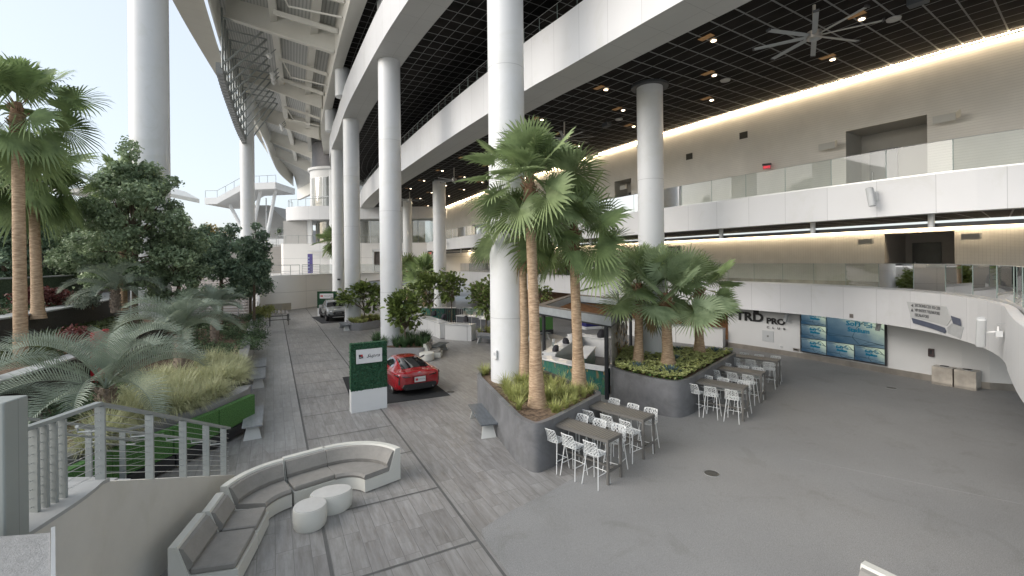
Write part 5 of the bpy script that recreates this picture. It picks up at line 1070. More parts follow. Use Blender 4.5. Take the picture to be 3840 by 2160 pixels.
# ---------------------------------------------------------------- slab benches
M_slab = pm('slate_bench_top', (.115, .13, .145), .38, var=.25, scale=2.5, stretch=(1, 4, 1)); M_slabl = pm('pale_wood_look_slab', (.30, .315, .33), .35, var=.2, scale=2, stretch=(1, 5, 1)); M_bleg = pm('bench_leg_white', (.55, .56, .54), .5, var=.04)
def bench(label, x, y, rz, L=2.1, W=.52, H=.45, m=None, group='slab benches with white trapezoid legs'):
    t = thing('bench', label, 'bench', (x, y, 0), rz, group); b = MB(); b.box((0, 0, H-.02), (L, W, .04)); b.build('seat_slab', m or M_slab, t)
    for s in (-1, 1):
        b = MB(); x0 = s*L*.40; rg = []
        for z, w_, xo in ((0, W*.9, s*.10), (H-.042, W*.55, -s*.06)): rg.append([(x0+xo-.02, -w_/2, z), (x0+xo+.02, -w_/2, z), (x0+xo+.02, w_/2, z), (x0+xo-.02, w_/2, z)])
        b.rings(rg, True, True); b.build('leg', M_bleg, t)
    return t
bench('slate-topped bench against the left side of the palm planter', -1.02, 14.9, R(-74)); bench('bench against the near corner of the truck-side planter', -13.6, 37.05, R(-60), 2.2, .55)
for (s, l) in ((6.6, 'pale slab bench along the garden kerb, nearest'), (13.1, 'pale slab bench along the garden kerb, second'), (15.7, 'pale slab bench along the garden kerb, third')):
    p = LT(s, tl-1.45); bench(l, p[0], p[1], LA, 2.2, .55, .45, M_slabl)
bench('bench partly hidden left of the widest column by the small planter', -1.55, 29.75, R(-35), 1.8, .5); bench('grey bench top beside the white seat behind the red car', -4.45, 27.3, R(75), 1.8, .6)
bench('bench by the green rolling hedge, between palm trunks and bar', 1.75, 31.2, R(20), 1.6, .5)
t = thing('slatted_rack', 'long grey slatted rack bench at the foot of the far left wall', 'bench', (-21.6, 40.6, 0), LA); 
for k in range(5): b = MB(); b.box((0, -.2-.32*k, 1.05-.02*k), (3.4, .14, .05)); b.build('slat', pm('weathered_slat', (.20, .19, .18), .6, var=.2, scale=2), t)
for x in (-1.6, 1.6):
    b = MB(); b.box((x, -.85, .5), (.08, 1.7, .07)); b.box((x, -.1, .5), (.08, .08, 1.0)); b.box((x, -1.55, .5), (.08, .08, 1.0)); b.build('side_frame', M_tab, t)
t = thing('bed_box', 'low beige timber planter box at the foot of the far wall', 'planter'); P = [(-27.6, 51.2), (-26.0, 51.7), (-25.4, 53.4), (-26.6, 53.6)]; b = MB(); b.prism(P, 0, .8); b.build('box', pm('beige_boards', (.40, .38, .32), .6, var=.06, scale=2), t)
for (l, x, y, a) in (('tall thin-framed table against the far wall', -26.0, 56.0, R(-18)), ('second thin-framed table further along the far wall', -25.6, 60.4-2.4, R(60))):
    t = thing('standing_table', l, 'table', (x, y, 0), a, 'thin-framed tables at the far wall'); b = MB(); b.box((0, 0, 1.05), (2.0, .7, .05)); b.build('table_top', M_tab, t)
    for sx in (-.95, .95):
        for sy in (-.3, .3): b = MB(); b.box((sx, sy, .52), (.06, .06, 1.02)); b.build('leg', M_tab, t)
    b = MB(); b.box((0, -.3, .25), (1.85, .04, .05)); b.build('stretcher', M_tab, t)
# ---------------------------------------------------------------- rolling turf hedges
M_turf = pm('artificial_turf', (.06, .16, .04), .95, var=.4, scale=30, bump=1, bscale=170, c2=(.085, .21, .06)); M_hedge = pm('boxwood_hedge', (.03, .085, .045), .9, var=.6, scale=26, bump=1, bscale=80, c2=(.05, .12, .06))
def turf_barrier(label, a, b_, h=1.08, group='rolling turf barriers'):
    L = math.dist(a, b_); an = math.atan2(b_[1]-a[1], b_[0]-a[0]); t = thing('turf_barrier', label, 'barrier', ((a[0]+b_[0])/2, (a[1]+b_[1])/2, 0), an, group); b = MB(); b.rbox((0, 0, .38+(h-.38)/2), (L-.03, .2, h-.38), 0, .02); b.build('turf_panel', M_turf, t)
    b = MB(); b.box((0, 0, .22), (L-.04, .3, .30)); b.build('base', M_black, t)
    for s in (-1, 1): b = MB(); b.tube([(s*(L/2-.2), -.12, .05), (s*(L/2-.2), -.07, .05)], .05, 10); b.build('caster', M_alu, t)
    return t
tb_ = [(-8.62, 15.15), (-8.78, 13.55), (-9.05, 12.1), (-9.45, 10.7), (-9.5, 9.1)]
for i, l in enumerate(('rolling green turf panel at the corner of the garden kerb', 'second rolling turf panel from the kerb corner', 'third rolling turf panel, seen through the stair railing', 'fourth rolling turf panel, nearest the stair landing')): turf_barrier(l, tb_[i], tb_[i+1])
turf_barrier('rolling turf panel standing alone beyond the palm trunks', (1.3, 32.6), (2.9, 33.4), 1.3)
turf_barrier('small turf panel behind the service counters', (-3.8, 41.5), (-3.0, 41.5), 1.2)
# ---------------------------------------------------------------- open-roofed bar kiosk
M_beam = pm('grey_beam_metal', (.34, .37, .39), .35, metal=.25, var=.1, scale=3); M_cap = pm('brown_cap', (.13, .115, .10), .6, var=.2, scale=3)
def kiosk(label, Q, z0, z1, posts, cw=.38):
    t = thing('kiosk_frame', label, 'kiosk'); n = len(Q); I = shrink(Q, cw)
    for i in range(n):
        j = (i+1) % n; b = MB(); A = [(*Q[i], 0), (*Q[j], 0), (*I[j], 0), (*I[i], 0)]
        b.v = [(p[0], p[1], z0) for p in A]+[(p[0], p[1], z1-.03) for p in A]; b.f = [(0, 1, 5, 4), (1, 2, 6, 5), (2, 3, 7, 6), (3, 0, 4, 7), (3, 2, 1, 0)]; b.uv = [None]*5; b.build('roof_beam', M_beam, t)
        o1 = shrink(Q, -.03); i1 = shrink(Q, cw+.03); b = MB(); b.v = [(*o1[i], z1-.03), (*o1[j], z1-.03), (*i1[j], z1-.03), (*i1[i], z1-.03), (*o1[i], z1+.02), (*o1[j], z1+.02), (*i1[j], z1+.02), (*i1[i], z1+.02)]; b.f = [(0, 1, 5, 4), (2, 3, 7, 6), (4, 5, 6, 7), (3, 2, 1, 0)]; b.uv = [None]*4; b.build('cap', M_cap, t)
        b = MB(); o2 = shrink(Q, -.015); i2 = shrink(Q, .05); b.v = [(*o2[i], z0-.06), (*o2[j], z0-.06), (*i2[j], z0-.06), (*i2[i], z0-.06), (*o2[i], z0+.01), (*o2[j], z0+.01), (*i2[j], z0+.01), (*i2[i], z0+.01)]; b.f = [(0, 1, 5, 4), (2, 3, 7, 6), (3, 2, 1, 0), (4, 5, 6, 7)]; b.uv = [None]*4; b.build('edge_trim', M_black, t)
    for (x, y) in posts: b = MB(); b.cyl((x, y, 0), .085, z0, 16); b.build('post', M_black, t, True)
    return t
KQ = [(3.72, 17.35), (6.7, 24.9), (3.6, 28.4), (1.15, 22.0)]
kt = kiosk('grey open roof frame of the bar behind the palms, on dark round posts', KQ, 2.87, 3.25, [(3.62, 17.75), (6.35, 24.7), (3.65, 27.9), (1.5, 22.05), (5.6, 23.4)])
b = MB(); b.tube([(4.5, 19.6, 3.1), (3.4, 26.5, 3.1)], .02, 5); b.build('tie_rod', M_black, kt)
# gold and mirror art screen along the right side
t = thing('art_screen', 'tall screen of gold and mirror shards on the right side of the bar kiosk', 'screen'); A = Vector((3.85, 17.9, 0)); B = Vector((5.7, 22.9, 0)); d = (B-A).normalized(); nrm = Vector((d.y, -d.x, 0)); b = MB(); L = (B-A).length
b.box(((A.x+B.x)/2, (A.y+B.y)/2, 1.65), (L, .04, 2.4), math.atan2(d.y, d.x)); b.build('backing', pm('stone_laminate', (.28, .265, .235), .5, var=.3, scale=3), t)
g = random.Random(4); M_gold = pm('gold_leaf', (.36, .25, .09), .3, metal=.85, var=.3, scale=6); M_mir = pm('mirror_shard', (.6, .62, .63), .08, metal=1, var=.03)
for nm, m_, n_, r in (('gold_shards', M_gold, 46, .17), ('mirror_shards', M_mir, 26, .2)):
    b = MB()
    for k in range(n_):
        c = A+d*(L*(.12+.86*g.random()))+Vector((0, 0, .6+2.1*g.random()))+nrm*.035; a0 = g.uniform(0, 6.28); vs = [c+d*(r*g.uniform(.4, 1.2)*math.cos(a0+i*2.1))+Vector((0, 0, r*g.uniform(.5, 1.5)*math.sin(a0+i*2.1)))+nrm*g.uniform(0, .07) for i in range(3)]; vs.append(c-nrm*.0)
        b.add(vs, [(0, 1, 2), (0, 3, 1), (1, 3, 2), (2, 3, 0)])
    b.build(nm, m_, t)
b = MB(); b.box(((A.x+B.x)/2+.05, (A.y+B.y)/2, .3), (L, .25, .3), math.atan2(d.y, d.x)); b.build('base_rail', M_cap, t)
# bar counters
M_top = pm('white_quartz', (.62, .63, .63), .18, var=.04, scale=4); M_leaf = None
m = bpy.data.materials.new('tropical_leaf_print'); m.use_nodes = True; t_ = m.node_tree; b_ = t_.nodes['Principled BSDF']; tc_ = nn(t_, 'ShaderNodeTexCoord'); vo = nn(t_, 'ShaderNodeTexVoronoi'); vo.inputs['Scale'].default_value = 13; mp = nn(t_, 'ShaderNodeMapping'); mp.inputs['Scale'].default_value = (1, 1, .45); t_.links.new(tc_.outputs['Object'], mp.inputs[0])
wv = nn(t_, 'ShaderNodeTexNoise'); wv.inputs['Scale'].default_value = 4; t_.links.new(mp.outputs[0], wv.inputs['Vector']); ad = nn(t_, 'ShaderNodeVectorMath'); ad.operation = 'MULTIPLY_ADD'; t_.links.new(wv.outputs['Color'], ad.inputs[0]); ad.inputs[1].default_value = (.5, .5, .5); t_.links.new(mp.outputs[0], ad.inputs[2]); t_.links.new(ad.outputs[0], vo.inputs['Vector'])
rr_ = nn(t_, 'ShaderNodeValToRGB'); t_.links.new(vo.outputs['Color'], rr_.inputs[0]); cr = rr_.color_ramp; cr.elements[0].color = (.01, .05, .05, 1); cr.elements[1].color = (.42, .25, .06, 1); cr.elements[1].position = .92
for p_, c_c in ((.3, (.02, .12, .10, 1)), (.5, (.03, .13, .10, 1)), (.68, (.06, .15, .08, 1)), (.8, (.03, .09, .12, 1))): e = cr.elements.new(p_); e.color = c_c
t_.links.new(rr_.outputs[0], b_.inputs['Base Color']); b_.inputs['Roughness'].default_value = .35; M_leaf = m
def counter(label, P, w_, h, m_front, group=None, led=False, base_in=.08, tm=None, joints=True, top_over=.04):
    t = thing('bar_counter', label, 'counter', (0, 0, 0), 0, group); c = P; inn = off(c, w_)
    b = MB(); f = off(c, base_in); us = arc(f); bk = off(c, w_-.05); b.strip(at_z(f, 0), at_z(f, h-.05), 0, h, us); b.strip(at_z(bk, 0), at_z(bk, h-.05), 0, h); b.strip([(*f[0], 0), (*f[0], h-.05)], [(*bk[0], 0), (*bk[0], h-.05)]); b.strip([(*f[-1], 0), (*f[-1], h-.05)], [(*bk[-1], 0), (*bk[-1], h-.05)]); b.build('front_panel', m_front, t)
    b = MB(); b.rings([[(*p, h-.06), (*q, h-.06), (*q, h), (*p, h)] for p, q in zip(c, inn)], True, True); b.build('counter_top', tm or M_top, t)
    if led:
        b = MB(); q = off(c, base_in-.03); b.strip(at_z(sub(q, .1, arc(q)[-1]-.1), h-.09), at_z(sub(q, .1, arc(q)[-1]-.1), h-.065)); b.build('light_strip', emat('counter_led', (1, .75, .45), 3.2), t)
    return t
def PLn(pts): return [tuple(map(float, p)) for p in pts]
counter('front bar counter with tropical leaf panel below a white top', crv([(1.15, 21.2), (1.2, 20.6), (1.6, 20.15), (2.5, 19.1), (3.6, 18.2)], .3)[::-1], -.75 if False else .62, 1.02, M_leaf)
counter('long white back bar running from the left corner to the back of the kiosk', PLn([(1.35, 21.5), (3.6, 27.2)]), .7, 1.1, M_top); counter('rear white bar counter joining the back bar', PLn([(3.6, 27.2), (5.6, 25.6)]), .7, 1.08, M_top)
counter('short inner white counter with leaf print, beside the near post', PLn([(3.35, 20.9), (4.3, 23.6)])[::-1], .55 if False else .6, .95, M_leaf)
b = MB(); b.v = [(1.7, 20.9, .02), (3.4, 19.2, .02), (5.4, 24.9, .02), (3.7, 26.4, .02)]; b.face(range(4)); tag(b.build('bar_floor', pm('dark_bar_floor', (.045, .04, .036), .5, var=.2)), kind='structure')
# shrouded till screens and tap towers
def till(label, x, y, z, seed, s=.26):
    t = thing('covered_till', label, 'till', (x, y, z), random.Random(seed).uniform(0, 3), 'tills under black covers'); b = MB(); g = random.Random(seed); rg = []
    for zz, k in ((0, 1), (s*.5, 1.05), (s*.95, .8), (s*1.15, .45)): rg.append([(s*.62*k*math.cos(a)*(1+g.uniform(-.12, .12))+zz*.15, s*.5*k*math.sin(a)*(1+g.uniform(-.12, .12)), zz) for a in np.linspace(0, 2*math.pi, 9)[:-1]])
    b.rings(rg, True, True); b.build('cover', pm('black_cover', (.015, .015, .022), .7, var=.3, scale=20), t)
till('covered till nearest the left corner of the bar', 2.0, 21.6, 1.1, 1); till('covered till further along the long back bar', 2.75, 23.6, 1.1, 2); till('grey covered equipment at the back corner of the bar', 4.9, 25.5, 1.08, 3, .38)
t = thing('sanitiser_bottle', 'clear dispenser bottle with a small sign on the long back bar', 'bottle', (2.0, 22.9, 1.1)); b = MB(); b.cyl((0, 0, 0), .05, .2, 10); b.build('bottle', glassmat('clear_plastic', (.8, .85, .85), .1, .1, .4), t); b = MB(); b.box((.05, .12, .22), (.16, .02, .26), .4); b.build('sign', M_whitep, t)
# white service counter with light strip, and the equipment behind it
M_wcp = panelmat('white_counter_panels', (.66, .665, .66), (.2, .2, .2), 1.75, 0, .03, .35, .02, .6)
counter('long white service counter behind the fiddle-leaf trees, left part', PLn([(-8.3, 39.4), (-4.42, 32.35)])[::1], -.8 if False else -.0+.8, 1.1, M_wcp)
counter('white service counter end with a warm light strip under its top', PLn([(-4.42, 32.35), (-2.5, 31.55)]), .8, 1.1, M_wcp, led=True)
for (x, y, s, l) in ((-6.2, 36.1, 1, 'covered till on the service counter behind the first tree'), (-5.1, 34.0, 4, 'covered till in the middle of the service counter'), (-3.3, 32.6, 5, 'covered till at the near end of the service counter')): till(l, x, y, 1.1, s, .36)
M_eq = pm('dark_cabinet', (.07, .075, .08), .4, metal=.2, var=.3, scale=2); M_gl2 = glassmat('sneeze_guard', (.85, .95, .92), .02, .1, .15, (.5, .65, .6))
for i, (x, y, L, W, a, l) in enumerate(((-3.0, 36.4, 3.0, .9, -30, 'dark serving cabinet with white top behind the white counter'), (-.9, 34.2, 3.2, .9, -30, 'dark serving cabinet with glass guard nearer the widest column'), (-1.6, 38.6, 3.4, .8, -25, 'rear serving cabinet with a glass guard and lit shelf'))):
    t = thing('serving_cabinet', l, 'cabinet', (x, y, 0), R(a), 'serving cabinets behind the counter'); b = MB(); b.box((0, 0, .5), (L, W, 1.0)); b.build('cabinet', panelmat('cabinet_doors', (.085, .09, .10), (.5, .5, .5), .75, 0, .03, .4, .3, 2, uv='Object'), t); b = MB(); b.box((0, 0, 1.03), (L+.06, W+.06, .06)); b.build('top', M_top, t)
    b = MB(); b.box((0, .1, 1.42), (L*.8, .02, .5)); b.box((0, -.1, 1.66), (L*.8, .4, .02)); b.build('glass_guard', M_gl2, t)
    for s in (-1, 1): b = MB(); b.box((s*L*.4, .1, 1.36), (.04, .04, .62)); b.build('guard_post', M_alu, t)
    if i: b = MB(); b.box((0, .3, 1.15), (L*.45, .05, .03)); b.build('light_bar', emat('counter_led', (1, .75, .45), 3.2), t)
    g = random.Random(i)
    for k in range(3): b = MB(); b.box((-L*.35+L*.33*k, .2, 1.06+.15), (.3, .3, .3)); b.build('appliance', M_steel, t)
t = thing('black_fence_panel', 'black slatted panel beside the planter behind the service counter', 'fence'); b = MB()
for k in range(12): b.box((-5.6+.15*k, 38.0-.05*k, .75), (.1, .04, 1.5))
b.build('slats', M_black, t)
# far kiosk frame in the middle distance
k2 = kiosk('second grey kiosk roof frame in the middle distance behind the fiddle-leaf trees', [(-15.8, 50.5), (-8.6, 49.5), (-7.6, 55.5), (-14.6, 57.5)], 2.85, 3.3, [(-15.4, 50.9), (-15.2, 54), (-9.0, 50.0), (-8.2, 55)], .45)
counter('curved far counter with leaf print below the second kiosk frame', crv([(-13.6, 52.6), (-12.6, 50.8), (-10.5, 50.6)], .5), .7, 1.05, M_leaf); counter('leaf-print counter between the fiddle-leaf trees', crv([(-8.6, 43.8), (-7.2, 42.8), (-5.2, 42.6)], .5), .7, 1.15, M_leaf)
# right-hand counter below the balcony and its dark interior
counter('white panelled counter under the balcony, left of the sign wall', [(8.2, 34.2), (9.3, 31.9), (10.5, 30.5), (11.8, 29.3), (13.1, 28.2)], .7, 1.12, M_wcp)
for i, s in enumerate((.35, 1.2, 2.1)): 
    (x, y), a = on_curve([(9.3, 32.2), (10.5, 30.8), (11.8, 29.6), (13.1, 28.5)], s+1.6, .1); t = thing('beer_tap', ('first', 'second', 'third')[i]+' slim tap on the counter under the balcony, counted from the left', 'tap', (x, y, 1.12), 0, 'taps on the counter'); b = MB(); b.tube([(0, 0, 0), (0, 0, .32), (0, -.12, .34)], .03, 8); b.build('spout', M_black, t); b = MB(); b.cyl((0, 0, 0), .09, .03, 12); b.build('base', M_black, t)
t = thing('blue_plinth', 'low deep-blue display plinth with white base in the hall beyond the bar', 'plinth', (6.4, 36.2, 0), R(20)); b = MB(); b.rbox((0, 0, .12), (2.4, 1.5, .2), 0, .1); b.build('base', M_whitep, t); b = MB(); b.rbox((0, 0, .55), (2.0, 1.1, .66), 0, .08); b.build('block', pm('deep_blue', (.02, .02, .14), .5), t)
# ---------------------------------------------------------------- bins, drains, mats
t0 = thing('trash_bin', 'left one of the two brushed steel waste bins by the lower right wall', 'waste bin', (0, 0, 0), 0, 'steel waste bins'); b = MB(); b.rbox((0, 0, .38), (.66, .60, .75), 0, .012, 2); b.build('body', panelmat('bin_steel', (.40, .37, .325), (.22, .2, .18), 0, .62, .02, .32, .3, 2.5, uv='Object', spec=.6), t0)
b = MB(); b.tube([(0, 0, .757), (0, 0, .772)], .17, 24); b.build('opening_ring', M_alu, t0, True); b = MB(); b.tube([(0, 0, .765), (0, 0, .776)], .15, 24); b.build('opening', M_dark, t0, True); b = MB(); b.box((0, 0, .06), (.665, .605, .1)); b.build('plinth', M_skirt, t0)
A_ = math.atan2(18.7-19.45, 18.3-17.85); t0.location = (18.13, 19.28, 0); t0.rotation_euler = (0, 0, A_); dup(t0, (18.5, 18.68, 0), A_, 'right one of the two brushed steel waste bins by the lower right wall')
for (x, y, l) in ((4.95, 11.5, 'round floor drain cover on the grey floor beyond the nearest table'), (15.5, 18.8, 'round floor drain cover near the waste bins'), (-2.6, 18.9, 'round floor plate beside the black car mat')):
    t = thing('drain_cover', l, 'drain cover', (x, y, .012), 0, 'floor drain covers'); b = MB(); b.cyl((0, 0, 0), .17, .006, 26); b.build('plate', pm('drain_metal', (.11, .11, .105), .5, metal=.4, var=.3, scale=20), t); b = MB(); b.tube([(0, 0, 0), (0, 0, .009)], .185, 26, False); b.build('ring', M_alu, t)
M_mat = pm('black_mat', (.018, .02, .022), .9, var=.2, scale=30)
b = MB(); b.prism([(-5.9, 16.95), (-2.55, 18.45), (-4.95, 23.1), (-8.0, 21.5)], .006, .02); tag(b.build('floor_mat', M_mat), 'black mat under the red sports car', 'floor mat')
b = MB(); b.prism([(-19.95, 45.5), (-16.85, 40.45), (-14.2, 42.0), (-17.2, 47.2)], .006, .02); tag(b.build('floor_mat', M_mat), 'black mat under the grey pickup truck', 'floor mat')
# ---------------------------------------------------------------- cars
def cr1(P, n):                               # Catmull-Rom along axis 0, n steps per span
    P = np.asarray(P, float); Q = np.concatenate([2*P[:1]-P[1:2], P, 2*P[-1:]-P[-2:-1]]); out = []
    for i in range(1, len(Q)-2):
        for k in range(n):
            t = k/n; a, b, c, d = Q[i-1], Q[i], Q[i+1], Q[i+2]; out.append(.5*(2*b+(-a+c)*t+(2*a-5*b+4*c-d)*t*t+(-a+3*b-3*c+d)*t**3))
    out.append(P[-1]); return np.array(out)
def sect(w, zb, zs, wt, zt, tuck=.06):
    return [(0, zb), (w*.80, zb), (w*.97, zb+.10), (w, (zb+zs)*.5), (w*.985, zs-.09), (w*.93, zs), (wt+(w*.93-wt)*.18, zs+(zt-zs)*.72), (wt*.86, zt-.035), (wt*.45, zt-.004), (0, zt)]
class Surf:
    NS, NT = 6, 4
    def __init__(s, st, lin=()):
        G = np.array([[(x, y, z) for y, z in sect(*r)] for x, *r in st]); A = cr1(G, s.NS); B = np.array([cr1(r, s.NT) for r in A]); B[:, :, 1] = np.maximum(B[:, :, 1], 0); B[:, 0, 1] = 0; B[:, -1, 1] = 0; s.B = B
    def mesh(s, b):
        B = s.B; n, m = B.shape[:2]; full = [np.concatenate([B[i], (B[i, ::-1]*[1, -1, 1])[1:-1]]) for i in range(n)]; b.rings([[tuple(p) for p in r] for r in full], True, True); return b
    def at(s, u, t):
        i = min(max(u*s.NS, 0), s.B.shape[0]-1.001); j = min(max(t*s.NT, 0), s.B.shape[1]-1.001); a, c = int(i), int(j); f, g = i-a, j-c; B = s.B
        return (B[a, c]*(1-f)*(1-g)+B[a+1, c]*f*(1-g)+B[a, c+1]*(1-f)*g+B[a+1, c+1]*f*g)
    def patch(s, b, corners, nu=8, nt=8, off_=.008, mirror=False, sides=(1,)):     # corners: (u,t) x4 : a b c d
        for sg in sides:
            rows = []
            for i in range(nu+1):
                r = []
                for j in range(nt+1):
                    f, g = i/nu, j/nt; ut = [corners[0][k]*(1-f)*(1-g)+corners[1][k]*f*(1-g)+corners[2][k]*f*g+corners[3][k]*(1-f)*g for k in (0, 1)]
                    p = s.at(*ut); e = .05; pu = s.at(ut[0]+e, ut[1])-s.at(ut[0]-e, ut[1]); pt = s.at(ut[0], ut[1]+e)-s.at(ut[0], ut[1]-e); nrm = np.cross(pu, pt); l = np.linalg.norm(nrm); nrm = nrm/l if l > 1e-9 else np.array([0, 0, 1.])
                    c = p-np.array([p[0], 0, .6]); 
                    if np.dot(nrm, c) < 0: nrm = -nrm
                    q = p+nrm*off_; r.append((q[0], q[1]*sg, q[2]))
                rows.append(r)
            b.rings(rows, closed=False)
        return b
def cut_wheels(o, cutters):
    objs = []
    for (x, y, z, r, w_) in cutters:
        b = MB(); b.tube([(x, y-w_/2, z), (x, y+w_/2, z)], r, 32); c = b.build('cutter', M_dark); c.parent = o.parent; md = o.modifiers.new('b', 'BOOLEAN'); md.object = c; md.operation = 'DIFFERENCE'; md.solver = 'EXACT'; objs.append(c)
    bpy.context.view_layer.update(); dg = bpy.context.evaluated_depsgraph_get(); me = bpy.data.meshes.new_from_object(o.evaluated_get(dg)); o.modifiers.clear(); o.data = me
    for c in objs: bpy.data.objects.remove(c, do_unlink=True)
    me.polygons.foreach_set('use_smooth', [True]*len(me.polygons))
    if hasattr(me, 'set_sharp_from_angle'): me.set_sharp_from_angle(angle=R(40))
M_tyre = pm('tyre_rubber', (.018, .018, .018), .8, var=.2); M_rim = pm('alloy_rim', (.35, .35, .36), .25, metal=.9, var=.05); M_cglass = pm('car_glass', (.012, .014, .016), .05, var=.05, spec=.9, coat=1); M_trim = pm('black_plastic', (.02, .02, .021), .5, var=.15); M_chrome = pm('chrome', (.6, .6, .6), .12, metal=1, var=.03)
def wheel(parent, x, y, z, r, w_, rimm=None, sp=5):
    s = 1 if y > 0 else -1; b = MB(); b.tube([(x, y-w_/2, z), (x, y-w_/2*.8, z), (x, y+w_/2*.8, z), (x, y+w_/2, z)], [r*.93, r, r, r*.93], 28); t = b.build('wheel', M_tyre, parent, True)
    b = MB(); yo = y+s*w_*.5; b.tube([(x, yo-s*.03, z), (x, yo+s*.005, z)], [r*.66, r*.68], 24, False); b.tube([(x, yo-s*.02, z), (x, yo+s*.012, z)], r*.14, 12)
    for k in range(sp):
        for q in (-.1, .1): a = 2*math.pi*k/sp+q; b.tube([(x+r*.1*math.cos(a), yo, z+r*.1*math.sin(a)), (x+r*.66*math.cos(a+q*.8), yo-s*.005, z+r*.66*math.sin(a+q*.8))], r*.035, 5)
    b.build('rim', rimm or M_rim, t, True); b = MB(); b.tube([(x, yo-s*.05, z), (x, yo-s*.04, z)], r*.66, 24); b.build('brake_disc', M_dark, t)
def hplate(name, parent, M, w_, h, m, th=.01):
    b = MB(); b.box((0, 0, th/2), (w_, h, th)); b.v = [tuple(M @ Vector(p)) for p in b.v]; return b.build(name, m, parent)
# --- red coupe
M_red = pm('red_car_paint', (.30, .004, .010), .22, var=.05, coat=1, spec=.6); M_red.node_tree.nodes['Principled BSDF'].inputs['Coat Roughness'].default_value = .04
sc_t = thing('sports_car', 'glossy red two-door sports coupe seen from behind on a black mat', 'car', (-4.86, 20.4, 0), R(120.2))
ST = [(-2.17, .64, .44, .74, .52, .80), (-2.12, .80, .30, .88, .60, .955), (-2.0, .88, .26, .92, .60, 1.0), (-1.7, .935, .20, .93, .56, 1.005), (-1.2, .95, .17, .92, .53, 1.14), (-.65, .91, .16, .87, .52, 1.25), (-.1, .885, .16, .85, .52, 1.285), (.4, .885, .16, .83, .52, 1.23), (.95, .90, .16, .83, .60, .955), (1.4, .925, .17, .81, .60, .87), (1.85, .89, .18, .72, .5, .74), (2.12, .74, .22, .6, .4, .63), (2.2, .5, .28, .5, .3, .52)]
sf = Surf(ST); body = sf.mesh(MB()).build('body', M_red, sc_t, True); cut_wheels(body, [(x, s*.9, .34, .385, .62) for x in (-1.28, 1.22) for s in (-1, 1)])
for x in (-1.28, 1.22):
    for s in (-1, 1): wheel(sc_t, x, s*.80, .335, .335, .25)
g_ = MB(); sf.patch(g_, [(3.25, 6.15), (5.15, 6.75), (5.15, 9), (3.15, 9)], 10, 10, .007, sides=(1, -1)); g_.build('rear_window', M_cglass, sc_t, True)
g_ = MB(); sf.patch(g_, [(7.05, 6.6), (8.1, 6.0), (8.1, 9), (7.0, 9)], 8, 10, .007, sides=(1, -1)); g_.build('windscreen', M_cglass, sc_t, True)
for s in (1, -1):
    g_ = MB(); sf.patch(g_, [(4.4, 5.35), (7.9, 5.3), (6.9, 6.45), (5.2, 6.45)], 12, 6, .007, sides=(s,)); g_.build('side_window', M_cglass, sc_t, True)
    g_ = MB(); g_.tube([(-2.165, s*.38, .775), (-2.14, s*.62, .80), (-2.03, s*.85, .84), (-1.80, s*.945, .86)], [.02, .045, .05, .02], 8); g_.build('taillight', pm('dark_tail_lens', (.07, .006, .008), .12, var=.1, coat=1), sc_t, True)
    b = MB(); b.tube([(-2.20, s*.55, .33), (-2.06, s*.55, .33)], [.055, .055], 16, False); b.tube([(-2.19, s*.55, .33), (-2.18, s*.55, .33)], .043, 16); b.build('exhaust', M_chrome, sc_t, True)
    b = MB(); b.rbox((-2.175, s*.60, .435), (.02, .26, .025), 0, .005); b.build('reflector', pm('red_reflector', (.5, .02, .02), .3), sc_t)
    b = MB(); b.tube([(.62, s*.86, .93), (.60, s*.98, .96)], .02, 6); b.rings([[(.60+.09*math.cos(a)*k+o_, s*(.96+.11*(1+math.sin(a)*k)), .97+.065*math.sin(a*1)*k) for a in np.linspace(0, 6.28, 13)[:-1]] for k, o_ in ((.8, -.03), (1, 0), (.9, .05))], True, True); b.build('mirror', M_trim, sc_t, True)
    b = MB(); sf.patch(b, [(.9, 2.6), (1.6, 2.6), (1.35, 4.1), (1.2, 4.1)], 3, 6, .006, sides=(s,)); b.build('rear_vent', M_trim, sc_t, True)
b = MB(); b.rings([[(x, y, z) for y, z in ((-.74*k, .40), (-.60*k, .27), (.60*k, .27), (.74*k, .40), (.66*k, .50), (-.66*k, .50))] for x, k in ((-2.02, 1), (-2.165, 1), (-2.19, .97))], True, True); b.build('diffuser', M_trim, sc_t)
b = MB()
for y in (-.16, -.08, 0, .08, .16): b.box((-2.18, y, .32), (.06, .012, .12))
b.build('diffuser_fins', M_trim, sc_t)
def rear_M(x, y, z, tilt=0.):                # plane facing backwards (-x), text right = -y
    M = Matrix(((0, 0, -1, x), (-1, 0, 0, y), (0, 1, 0, z), (0, 0, 0, 1))); return M
pl = hplate('number_plate', sc_t, rear_M(-2.19, 0, .66), .46, .21, pm('plate_white', (.62, .62, .61), .4, var=.02)); text_at('plate_text', 'TOYOTA', .075, rear_M(-2.203, -.05, .66), pm('plate_ink', (.12, .12, .13), .5), pl, .001); b = MB(); b.box((-2.205, .14, .66), (.006, .1, .09)); b.build('plate_mark', pm('toyota_red', (.50, .03, .04), .4), pl)
b = MB(); b.box((-2.145, 0, .67), (.05, .62, .30)); b.build('plate_recess', M_red, sc_t)
def emblem(parent, M, s, m, name='emblem'):
    b = MB()
    for (cx, cy, rx, ry) in ((0, 0, 1, .66), (0, .0, .30, .62), (0, .28, .62, .25)):
        b.tube([tuple(M @ Vector((s*(cx+rx*math.cos(a)), s*(cy+ry*math.sin(a)), .004))) for a in np.linspace(0, 2*math.pi, 25)], s*.075, 5, False)
    return b.build(name, m, parent)
emblem(sc_t, rear_M(-2.14, 0, .905), .07, M_chrome)
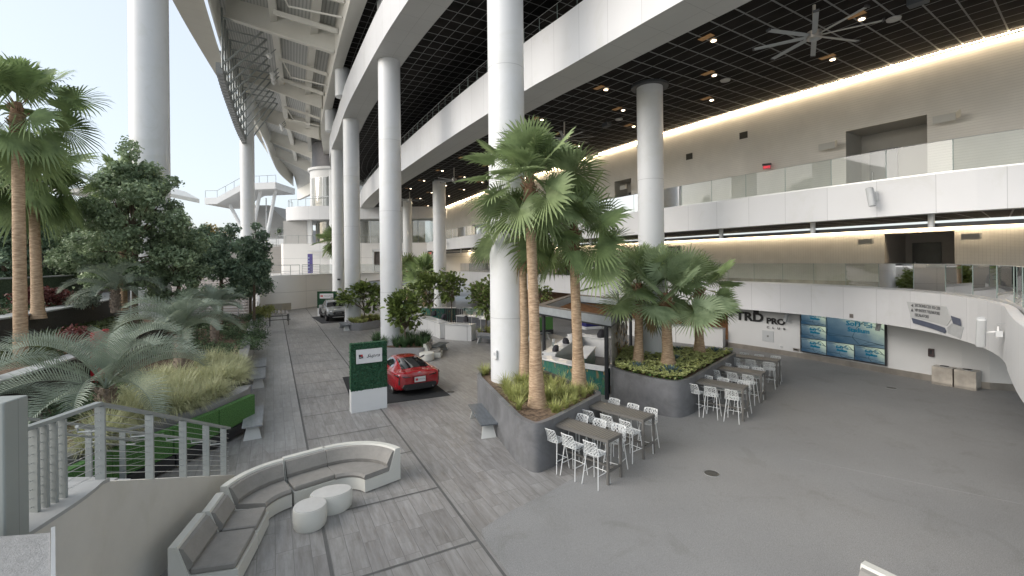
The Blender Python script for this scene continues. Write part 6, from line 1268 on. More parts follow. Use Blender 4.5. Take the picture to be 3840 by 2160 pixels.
# --- grey pickup
M_gp = pm('cement_grey_paint', (.20, .212, .215), .3, var=.03, coat=.8, spec=.5)
tr = thing('pickup_truck', 'cement grey crew-cab pickup truck facing the camera beside the far green board', 'truck', (-17.2, 44.05, 0), R(-59.3))
TS = [(-2.72, .88, .62, 1.12, .80, 1.16), (-2.66, .93, .55, 1.18, .86, 1.21), (-1.05, .93, .52, 1.18, .86, 1.21), (-.98, .93, .50, 1.20, .80, 1.30), (-.86, .93, .48, 1.22, .69, 1.72), (-.4, .93, .46, 1.22, .68, 1.80), (.3, .93, .46, 1.21, .67, 1.78), (.62, .93, .46, 1.20, .68, 1.66), (1.18, .93, .46, 1.18, .76, 1.255), (1.7, .94, .48, 1.12, .74, 1.21), (2.3, .95, .50, 1.04, .70, 1.13), (2.56, .93, .52, .98, .62, 1.04), (2.68, .84, .56, .86, .5, .90), (2.71, .6, .60, .78, .4, .80)]
tf = Surf(TS); body = tf.mesh(MB()).build('body', M_gp, tr, True); cut_wheels(body, [(x, s*.95, .42, .50, .6) for x in (-1.62, 1.62) for s in (-1, 1)])
for x in (-1.62, 1.62):
    for s in (-1, 1): wheel(tr, x, s*.82, .395, .395, .27, pm('dark_rim', (.06, .06, .065), .35, metal=.6), 6)
b = MB(); b.box((-1.85, 0, 1.13), (1.5, 1.5, .2)); b.build('load_bed', M_dark, tr)
g_ = MB(); tf.patch(g_, [(7.1, 6.35), (7.95, 5.75), (7.95, 9), (7.05, 9)], 8, 10, .01, sides=(1, -1)); g_.build('windscreen', M_cglass, tr, True)
for s in (1, -1):
    g_ = MB(); tf.patch(g_, [(5.7, 5.3), (7.75, 5.3), (6.75, 6.5), (5.75, 6.5)], 8, 6, .01, sides=(s,)); g_.build('side_window', M_cglass, tr, True)
    g_ = MB(); tf.patch(g_, [(4.25, 5.3), (5.5, 5.3), (5.5, 6.5), (4.4, 6.4)], 8, 6, .01, sides=(s,)); g_.build('side_window', M_cglass, tr, True)
    b = MB(); b.rings([[(x, s*y, z) for y, z in P] for x, P in ((2.50, ((.50, .90), (.88, .90), (.90, 1.02), (.60, 1.02))), (2.71, ((.50, .86), (.82, .86), (.84, .98), (.55, .97))))], True, True); b.build('headlight', pm('headlight_lens', (.45, .47, .48), .1, metal=.6, coat=1), tr)
    b = MB(); b.rbox((2.62, s*.80, .66), (.16, .24, .16), 0, .03); b.build('fog_lamp', M_trim, tr)
    b = MB(); b.tube([(.85, s*.9, 1.22), (.86, s*1.02, 1.25)], .03, 6); b.rbox((.86, s*1.10, 1.30), (.12, .2, .24), 0, .04); b.build('mirror', M_gp, tr)
    b = MB(); b.box((0, s*.98, .46), (2.2, .12, .06)); b.build('side_step', M_trim, tr)
    for x in (-1.62, 1.62):
        b = MB(); a_ = np.linspace(R(-12), R(192), 15); b.rings([[(x+r*math.cos(a), s*y, .42+r*math.sin(a)) for r, y in ((.49, .90), (.56, .90), (.56, .975), (.49, .985))] for a in a_], True, True); b.build('fender_flare', M_trim, tr)
b = MB(); b.rings([[(x, y*k, z) for y, z in ((-.40, .66), (-.50, .80), (-.40, .94), (.40, .94), (.50, .80), (.40, .66))] for x, k in ((2.60, 1), (2.745, 1), (2.75, .97))], True, True); gr = b.build('grille', M_trim, tr)
b = MB()
for (z, w_) in ((.73, .42), (.80, .45), (.87, .42)): b.box((2.755, 0, z), (.01, w_*2, .015))
b.build('grille_bars', pm('grille_grey', (.08, .08, .085), .4), gr)
MF = Matrix(((0, 0, 1, 2.765), (1, 0, 0, 0), (0, 1, 0, .80), (0, 0, 0, 1))); text_at('grille_text', 'TOYOTA', .13, MF, pm('satin_grey', (.3, .3, .3), .4), gr, .003, .004)
b = MB(); b.rbox((2.66, 0, .55), (.22, 1.5, .16), 0, .05); b.build('bumper', M_trim, tr); b = MB(); b.rings([[(x, y, z) for y, z in ((-.5, .40), (.5, .40), (.42, .52), (-.42, .52))] for x in (2.5, 2.72)], True, True); b.build('skid_plate', M_alu, tr)
b = MB(); b.rings([[(x, y, z) for y in (0,) for y, z in ((-.34, z0), (.34, z0), (.30, z1), (-.30, z1))] for x, z0, z1 in ((1.3, 1.2, 1.26), (1.95, 1.14, 1.235), (2.0, 1.14, 1.22))], True, True); b.build('hood_scoop', M_gp, tr); b = MB(); b.box((2.005, 0, 1.19), (.02, .54, .05)); b.build('scoop_opening', M_dark, tr)
for s in (-1, 1): b = MB(); b.tube([(-.7, s*.62, 1.80), (-.65, s*.62, 1.86), (.35, s*.62, 1.86), (.4, s*.62, 1.78)], .022, 6); b.build('roof_rail', M_trim, tr)
b = MB(); b.tube([(-.2, 0, 1.79), (-.35, 0, 1.9)], [.05, .01], 6); b.build('antenna_fin', M_trim, tr)
# ---------------------------------------------------------------- hedge boards with model names
def board(label, x, y, rz, L, H, base, name_fn):
    t = thing('display_board', label, 'display board', (x, y, 0), rz, 'boxwood display boards'); b = MB(); b.box((0, 0, base/2), (L, .36, base)); b.build('base', M_whitep, t)
    g = np.random.default_rng(int(L*100+H*10)); b = MB(); b.box((0, 0, (base+H)/2), (L-.02, .34, H-base)); hb_ = b.build('hedge_panel', M_hedge, t)
    n = 5200; c = np.stack([g.uniform(-L/2, L/2, n), np.where(g.random(n) < .8, -.18, g.uniform(-.18, .18, n)), g.uniform(base, H, n)], 1); e = g.random(n); c[:, 0] = np.where(e < .12, np.sign(c[:, 0])*L/2, c[:, 0]); c[:, 2] = np.where((e > .88), H, c[:, 2])
    k = np.array([True]*n); nor = unit(g.normal(size=(n, 3))+np.array([0, -.8, 0])); a = unit(np.cross(nor, g.normal(size=(n, 3)))); b2 = np.cross(nor, a); s = g.uniform(.018, .034, (n, 1)); V = np.stack([c-a*s, c-b2*s*.7, c+a*s, c+b2*s*.7], 1).reshape(-1, 3); fast_mesh('hedge_leaves', V, np.arange(4*n).reshape(-1, 4), leafmat('boxwood_leaf', (.035, .12, .065), .6, 20, .5, tr=.1), hb_)
    w_, h = L*.72, (H-base)*.30; zc = H-.20-h/2; b = MB(); b.box((0, -.215, zc), (w_, .03, h)); sg = b.build('sign_panel', pm('sign_white', (.66, .66, .67), .35, var=.01), t); name_fn(sg, zc, w_, h); return t
Mf = lambda x, z, y=-.232: Matrix(((1, 0, 0, x), (0, 0, -1, y), (0, 1, 0, z), (0, 0, 0, 1)))
M_ink = pm('black_ink', (.015, .015, .016), .5, var=.05); M_redink = MC.get('toyota_red')
def supra_sign(sg, z, w_, h):
    b = MB(); b.box((-w_*.33, -.232, z+.035), (w_*.15, .004, h*.16)); b.build('mark_block', M_redink, sg); b = MB(); b.box((-w_*.37, -.234, z+.035), (w_*.07, .006, h*.16)); b.build('mark_block', M_ink, sg)
    text_at('mark_text', 'GR', h*.20, Mf(-w_*.33, z-.035, -.236), M_ink, sg, .001, .004, .3, 1.2); text_at('model_text', 'Supra', h*.36, Mf(w_*.14, z+.0), M_ink, sg, .001, .0, .5, 1.15)
    b = MB(); b.tube([(-w_*.10, -.236, z-h*.10), (w_*.02, -.236, z-h*.02)], .004, 4); b.tube([(w_*.30, -.236, z+.0), (w_*.40, -.236, z+h*.05)], .003, 4); b.build('pen_stroke', M_ink, sg)
board('green hedge board with a sports car name sign, standing behind the red car', -5.32, 16.83, math.atan2(.62, 1.10), 1.27, 2.45, .78, supra_sign)
def tac_sign(sg, z, w_, h):
    b = MB(); b.box((-w_*.35, -.232, z), (w_*.18, .004, h*.34)); mk = b.build('mark_block', M_redink, sg); b = MB(); b.box((-w_*.35, -.236, z), (w_*.10, .003, h*.08)); b.build('mark_bar', pm('pale_pink', (.6, .4, .4), .5), mk)
    text_at('model_text', 'TACOMA', h*.36, Mf(w_*.12, z), pm('grey_ink', (.13, .13, .14), .5), sg, .001, .0, 0, 1.12)
board('green hedge board with a pickup name sign, standing behind the grey truck', -18.85, 46.7, R(4), 1.85, 2.45, .8, tac_sign)
# ---------------------------------------------------------------- ceiling fans, lights, speakers
M_fan = pm('fan_grey_blade', (.33, .35, .36), .4, metal=.3, var=.04); M_hub = pm('fan_hub', (.42, .40, .37), .3, metal=.7, var=.05)
def fan(label, x, y, zc, zh, r, rz, n=8):
    t = thing('ceiling_fan', label, 'ceiling fan', (x, y, zh), rz, 'large ceiling fans'); b = MB(); b.tube([(0, 0, .1), (0, 0, zc-zh)], .045, 10); b.build('downrod', pm('cream_rod', (.50, .47, .41), .4, var=.03), t, True)
    b = MB(); b.tube([(0, 0, -.16), (0, 0, -.13), (0, 0, .08), (0, 0, .14)], [.13, .20, .20, .08], 24); b.build('hub', M_hub, t, True); b = MB(); b.tube([(0, 0, -.185), (0, 0, -.155)], [.10, .15], 20); b.build('hub_cap', M_fan, t, True)
    for k in range(n):
        a = 2*math.pi*k/n; ca, sa = math.cos(a), math.sin(a); b = MB(); rg = []
        for rr, w_, tw in ((.16, .055, .25), (.5, .07, .22), (r-.03, .07, .14)):
            rg.append([(rr*ca-q*sa, rr*sa+q*ca, -.04+z) for q, z in ((-w_, -w_*tw-.006), (w_, w_*tw-.006), (w_, w_*tw+.006), (-w_, -w_*tw+.006))])
        b.rings(rg, True, True); bl = b.build('blade', M_fan, t)
        b = MB(); b.box((r*ca, r*sa, -.03), (.05, .15, .06), a); b.build('tip', M_black, bl)
    return t
fan('big grey ceiling fan nearest the camera, top right', 9.3, 14.0, Z4b+.1, 12.2, 1.65, R(13)); fan('ceiling fan half hidden behind the tallest palm', 3.0, 25.6, Z4b+.1, 12.2, 1.65, R(30))
fan('third ceiling fan, between the big column and the planter palms', -4.7, 37.8, Z4b+.1, 12.1, 1.65, R(5)); fan('farthest ceiling fan, beside the distant column', -11.2, 50.5, Z4b+.1, 12.2, 1.65, R(22))
M_dl = emat('downlight_glow', (1, .80, .55), 4.0); M_trimr = pm('lamp_trim', (.30, .21, .12), .4, metal=.4, var=.1)
sp_ = [(0, 'first'), (1, 'second')]
k = 0; dl0 = None
rows = {1: 3.2, 2: 6.0, 3: 8.6}
desc = {1: 'row nearest the deck edge', 2: 'middle row', 3: 'row nearest the cream wall'}
for row, dd in rows.items():
    s_ = near_s(E4, (8.5, 8.5))
    for i in range(11):
        s = s_+5.3*i+row*1.9; (x, y), an = on_curve(E4, s, dd)
        # skip where the back wall is closer than the row
        if near_s is None: pass
        wx = min(math.dist((x, y), p) for p in W3)
        inside = (x < np.interp(y, [p[1] for p in W3], [p[0] for p in W3])-.5)
        if not inside: continue
        l = 'warm round downlight, %s from the front in the %s' % (('first', 'second', 'third', 'fourth', 'fifth', 'sixth', 'seventh', 'eighth', 'ninth', 'tenth', 'eleventh')[i], desc[row])
        if dl0 is None:
            dl0 = thing('downlight', l, 'downlight', (x, y, Z4b+.1), an, 'round warm downlights in the black ceiling'); b = MB(); b.tube([(0, 0, -.02), (0, 0, -.035)], .085, 16); b.build('lamp_face', M_dl, dl0); b = MB(); b.tube([(0, 0, .01), (0, 0, -.03)], .11, 16, False); b.build('trim_ring', M_trimr, dl0)
            b = MB(); b.box((0, .42, -.012), (.5, .26, .012)); b.build('painted_glow', pm('amber_glow_paint', (.16, .09, .04), .5, var=.6, scale=5, emis=(1, .5, .15), es=.03), dl0)  # orange spill beside the lamp, painted as a faintly glowing slab
        else: dup(dl0, (x, y, Z4b+.1), an, l)
for (s, l) in ((13.5, 'round white ceiling speaker disc, nearest'), (19.5, 'round white ceiling speaker disc, second'), (26, 'round white ceiling speaker disc, third')):
    (x, y), an = on_curve(E4, s+near_s(E4, (11.3, 5.2))-6, 6.9); t = thing('ceiling_speaker', l, 'ceiling speaker', (x, y, Z4b+.1), 0, 'round ceiling speakers'); b = MB(); b.tube([(0, 0, .0), (0, 0, -.05)], [.2, .19], 20); b.build('grille', pm('speaker_grey', (.42, .42, .41), .5), t)
for (s, dd, l) in ((9.5, 8.0, 'black spotlight box hanging from the ceiling, nearest the top right corner'), (12.2, 5.2, 'black projector box hanging near the big fan'), (26, 6.0, 'black projector on a bracket behind the tallest palm'), (44, 5.5, 'black projector box far down the ceiling')):
    (x, y), an = on_curve(E4, s+near_s(E4, (11.3, 5.2))-6, dd); t = thing('ceiling_projector', l, 'projector', (x, y, Z4b+.1), an, 'black ceiling boxes'); b = MB(); b.tube([(0, 0, .0), (0, 0, -.35)], .03, 6); b.build('mount', M_black, t); b = MB(); b.rbox((0, 0, -.45), (.45, .32, .2), 0, .03); b.build('housing', pm('dark_blue_grey', (.04, .05, .06), .45), t)
def lamp_box(name, label, cat, p, size, rz, m, group=None, tilt=0, arm=True):
    t = thing(name, label, cat, p, rz, group); b = MB(); b.rbox((0, 0, 0), size, 0, min(size[:2])*.3); Mx = Matrix.Rotation(tilt, 4, 'Y'); b.v = [tuple(Mx @ Vector(v)) for v in b.v]; b.build('cabinet', m, t, True)
    if arm: b = MB(); b.tube([(0, size[1]*.4, 0), (0, size[1]*.5+.22, .05)], .03, 6); b.box((0, size[1]*.5+.22, .05), (.16, .03, .3)); b.build('bracket', M_whitep, t)
    return t
gsp = 'white column speakers on the decks'; M_spk = pm('speaker_white', (.50, .52, .53), .5, var=.03)
(x, y), a = on_curve(E3, near_s(E3, (12.7, 15.95)), -.42); lamp_box('column_speaker', 'slim white speaker bracketed on the middle deck fascia at right', 'speaker', (x, y, 7.45), (.2, .2, .66), a+math.pi, M_spk, gsp, R(-8))
(x, y), a = on_curve(E3, near_s(E3, (-7.4, 53.5)), -.5); lamp_box('column_speaker', 'far white speaker tilted on the middle deck fascia, beside the distant column', 'speaker', (x, y, 7.4), (.3, .3, 1.0), a+math.pi, M_spk, gsp, R(-20))
(x, y), a = on_curve(E2, near_s(E2, (13.3, 12.4)), -.45); lamp_box('column_speaker', 'large white angled speaker at the inner corner of the curving lower balcony', 'speaker', (x, y, 3.28), (.2, .2, .9), a+math.pi, M_spk, gsp, R(24))
b = MB(); b.box((0, .34, 0), (.2, .14, .16)); b.tube([(0, .3, .25), (.4, .5, .35), (.5, .5, 0)], .008, 4); b.build('junction_box', M_spk, [o for o in bpy.data.objects if o.name.startswith('column_speaker')][-1])
for (p, l) in (((14.9, 25.0, 2.15), 'grey wall speaker left of the video screens'), ((17.0, 21.3, 2.2), 'grey wall speaker right of the video screens')): lamp_box('wall_speaker', l, 'speaker', p, (.18, .18, .5), R(-60), M_spk, 'wall speakers under the balcony', R(12))
for (s0_, l) in (((9.4, 21.5), 'white stub post under the middle deck, left'), ((11.4, 18.0), 'white stub post under the middle deck, centre'), ((13.4, 14.85), 'white stub post under the middle deck, right'), ((4.6, 30.2), 'white stub post under the middle deck behind the palms'), ((-3.2, 45.3), 'white stub post under the middle deck, far one'), ((-4.9, 48.6), 'white stub post under the middle deck, farther one'), ((-6.4, 51.5), 'white stub post under the middle deck, farthest one')):
    (x, y), a = on_curve(E3, near_s(E3, s0_), .75); t = thing('stub_post', l, 'post', (x, y, 6.36), 0, 'white stub posts under the middle deck'); b = MB(); b.cyl((0, 0, 0), .09, .46, 16); b.build('stub', M_whitep, t, True)
q = off(E3, .75); b = MB(); b.strip(at_z(off(E3, .62), 6.36), at_z(off(E3, .95), 6.36)); b.strip(at_z(off(E3, .95), 6.36), at_z(off(E3, .95), 6.5)); tag(b.build('dark_track', pm('dark_track', (.06, .065, .07), .5)), 'dark ceiling track hung under the middle deck edge', 'ceiling track')
# ---------------------------------------------------------------- signs
def wallM(c, p, d, z):
    s = near_s(c, p); (x, y), a = on_curve(c, s, d); return (x, y), a
def text_on_curve(name, s, size, c, s0, z0, d, m, parent, direction=-1, bold=0., sx=1., align='LEFT', shear=0.):
    cu = bpy.data.curves.new('text', 'FONT'); cu.body = s; cu.size = size; cu.extrude = .004; cu.align_x = align; cu.align_y = 'BOTTOM'; cu.offset = bold; cu.shear = shear; o = bpy.data.objects.new('text', cu); col.objects.link(o)
    dg = bpy.context.evaluated_depsgraph_get(); me = bpy.data.meshes.new_from_object(o.evaluated_get(dg)); bpy.data.objects.remove(o)
    for v in me.vertices:
        (x, y), a = on_curve(c, s0+direction*v.co.x*sx, d-(v.co.z if direction < 0 else -v.co.z)*1.0); v.co = (x, y, z0+v.co.y)
    me.materials.clear(); me.materials.append(m); o = bpy.data.objects.new(name, me); col.objects.link(o); o.parent = parent; return o
def patch_on_curve(name, poly, c, s0, z0, d, m, parent, direction=-1, th=.012):       # flat polygon bent onto the fascia
    b = MB(); xs = sorted(set([p[0] for p in poly]+list(np.linspace(min(p[0] for p in poly), max(p[0] for p in poly), 14)))); rg = []
    for x in xs:                                     # convex outline cut into vertical slices that follow the curve
        zs = []
        for i in range(len(poly)):
            p, q = poly[i-1], poly[i]
            if min(p[0], q[0])-1e-6 <= x <= max(p[0], q[0])+1e-6: zs += [p[1], q[1]] if abs(p[0]-q[0]) < 1e-6 else [p[1]+(q[1]-p[1])*(x-p[0])/(q[0]-p[0])]
        (x0, y0), (x1, y1) = on_curve(c, s0+direction*x, d)[0], on_curve(c, s0+direction*x, d+th)[0]; a, e = z0+min(zs), z0+max(zs)+1e-4
        rg.append([(x0, y0, a), (x0, y0, e), (x1, y1, e), (x1, y1, a)])
    b.rings(rg, True, True); return b.build(name, m, parent)
sE2 = near_s(E2, (15.9, 18.6))            # runs towards the camera = decreasing s = rightwards in view
t = thing('direction_sign', 'angular wayfinding sign on the balcony fascia listing sections, entry and escalators', 'sign')
patch_on_curve('sign_plate', [(0, .97), (2.05, .97), (2.35, .55), (2.08, .28), (.2, .36)], E2, sE2, 2.6, -.025, pm('sign_pale', (.50, .515, .52), .4, var=.02), t)
M_navy = pm('slate_blue_ink', (.09, .105, .15), .45, var=.05)
patch_on_curve('dark_band', [(.25, .34), (2.0, .20), (2.08, .08), (2.0, .0), (.33, .14)], E2, sE2, 2.6, -.05, M_navy, t)
patch_on_curve('dark_band', [(2.38, .68), (2.92, .64), (3.0, .40), (2.52, .42)], E2, sE2, 2.6, -.05, M_navy, t); patch_on_curve('sign_outline', [(2.1, .22), (2.4, .42), (3.08, .38), (2.9, -.06), (2.15, .02)], E2, sE2, 2.6, -.02, pm('sign_pale2', (.45, .465, .475), .4), t)
M_txt = pm('grey_lettering', (.13, .135, .14), .5)
for i, tx in enumerate(('SECTIONS C221 TO C223', 'VIP ENTRY 7 ELEVATORS', 'ESCALATORS')): text_on_curve('sign_text', tx, .165, E2, sE2-.42, 3.38-.19*i, -.05, M_txt, t, -1, 0, .72)
for i, P in enumerate(([(.22, .84), (.33, .90), (.33, .78)], [(.22, .60), (.28, .72), (.34, .60)])): patch_on_curve('arrow', P, E2, sE2, 2.6, -.05, M_txt, t)
# TRD PRO club sign: cut-out letters on the sign wall
t = thing('club_sign', 'black cut-out TRD PRO CLUB lettering on the white wall', 'sign'); sW = near_s(W1, (13.45, 27.6)); Ls = lambda s: s
def w1text(tx, size, off_, z, bold, sx, sh=0.): return text_on_curve('letters', tx, size, W1, sW-off_, z, -.05, M_ink, t, -1, bold, sx, 'LEFT', sh)
M_ink.node_tree.nodes['Principled BSDF'].inputs['Roughness'].default_value = .4
w1text('TRD', .68, .0, 1.60, .028, 1.22); w1text('PRO', .44, 1.78, 1.60, .022, 1.2); w1text('C   L   U   B', .15, 1.8, 1.38, .004, 1.35)
b = MB()
(x, y), a = on_curve(W1, sW-1.2, -.03); b.box((x, y, 2.25), (.30, .04, .28), a); sq = b.build('logo_tile', M_ink, t); emblem(sq, plane_M((x+.035*math.sin(a)*-1*-1, y-.035*math.cos(a)*-1*-1, 2.25), (-math.cos(a), -math.sin(a))), .10, pm('logo_white', (.6, .6, .6), .4))
t = thing('hatch_panel', 'square grey access hatch with a small notice below the black lettering', 'hatch'); (x, y), a = on_curve(W1, sW-1.85, -.02); b = MB(); b.box((x, y, .95), (.62, .03, .62), a); pn = b.build('panel', pm('hatch_grey', (.47, .49, .50), .4, var=.02), t); b = MB(); b.box((x, y, .95), (.10, .05, .10), a); b.build('notice', pm('notice_grey', (.2, .2, .2), .5), pn)
for (o_, z, sx, sz, m_, nm, l, c_) in ((2.55, .46, .12, .12, M_whitep, 'wall_socket', 'small white outlet box low on the sign wall', 'outlet'), (3.35, .42, .3, .14, M_skirt, 'wall_vent', 'small metal vent grille low on the sign wall', 'vent')):
    (x, y), a = on_curve(W1, sW-o_, -.03); t = thing(nm, l, c_, (x, y, z), a); b = MB(); b.box((0, 0, 0), (sx, .06, sz)); b.build('cover', m_, t); b = MB(); b.box((0, 0, 0), (sx*.6, .07, sz*.5)); b.build('inset', M_dark if c_ == 'vent' else M_alu, t)
(x, y), a = on_curve(W1, near_s(W1, (18.05, 19.75)), -.06); t = thing('sanitiser_dispenser', 'dark wall-mounted dispenser above the waste bins', 'dispenser', (x, y, 1.25), a); b = MB(); b.rbox((0, 0, 0), (.20, .12, .34), 0, .03); b.build('housing', pm('dispenser_brown', (.08, .06, .06), .25), t); b = MB(); b.rbox((0, .03, .03), (.09, .09, .16), 0, .02); b.build('window', M_black, t)
# video screens
M_scr = bpy.data.materials.new('screen_image'); M_scr.use_nodes = True; t_ = M_scr.node_tree; t_.nodes.clear(); o_ = nn(t_, 'ShaderNodeOutputMaterial'); em = nn(t_, 'ShaderNodeEmission'); uvn = nn(t_, 'ShaderNodeUVMap'); sp2 = nn(t_, 'ShaderNodeSeparateXYZ'); t_.links.new(uvn.outputs[0], sp2.inputs[0])
gx = math_n(t_, 'ADD', math_n(t_, 'MULTIPLY', sp2.outputs[0], .62), math_n(t_, 'MULTIPLY', sp2.outputs[1], .55)); ns = nn(t_, 'ShaderNodeTexNoise'); ns.inputs['Scale'].default_value = 4; ns.inputs['Detail'].default_value = 5; t_.links.new(uvn.outputs[0], ns.inputs['Vector'])
gx2 = math_n(t_, 'ADD', gx, math_n(t_, 'MULTIPLY', math_n(t_, 'SUBTRACT', ns.outputs[0], .5), .35)); rp_ = nn(t_, 'ShaderNodeValToRGB'); t_.links.new(gx2, rp_.inputs[0]); rp_.color_ramp.elements[0].color = (.02, .055, .095, 1); rp_.color_ramp.elements[0].position = .15; rp_.color_ramp.elements[1].color = (.42, .50, .38, 1); rp_.color_ramp.elements[1].position = 1.0; e = rp_.color_ramp.elements.new(.6); e.color = (.10, .155, .19, 1)
t_.links.new(rp_.outputs[0], em.inputs[0]); em.inputs[1].default_value = .30; gl_ = nn(t_, 'ShaderNodeBsdfGlossy'); gl_.inputs[0].default_value = (.05, .05, .05, 1); gl_.inputs[1].default_value = .15; ash = nn(t_, 'ShaderNodeAddShader'); t_.links.new(em.outputs[0], ash.inputs[0]); t_.links.new(gl_.outputs[0], ash.inputs[1]); t_.links.new(ash.outputs[0], o_.inputs[0])
M_logo = emat('screen_logo_blue', (.0, .11, .19), .24); M_line = emat('screen_lines', (.015, .03, .04), .3)
TA, TB_ = Vector((15.45, 24.5, 0)), Vector((17.2, 21.15, 0)); td = (TB_-TA).normalized(); tn = Vector((td.y, -td.x, 0))*-1
if tn.dot(-TA) < 0: tn = -tn
LT_ = (TB_-TA).length; cw_, rh, zb_ = LT_/3, .72, .42; xa = [0, 1, 2]
t = thing('video_wall', 'wall of six blue video screens showing a stadium logo under the balcony', 'video screen'); b = MB(); cM = (TA+TB_)/2+tn*.05; b.box((cM.x, cM.y, zb_+rh*1.5), (LT_+.1, .08, rh*3+.1), math.atan2(td.y, td.x)); b.build('bezel', M_black, t)
def screen(x0, z0, w_, h, label):
    o = TA+td*(x0+.015)+tn*.10; b = MB(); W_ = w_-.03; H_ = h-.03; z0 += .015; P = [(o, z0), (o+td*W_, z0), (o+td*W_, z0+H_), (o, z0+H_)]; b.v = [(p.x, p.y, z) for p, z in P]; b.face(range(4), [(0, 0), (1, 0), (1, 1), (0, 1)]); s = b.build('screen', M_scr, t); s['label'] = label
    g = random.Random(5); b = MB(); nodes = [(g.random(), g.random()) for _ in range(11)]+[(0, .3), (1, .6), (.4, 1), (.6, 0), (0, .9), (1, .1)]
    for i in range(len(nodes)):
        near = sorted(range(len(nodes)), key=lambda j: math.dist(nodes[i], nodes[j]))[1:4]
        for j in near: p = o+td*W_*nodes[i][0]+tn*.004; q = o+td*W_*nodes[j][0]+tn*.004; b.tube([(p.x, p.y, z0+H_*nodes[i][1]), (q.x, q.y, z0+H_*nodes[j][1])], .0035*(1+w_*.5), 3)
    b.build('line_pattern', M_line, s); c = o+td*W_*.58+tn*.02; M = plane_M((c.x, c.y, z0+H_*.60), td); sz = h*.22
    for tx, dz, sx in (('SoFi', .5, 1.15), ('Stadium', -.45, 1.0)):
        me_M = M @ Matrix.Translation((-sz*(.7 if tx == 'SoFi' else 0), dz*sz, 0)); text_at('logo_text', tx, sz*(1.0 if tx == 'SoFi' else .92), me_M, M_logo, s, .012, .006, 0, sx)
    b = MB()
    for i in range(4):
        for j in range(4):
            if (i*3+j*5) % 4: b.box((sz*(.9+.27*i), sz*(.22+.25*j), .01), (sz*.19, sz*.17, .02))
    b.v = [tuple(M @ Vector(v)) for v in b.v]; b.build('logo_block', M_logo, s)
if True:
    for r in range(3): screen(0, zb_+rh*r, cw_, rh, ('lowest', 'middle', 'highest')[r]+' small screen of the left column')
    screen(cw_, zb_, cw_, rh, 'small screen at the bottom centre'); screen(2*cw_, zb_, cw_, rh, 'small screen at the bottom right'); screen(cw_, zb_+rh, cw_*2, rh*2, 'large main screen')
# blade signs by the doorways, exit signs, vents
M_bl = pm('pale_sign_metal', (.50, .50, .47), .45, var=.03)
def blade(label, c, p, d, z, tx, s=1.):
    (x, y), a = on_curve(c, near_s(c, p), d); t = thing('blade_sign', label, 'sign', (x, y, z), a, 'pale folded section signs'); b = MB(); b.rings([[(x_, y_, z_) for x_, z_ in ((-.32*s, -.14*s), (.32*s, -.14*s), (.32*s, .14*s), (-.32*s, .14*s))] for y_ in (-.02, .0)], True, True); b.rings([[(-.32*s, 0, -.14*s), (-.32*s, 0, .14*s)], [(-.52*s, .28, -.1*s), (-.52*s, .28, .16*s)]], closed=False); b.build('plate', M_bl, t)
    M = Matrix(((-1, 0, 0, 0), (0, 0, -1, -.026), (0, 1, 0, 0), (0, 0, 0, 1))); M = plane_M((0, -.026, 0), (-1, 0)) if False else Matrix(((-1, 0, 0, 0), (0, 0, -1, -.026), (0, 1, 0, 0), (0, 0, 0, 1)))
    text_at('sign_text', tx, .13*s, M, M_txt, t, .001, 0, 0, .9)
    return t
blade('pale section sign at the left jamb of the upper doorway', W3, (14.2, 20.4), -.35, 10.3, 'C219'); blade('pale section sign at the right jamb of the upper doorway', W3, (16.35, 17.2), -.35, 10.5, 'C220')
blade('pale section sign left of the middle doorway', W2, (17.7, 22.8), -.35, 6.15, 'C221', .9); blade('pale section sign right of the middle doorway', W2, (19.6, 19.4), -.35, 6.2, 'C223', .9); blade('pale section sign by the far upper doorway behind the palm', W3, (7.9, 30.8), -.4, 10.2, 'C217'); blade('pale section sign by the far middle doorway', W2, (11.7, 32.2), -.4, 6.0, 'C219', .9)
M_exit = emat('exit_red', (.8, .05, .07), .6); M_exd = pm('exit_red_plate', (.45, .10, .12), .3, var=.05)
def exitsign(label, p, rz, s=1.):
    t = thing('exit_sign', label, 'exit sign', p, rz, 'red exit signs'); b = MB(); b.box((0, 0, .02), (.42*s, .05, .10*s)); b.build('housing', M_black, t); b = MB(); b.box((0, 0, -.12*s), (.36*s, .02, .2*s)); pn = b.build('plate', M_exd, t)
    for y_, k in ((-.015, 1), (.015, -1)): M = Matrix(((k, 0, 0, 0), (0, 0, -k, y_), (0, 1, 0, -.12*s), (0, 0, 0, 1))); text_at('exit_text', 'EXIT', .15*s, M, M_exit, pn, .001, .002)
    return t
(x, y), a = on_curve(W3, near_s(W3, (12.75, 22.6)), -.3); exitsign('red exit sign on the cream wall left of the upper doorway', (x, y, 9.95), R(-29), .95); exitsign('red exit sign hanging at the far end under the middle deck', (-9.6, 53.6, 6.55), R(-40), 1.6); (x, y), a = on_curve(W3, near_s(W3, (-1.5, 48.5)), -.3); exitsign('far red exit sign on the cream wall beyond the columns', (x, y, 10.0), R(2), 1.5)
for (p, z, l) in (((7.6, 31.4), 11.4, 'x'),): pass
def vent(label, c, u_p, z, w_=.42, h=.34):
    (x, y), a = on_curve(c, near_s(c, u_p), -.02); t = thing('wall_vent', label, 'vent', (x, y, z), a, 'small dark vents in the cream wall'); b = MB(); b.box((0, 0, 0), (w_, .03, h)); b.build('frame', pm('vent_olive', (.05, .05, .042), .6), t); b = MB(); 
    for k in range(6): b.box((0, -.02, -h*.4+h*.16*k), (w_*.86, .01, .015))
    b.build('louvres', M_dark, t)
vent('small dark vent high on the cream wall, left of the pair', W3, (10.3, 26.5), 11.3); vent('small dark vent high on the cream wall, right of the pair', W3, (12.0, 23.7), 11.75); vent('small dark vent on the far part of the cream wall, nearer one', W3, (.6, 44.3), 11.2); vent('small dark vent on the far part of the cream wall, farther one', W3, (-1.8, 49), 11.2)
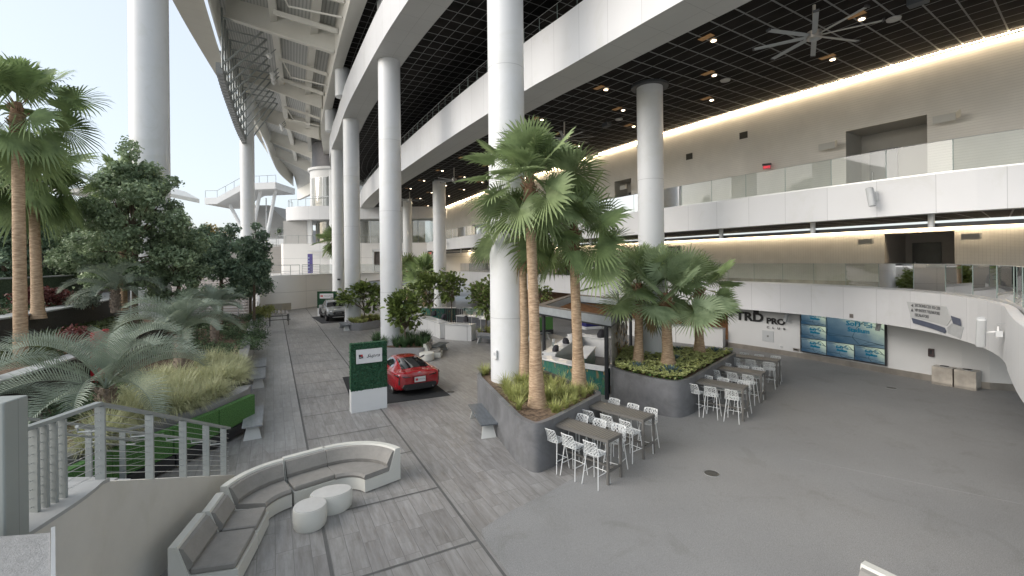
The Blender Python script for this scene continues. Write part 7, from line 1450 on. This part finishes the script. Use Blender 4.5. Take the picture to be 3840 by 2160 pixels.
# small fittings
t = thing('column_box', 'small white box fixed low on the widest column', 'electrical box', (-.62, 15.88, 2.15), R(-32)); b = MB(); b.rbox((0, 0, 0), (.16, .08, .3), 0, .02); b.build('cover', M_whitep, t); b = MB(); b.rbox((0, -.035, .03), (.08, .03, .1), 0, .01); b.build('inset', M_spk, t)
t = thing('column_camera', 'small dark camera on the column left of the grey truck planter', 'camera', (-18.35, 48.55, 3.6)); b = MB(); b.box((0, 0, 0), (.25, .2, .16)); b.build('housing', M_black, t); b = MB(); b.tube([(0, 0, 0), (0, .15, 0)], .04, 6); b.build('arm', M_whitep, t)
t = thing('fascia_vent', 'little grey plate on the lower balcony fascia above the screens', 'vent'); patch_on_curve('plate', [(0, 0), (.18, 0), (.18, .18), (0, .18)], E2, near_s(E2, (15.55, 21.2)), Z2b+.1, -.02, pm('taupe_plate', (.2, .18, .165), .5), t); patch_on_curve('inset', [(.04, .05), (.14, .05), (.14, .13), (.04, .13)], E2, near_s(E2, (15.55, 21.2)), Z2b+.1, -.035, pm('taupe_inset', (.15, .135, .125), .5), t)
# ---------------------------------------------------------------- wear: stains on the floors, scuffs at the column feet
def add_wear(m, scale, lo, amount, seed=0.):
    t = m.node_tree; b = t.nodes['Principled BSDF']; src = b.inputs['Base Color'].links[0].from_socket; tc = nn(t, 'ShaderNodeTexCoord'); mp = nn(t, 'ShaderNodeMapping'); mp.inputs['Location'].default_value = (seed, seed*2, 0); t.links.new(tc.outputs['Object'], mp.inputs[0])
    n = nn(t, 'ShaderNodeTexNoise'); n.inputs['Scale'].default_value = scale; n.inputs['Detail'].default_value = 8; n.inputs['Roughness'].default_value = .7; n.inputs['Distortion'].default_value = .6; t.links.new(mp.outputs[0], n.inputs['Vector'])
    r = nn(t, 'ShaderNodeValToRGB'); r.color_ramp.elements[0].position = lo; r.color_ramp.elements[1].position = lo+.10; k = 1-amount; r.color_ramp.elements[0].color = (k, k, k*.98, 1); r.color_ramp.elements[1].color = (1, 1, 1, 1); t.links.new(n.outputs[0], r.inputs[0])
    mx = nn(t, 'ShaderNodeMix'); mx.data_type = 'RGBA'; mx.blend_type = 'MULTIPLY'; mx.inputs[0].default_value = 1; t.links.new(src, mx.inputs[6]); t.links.new(r.outputs[0], mx.inputs[7]); t.links.new(mx.outputs[2], b.inputs['Base Color'])
add_wear(M_carpet, .9, .36, .10, 3); add_wear(M_carpet, 5, .30, .12, 8); add_wear(M_plank, 1.6, .36, .12, 5); add_wear(M_tile, 1.2, .36, .08, 2); add_wear(M_pl, 1.1, .42, .16, 1); add_wear(M_stucco, .8, .38, .05, 6); add_wear(M_white, .5, .36, .05, 4); add_wear(M_col, .6, .38, .05, 9)
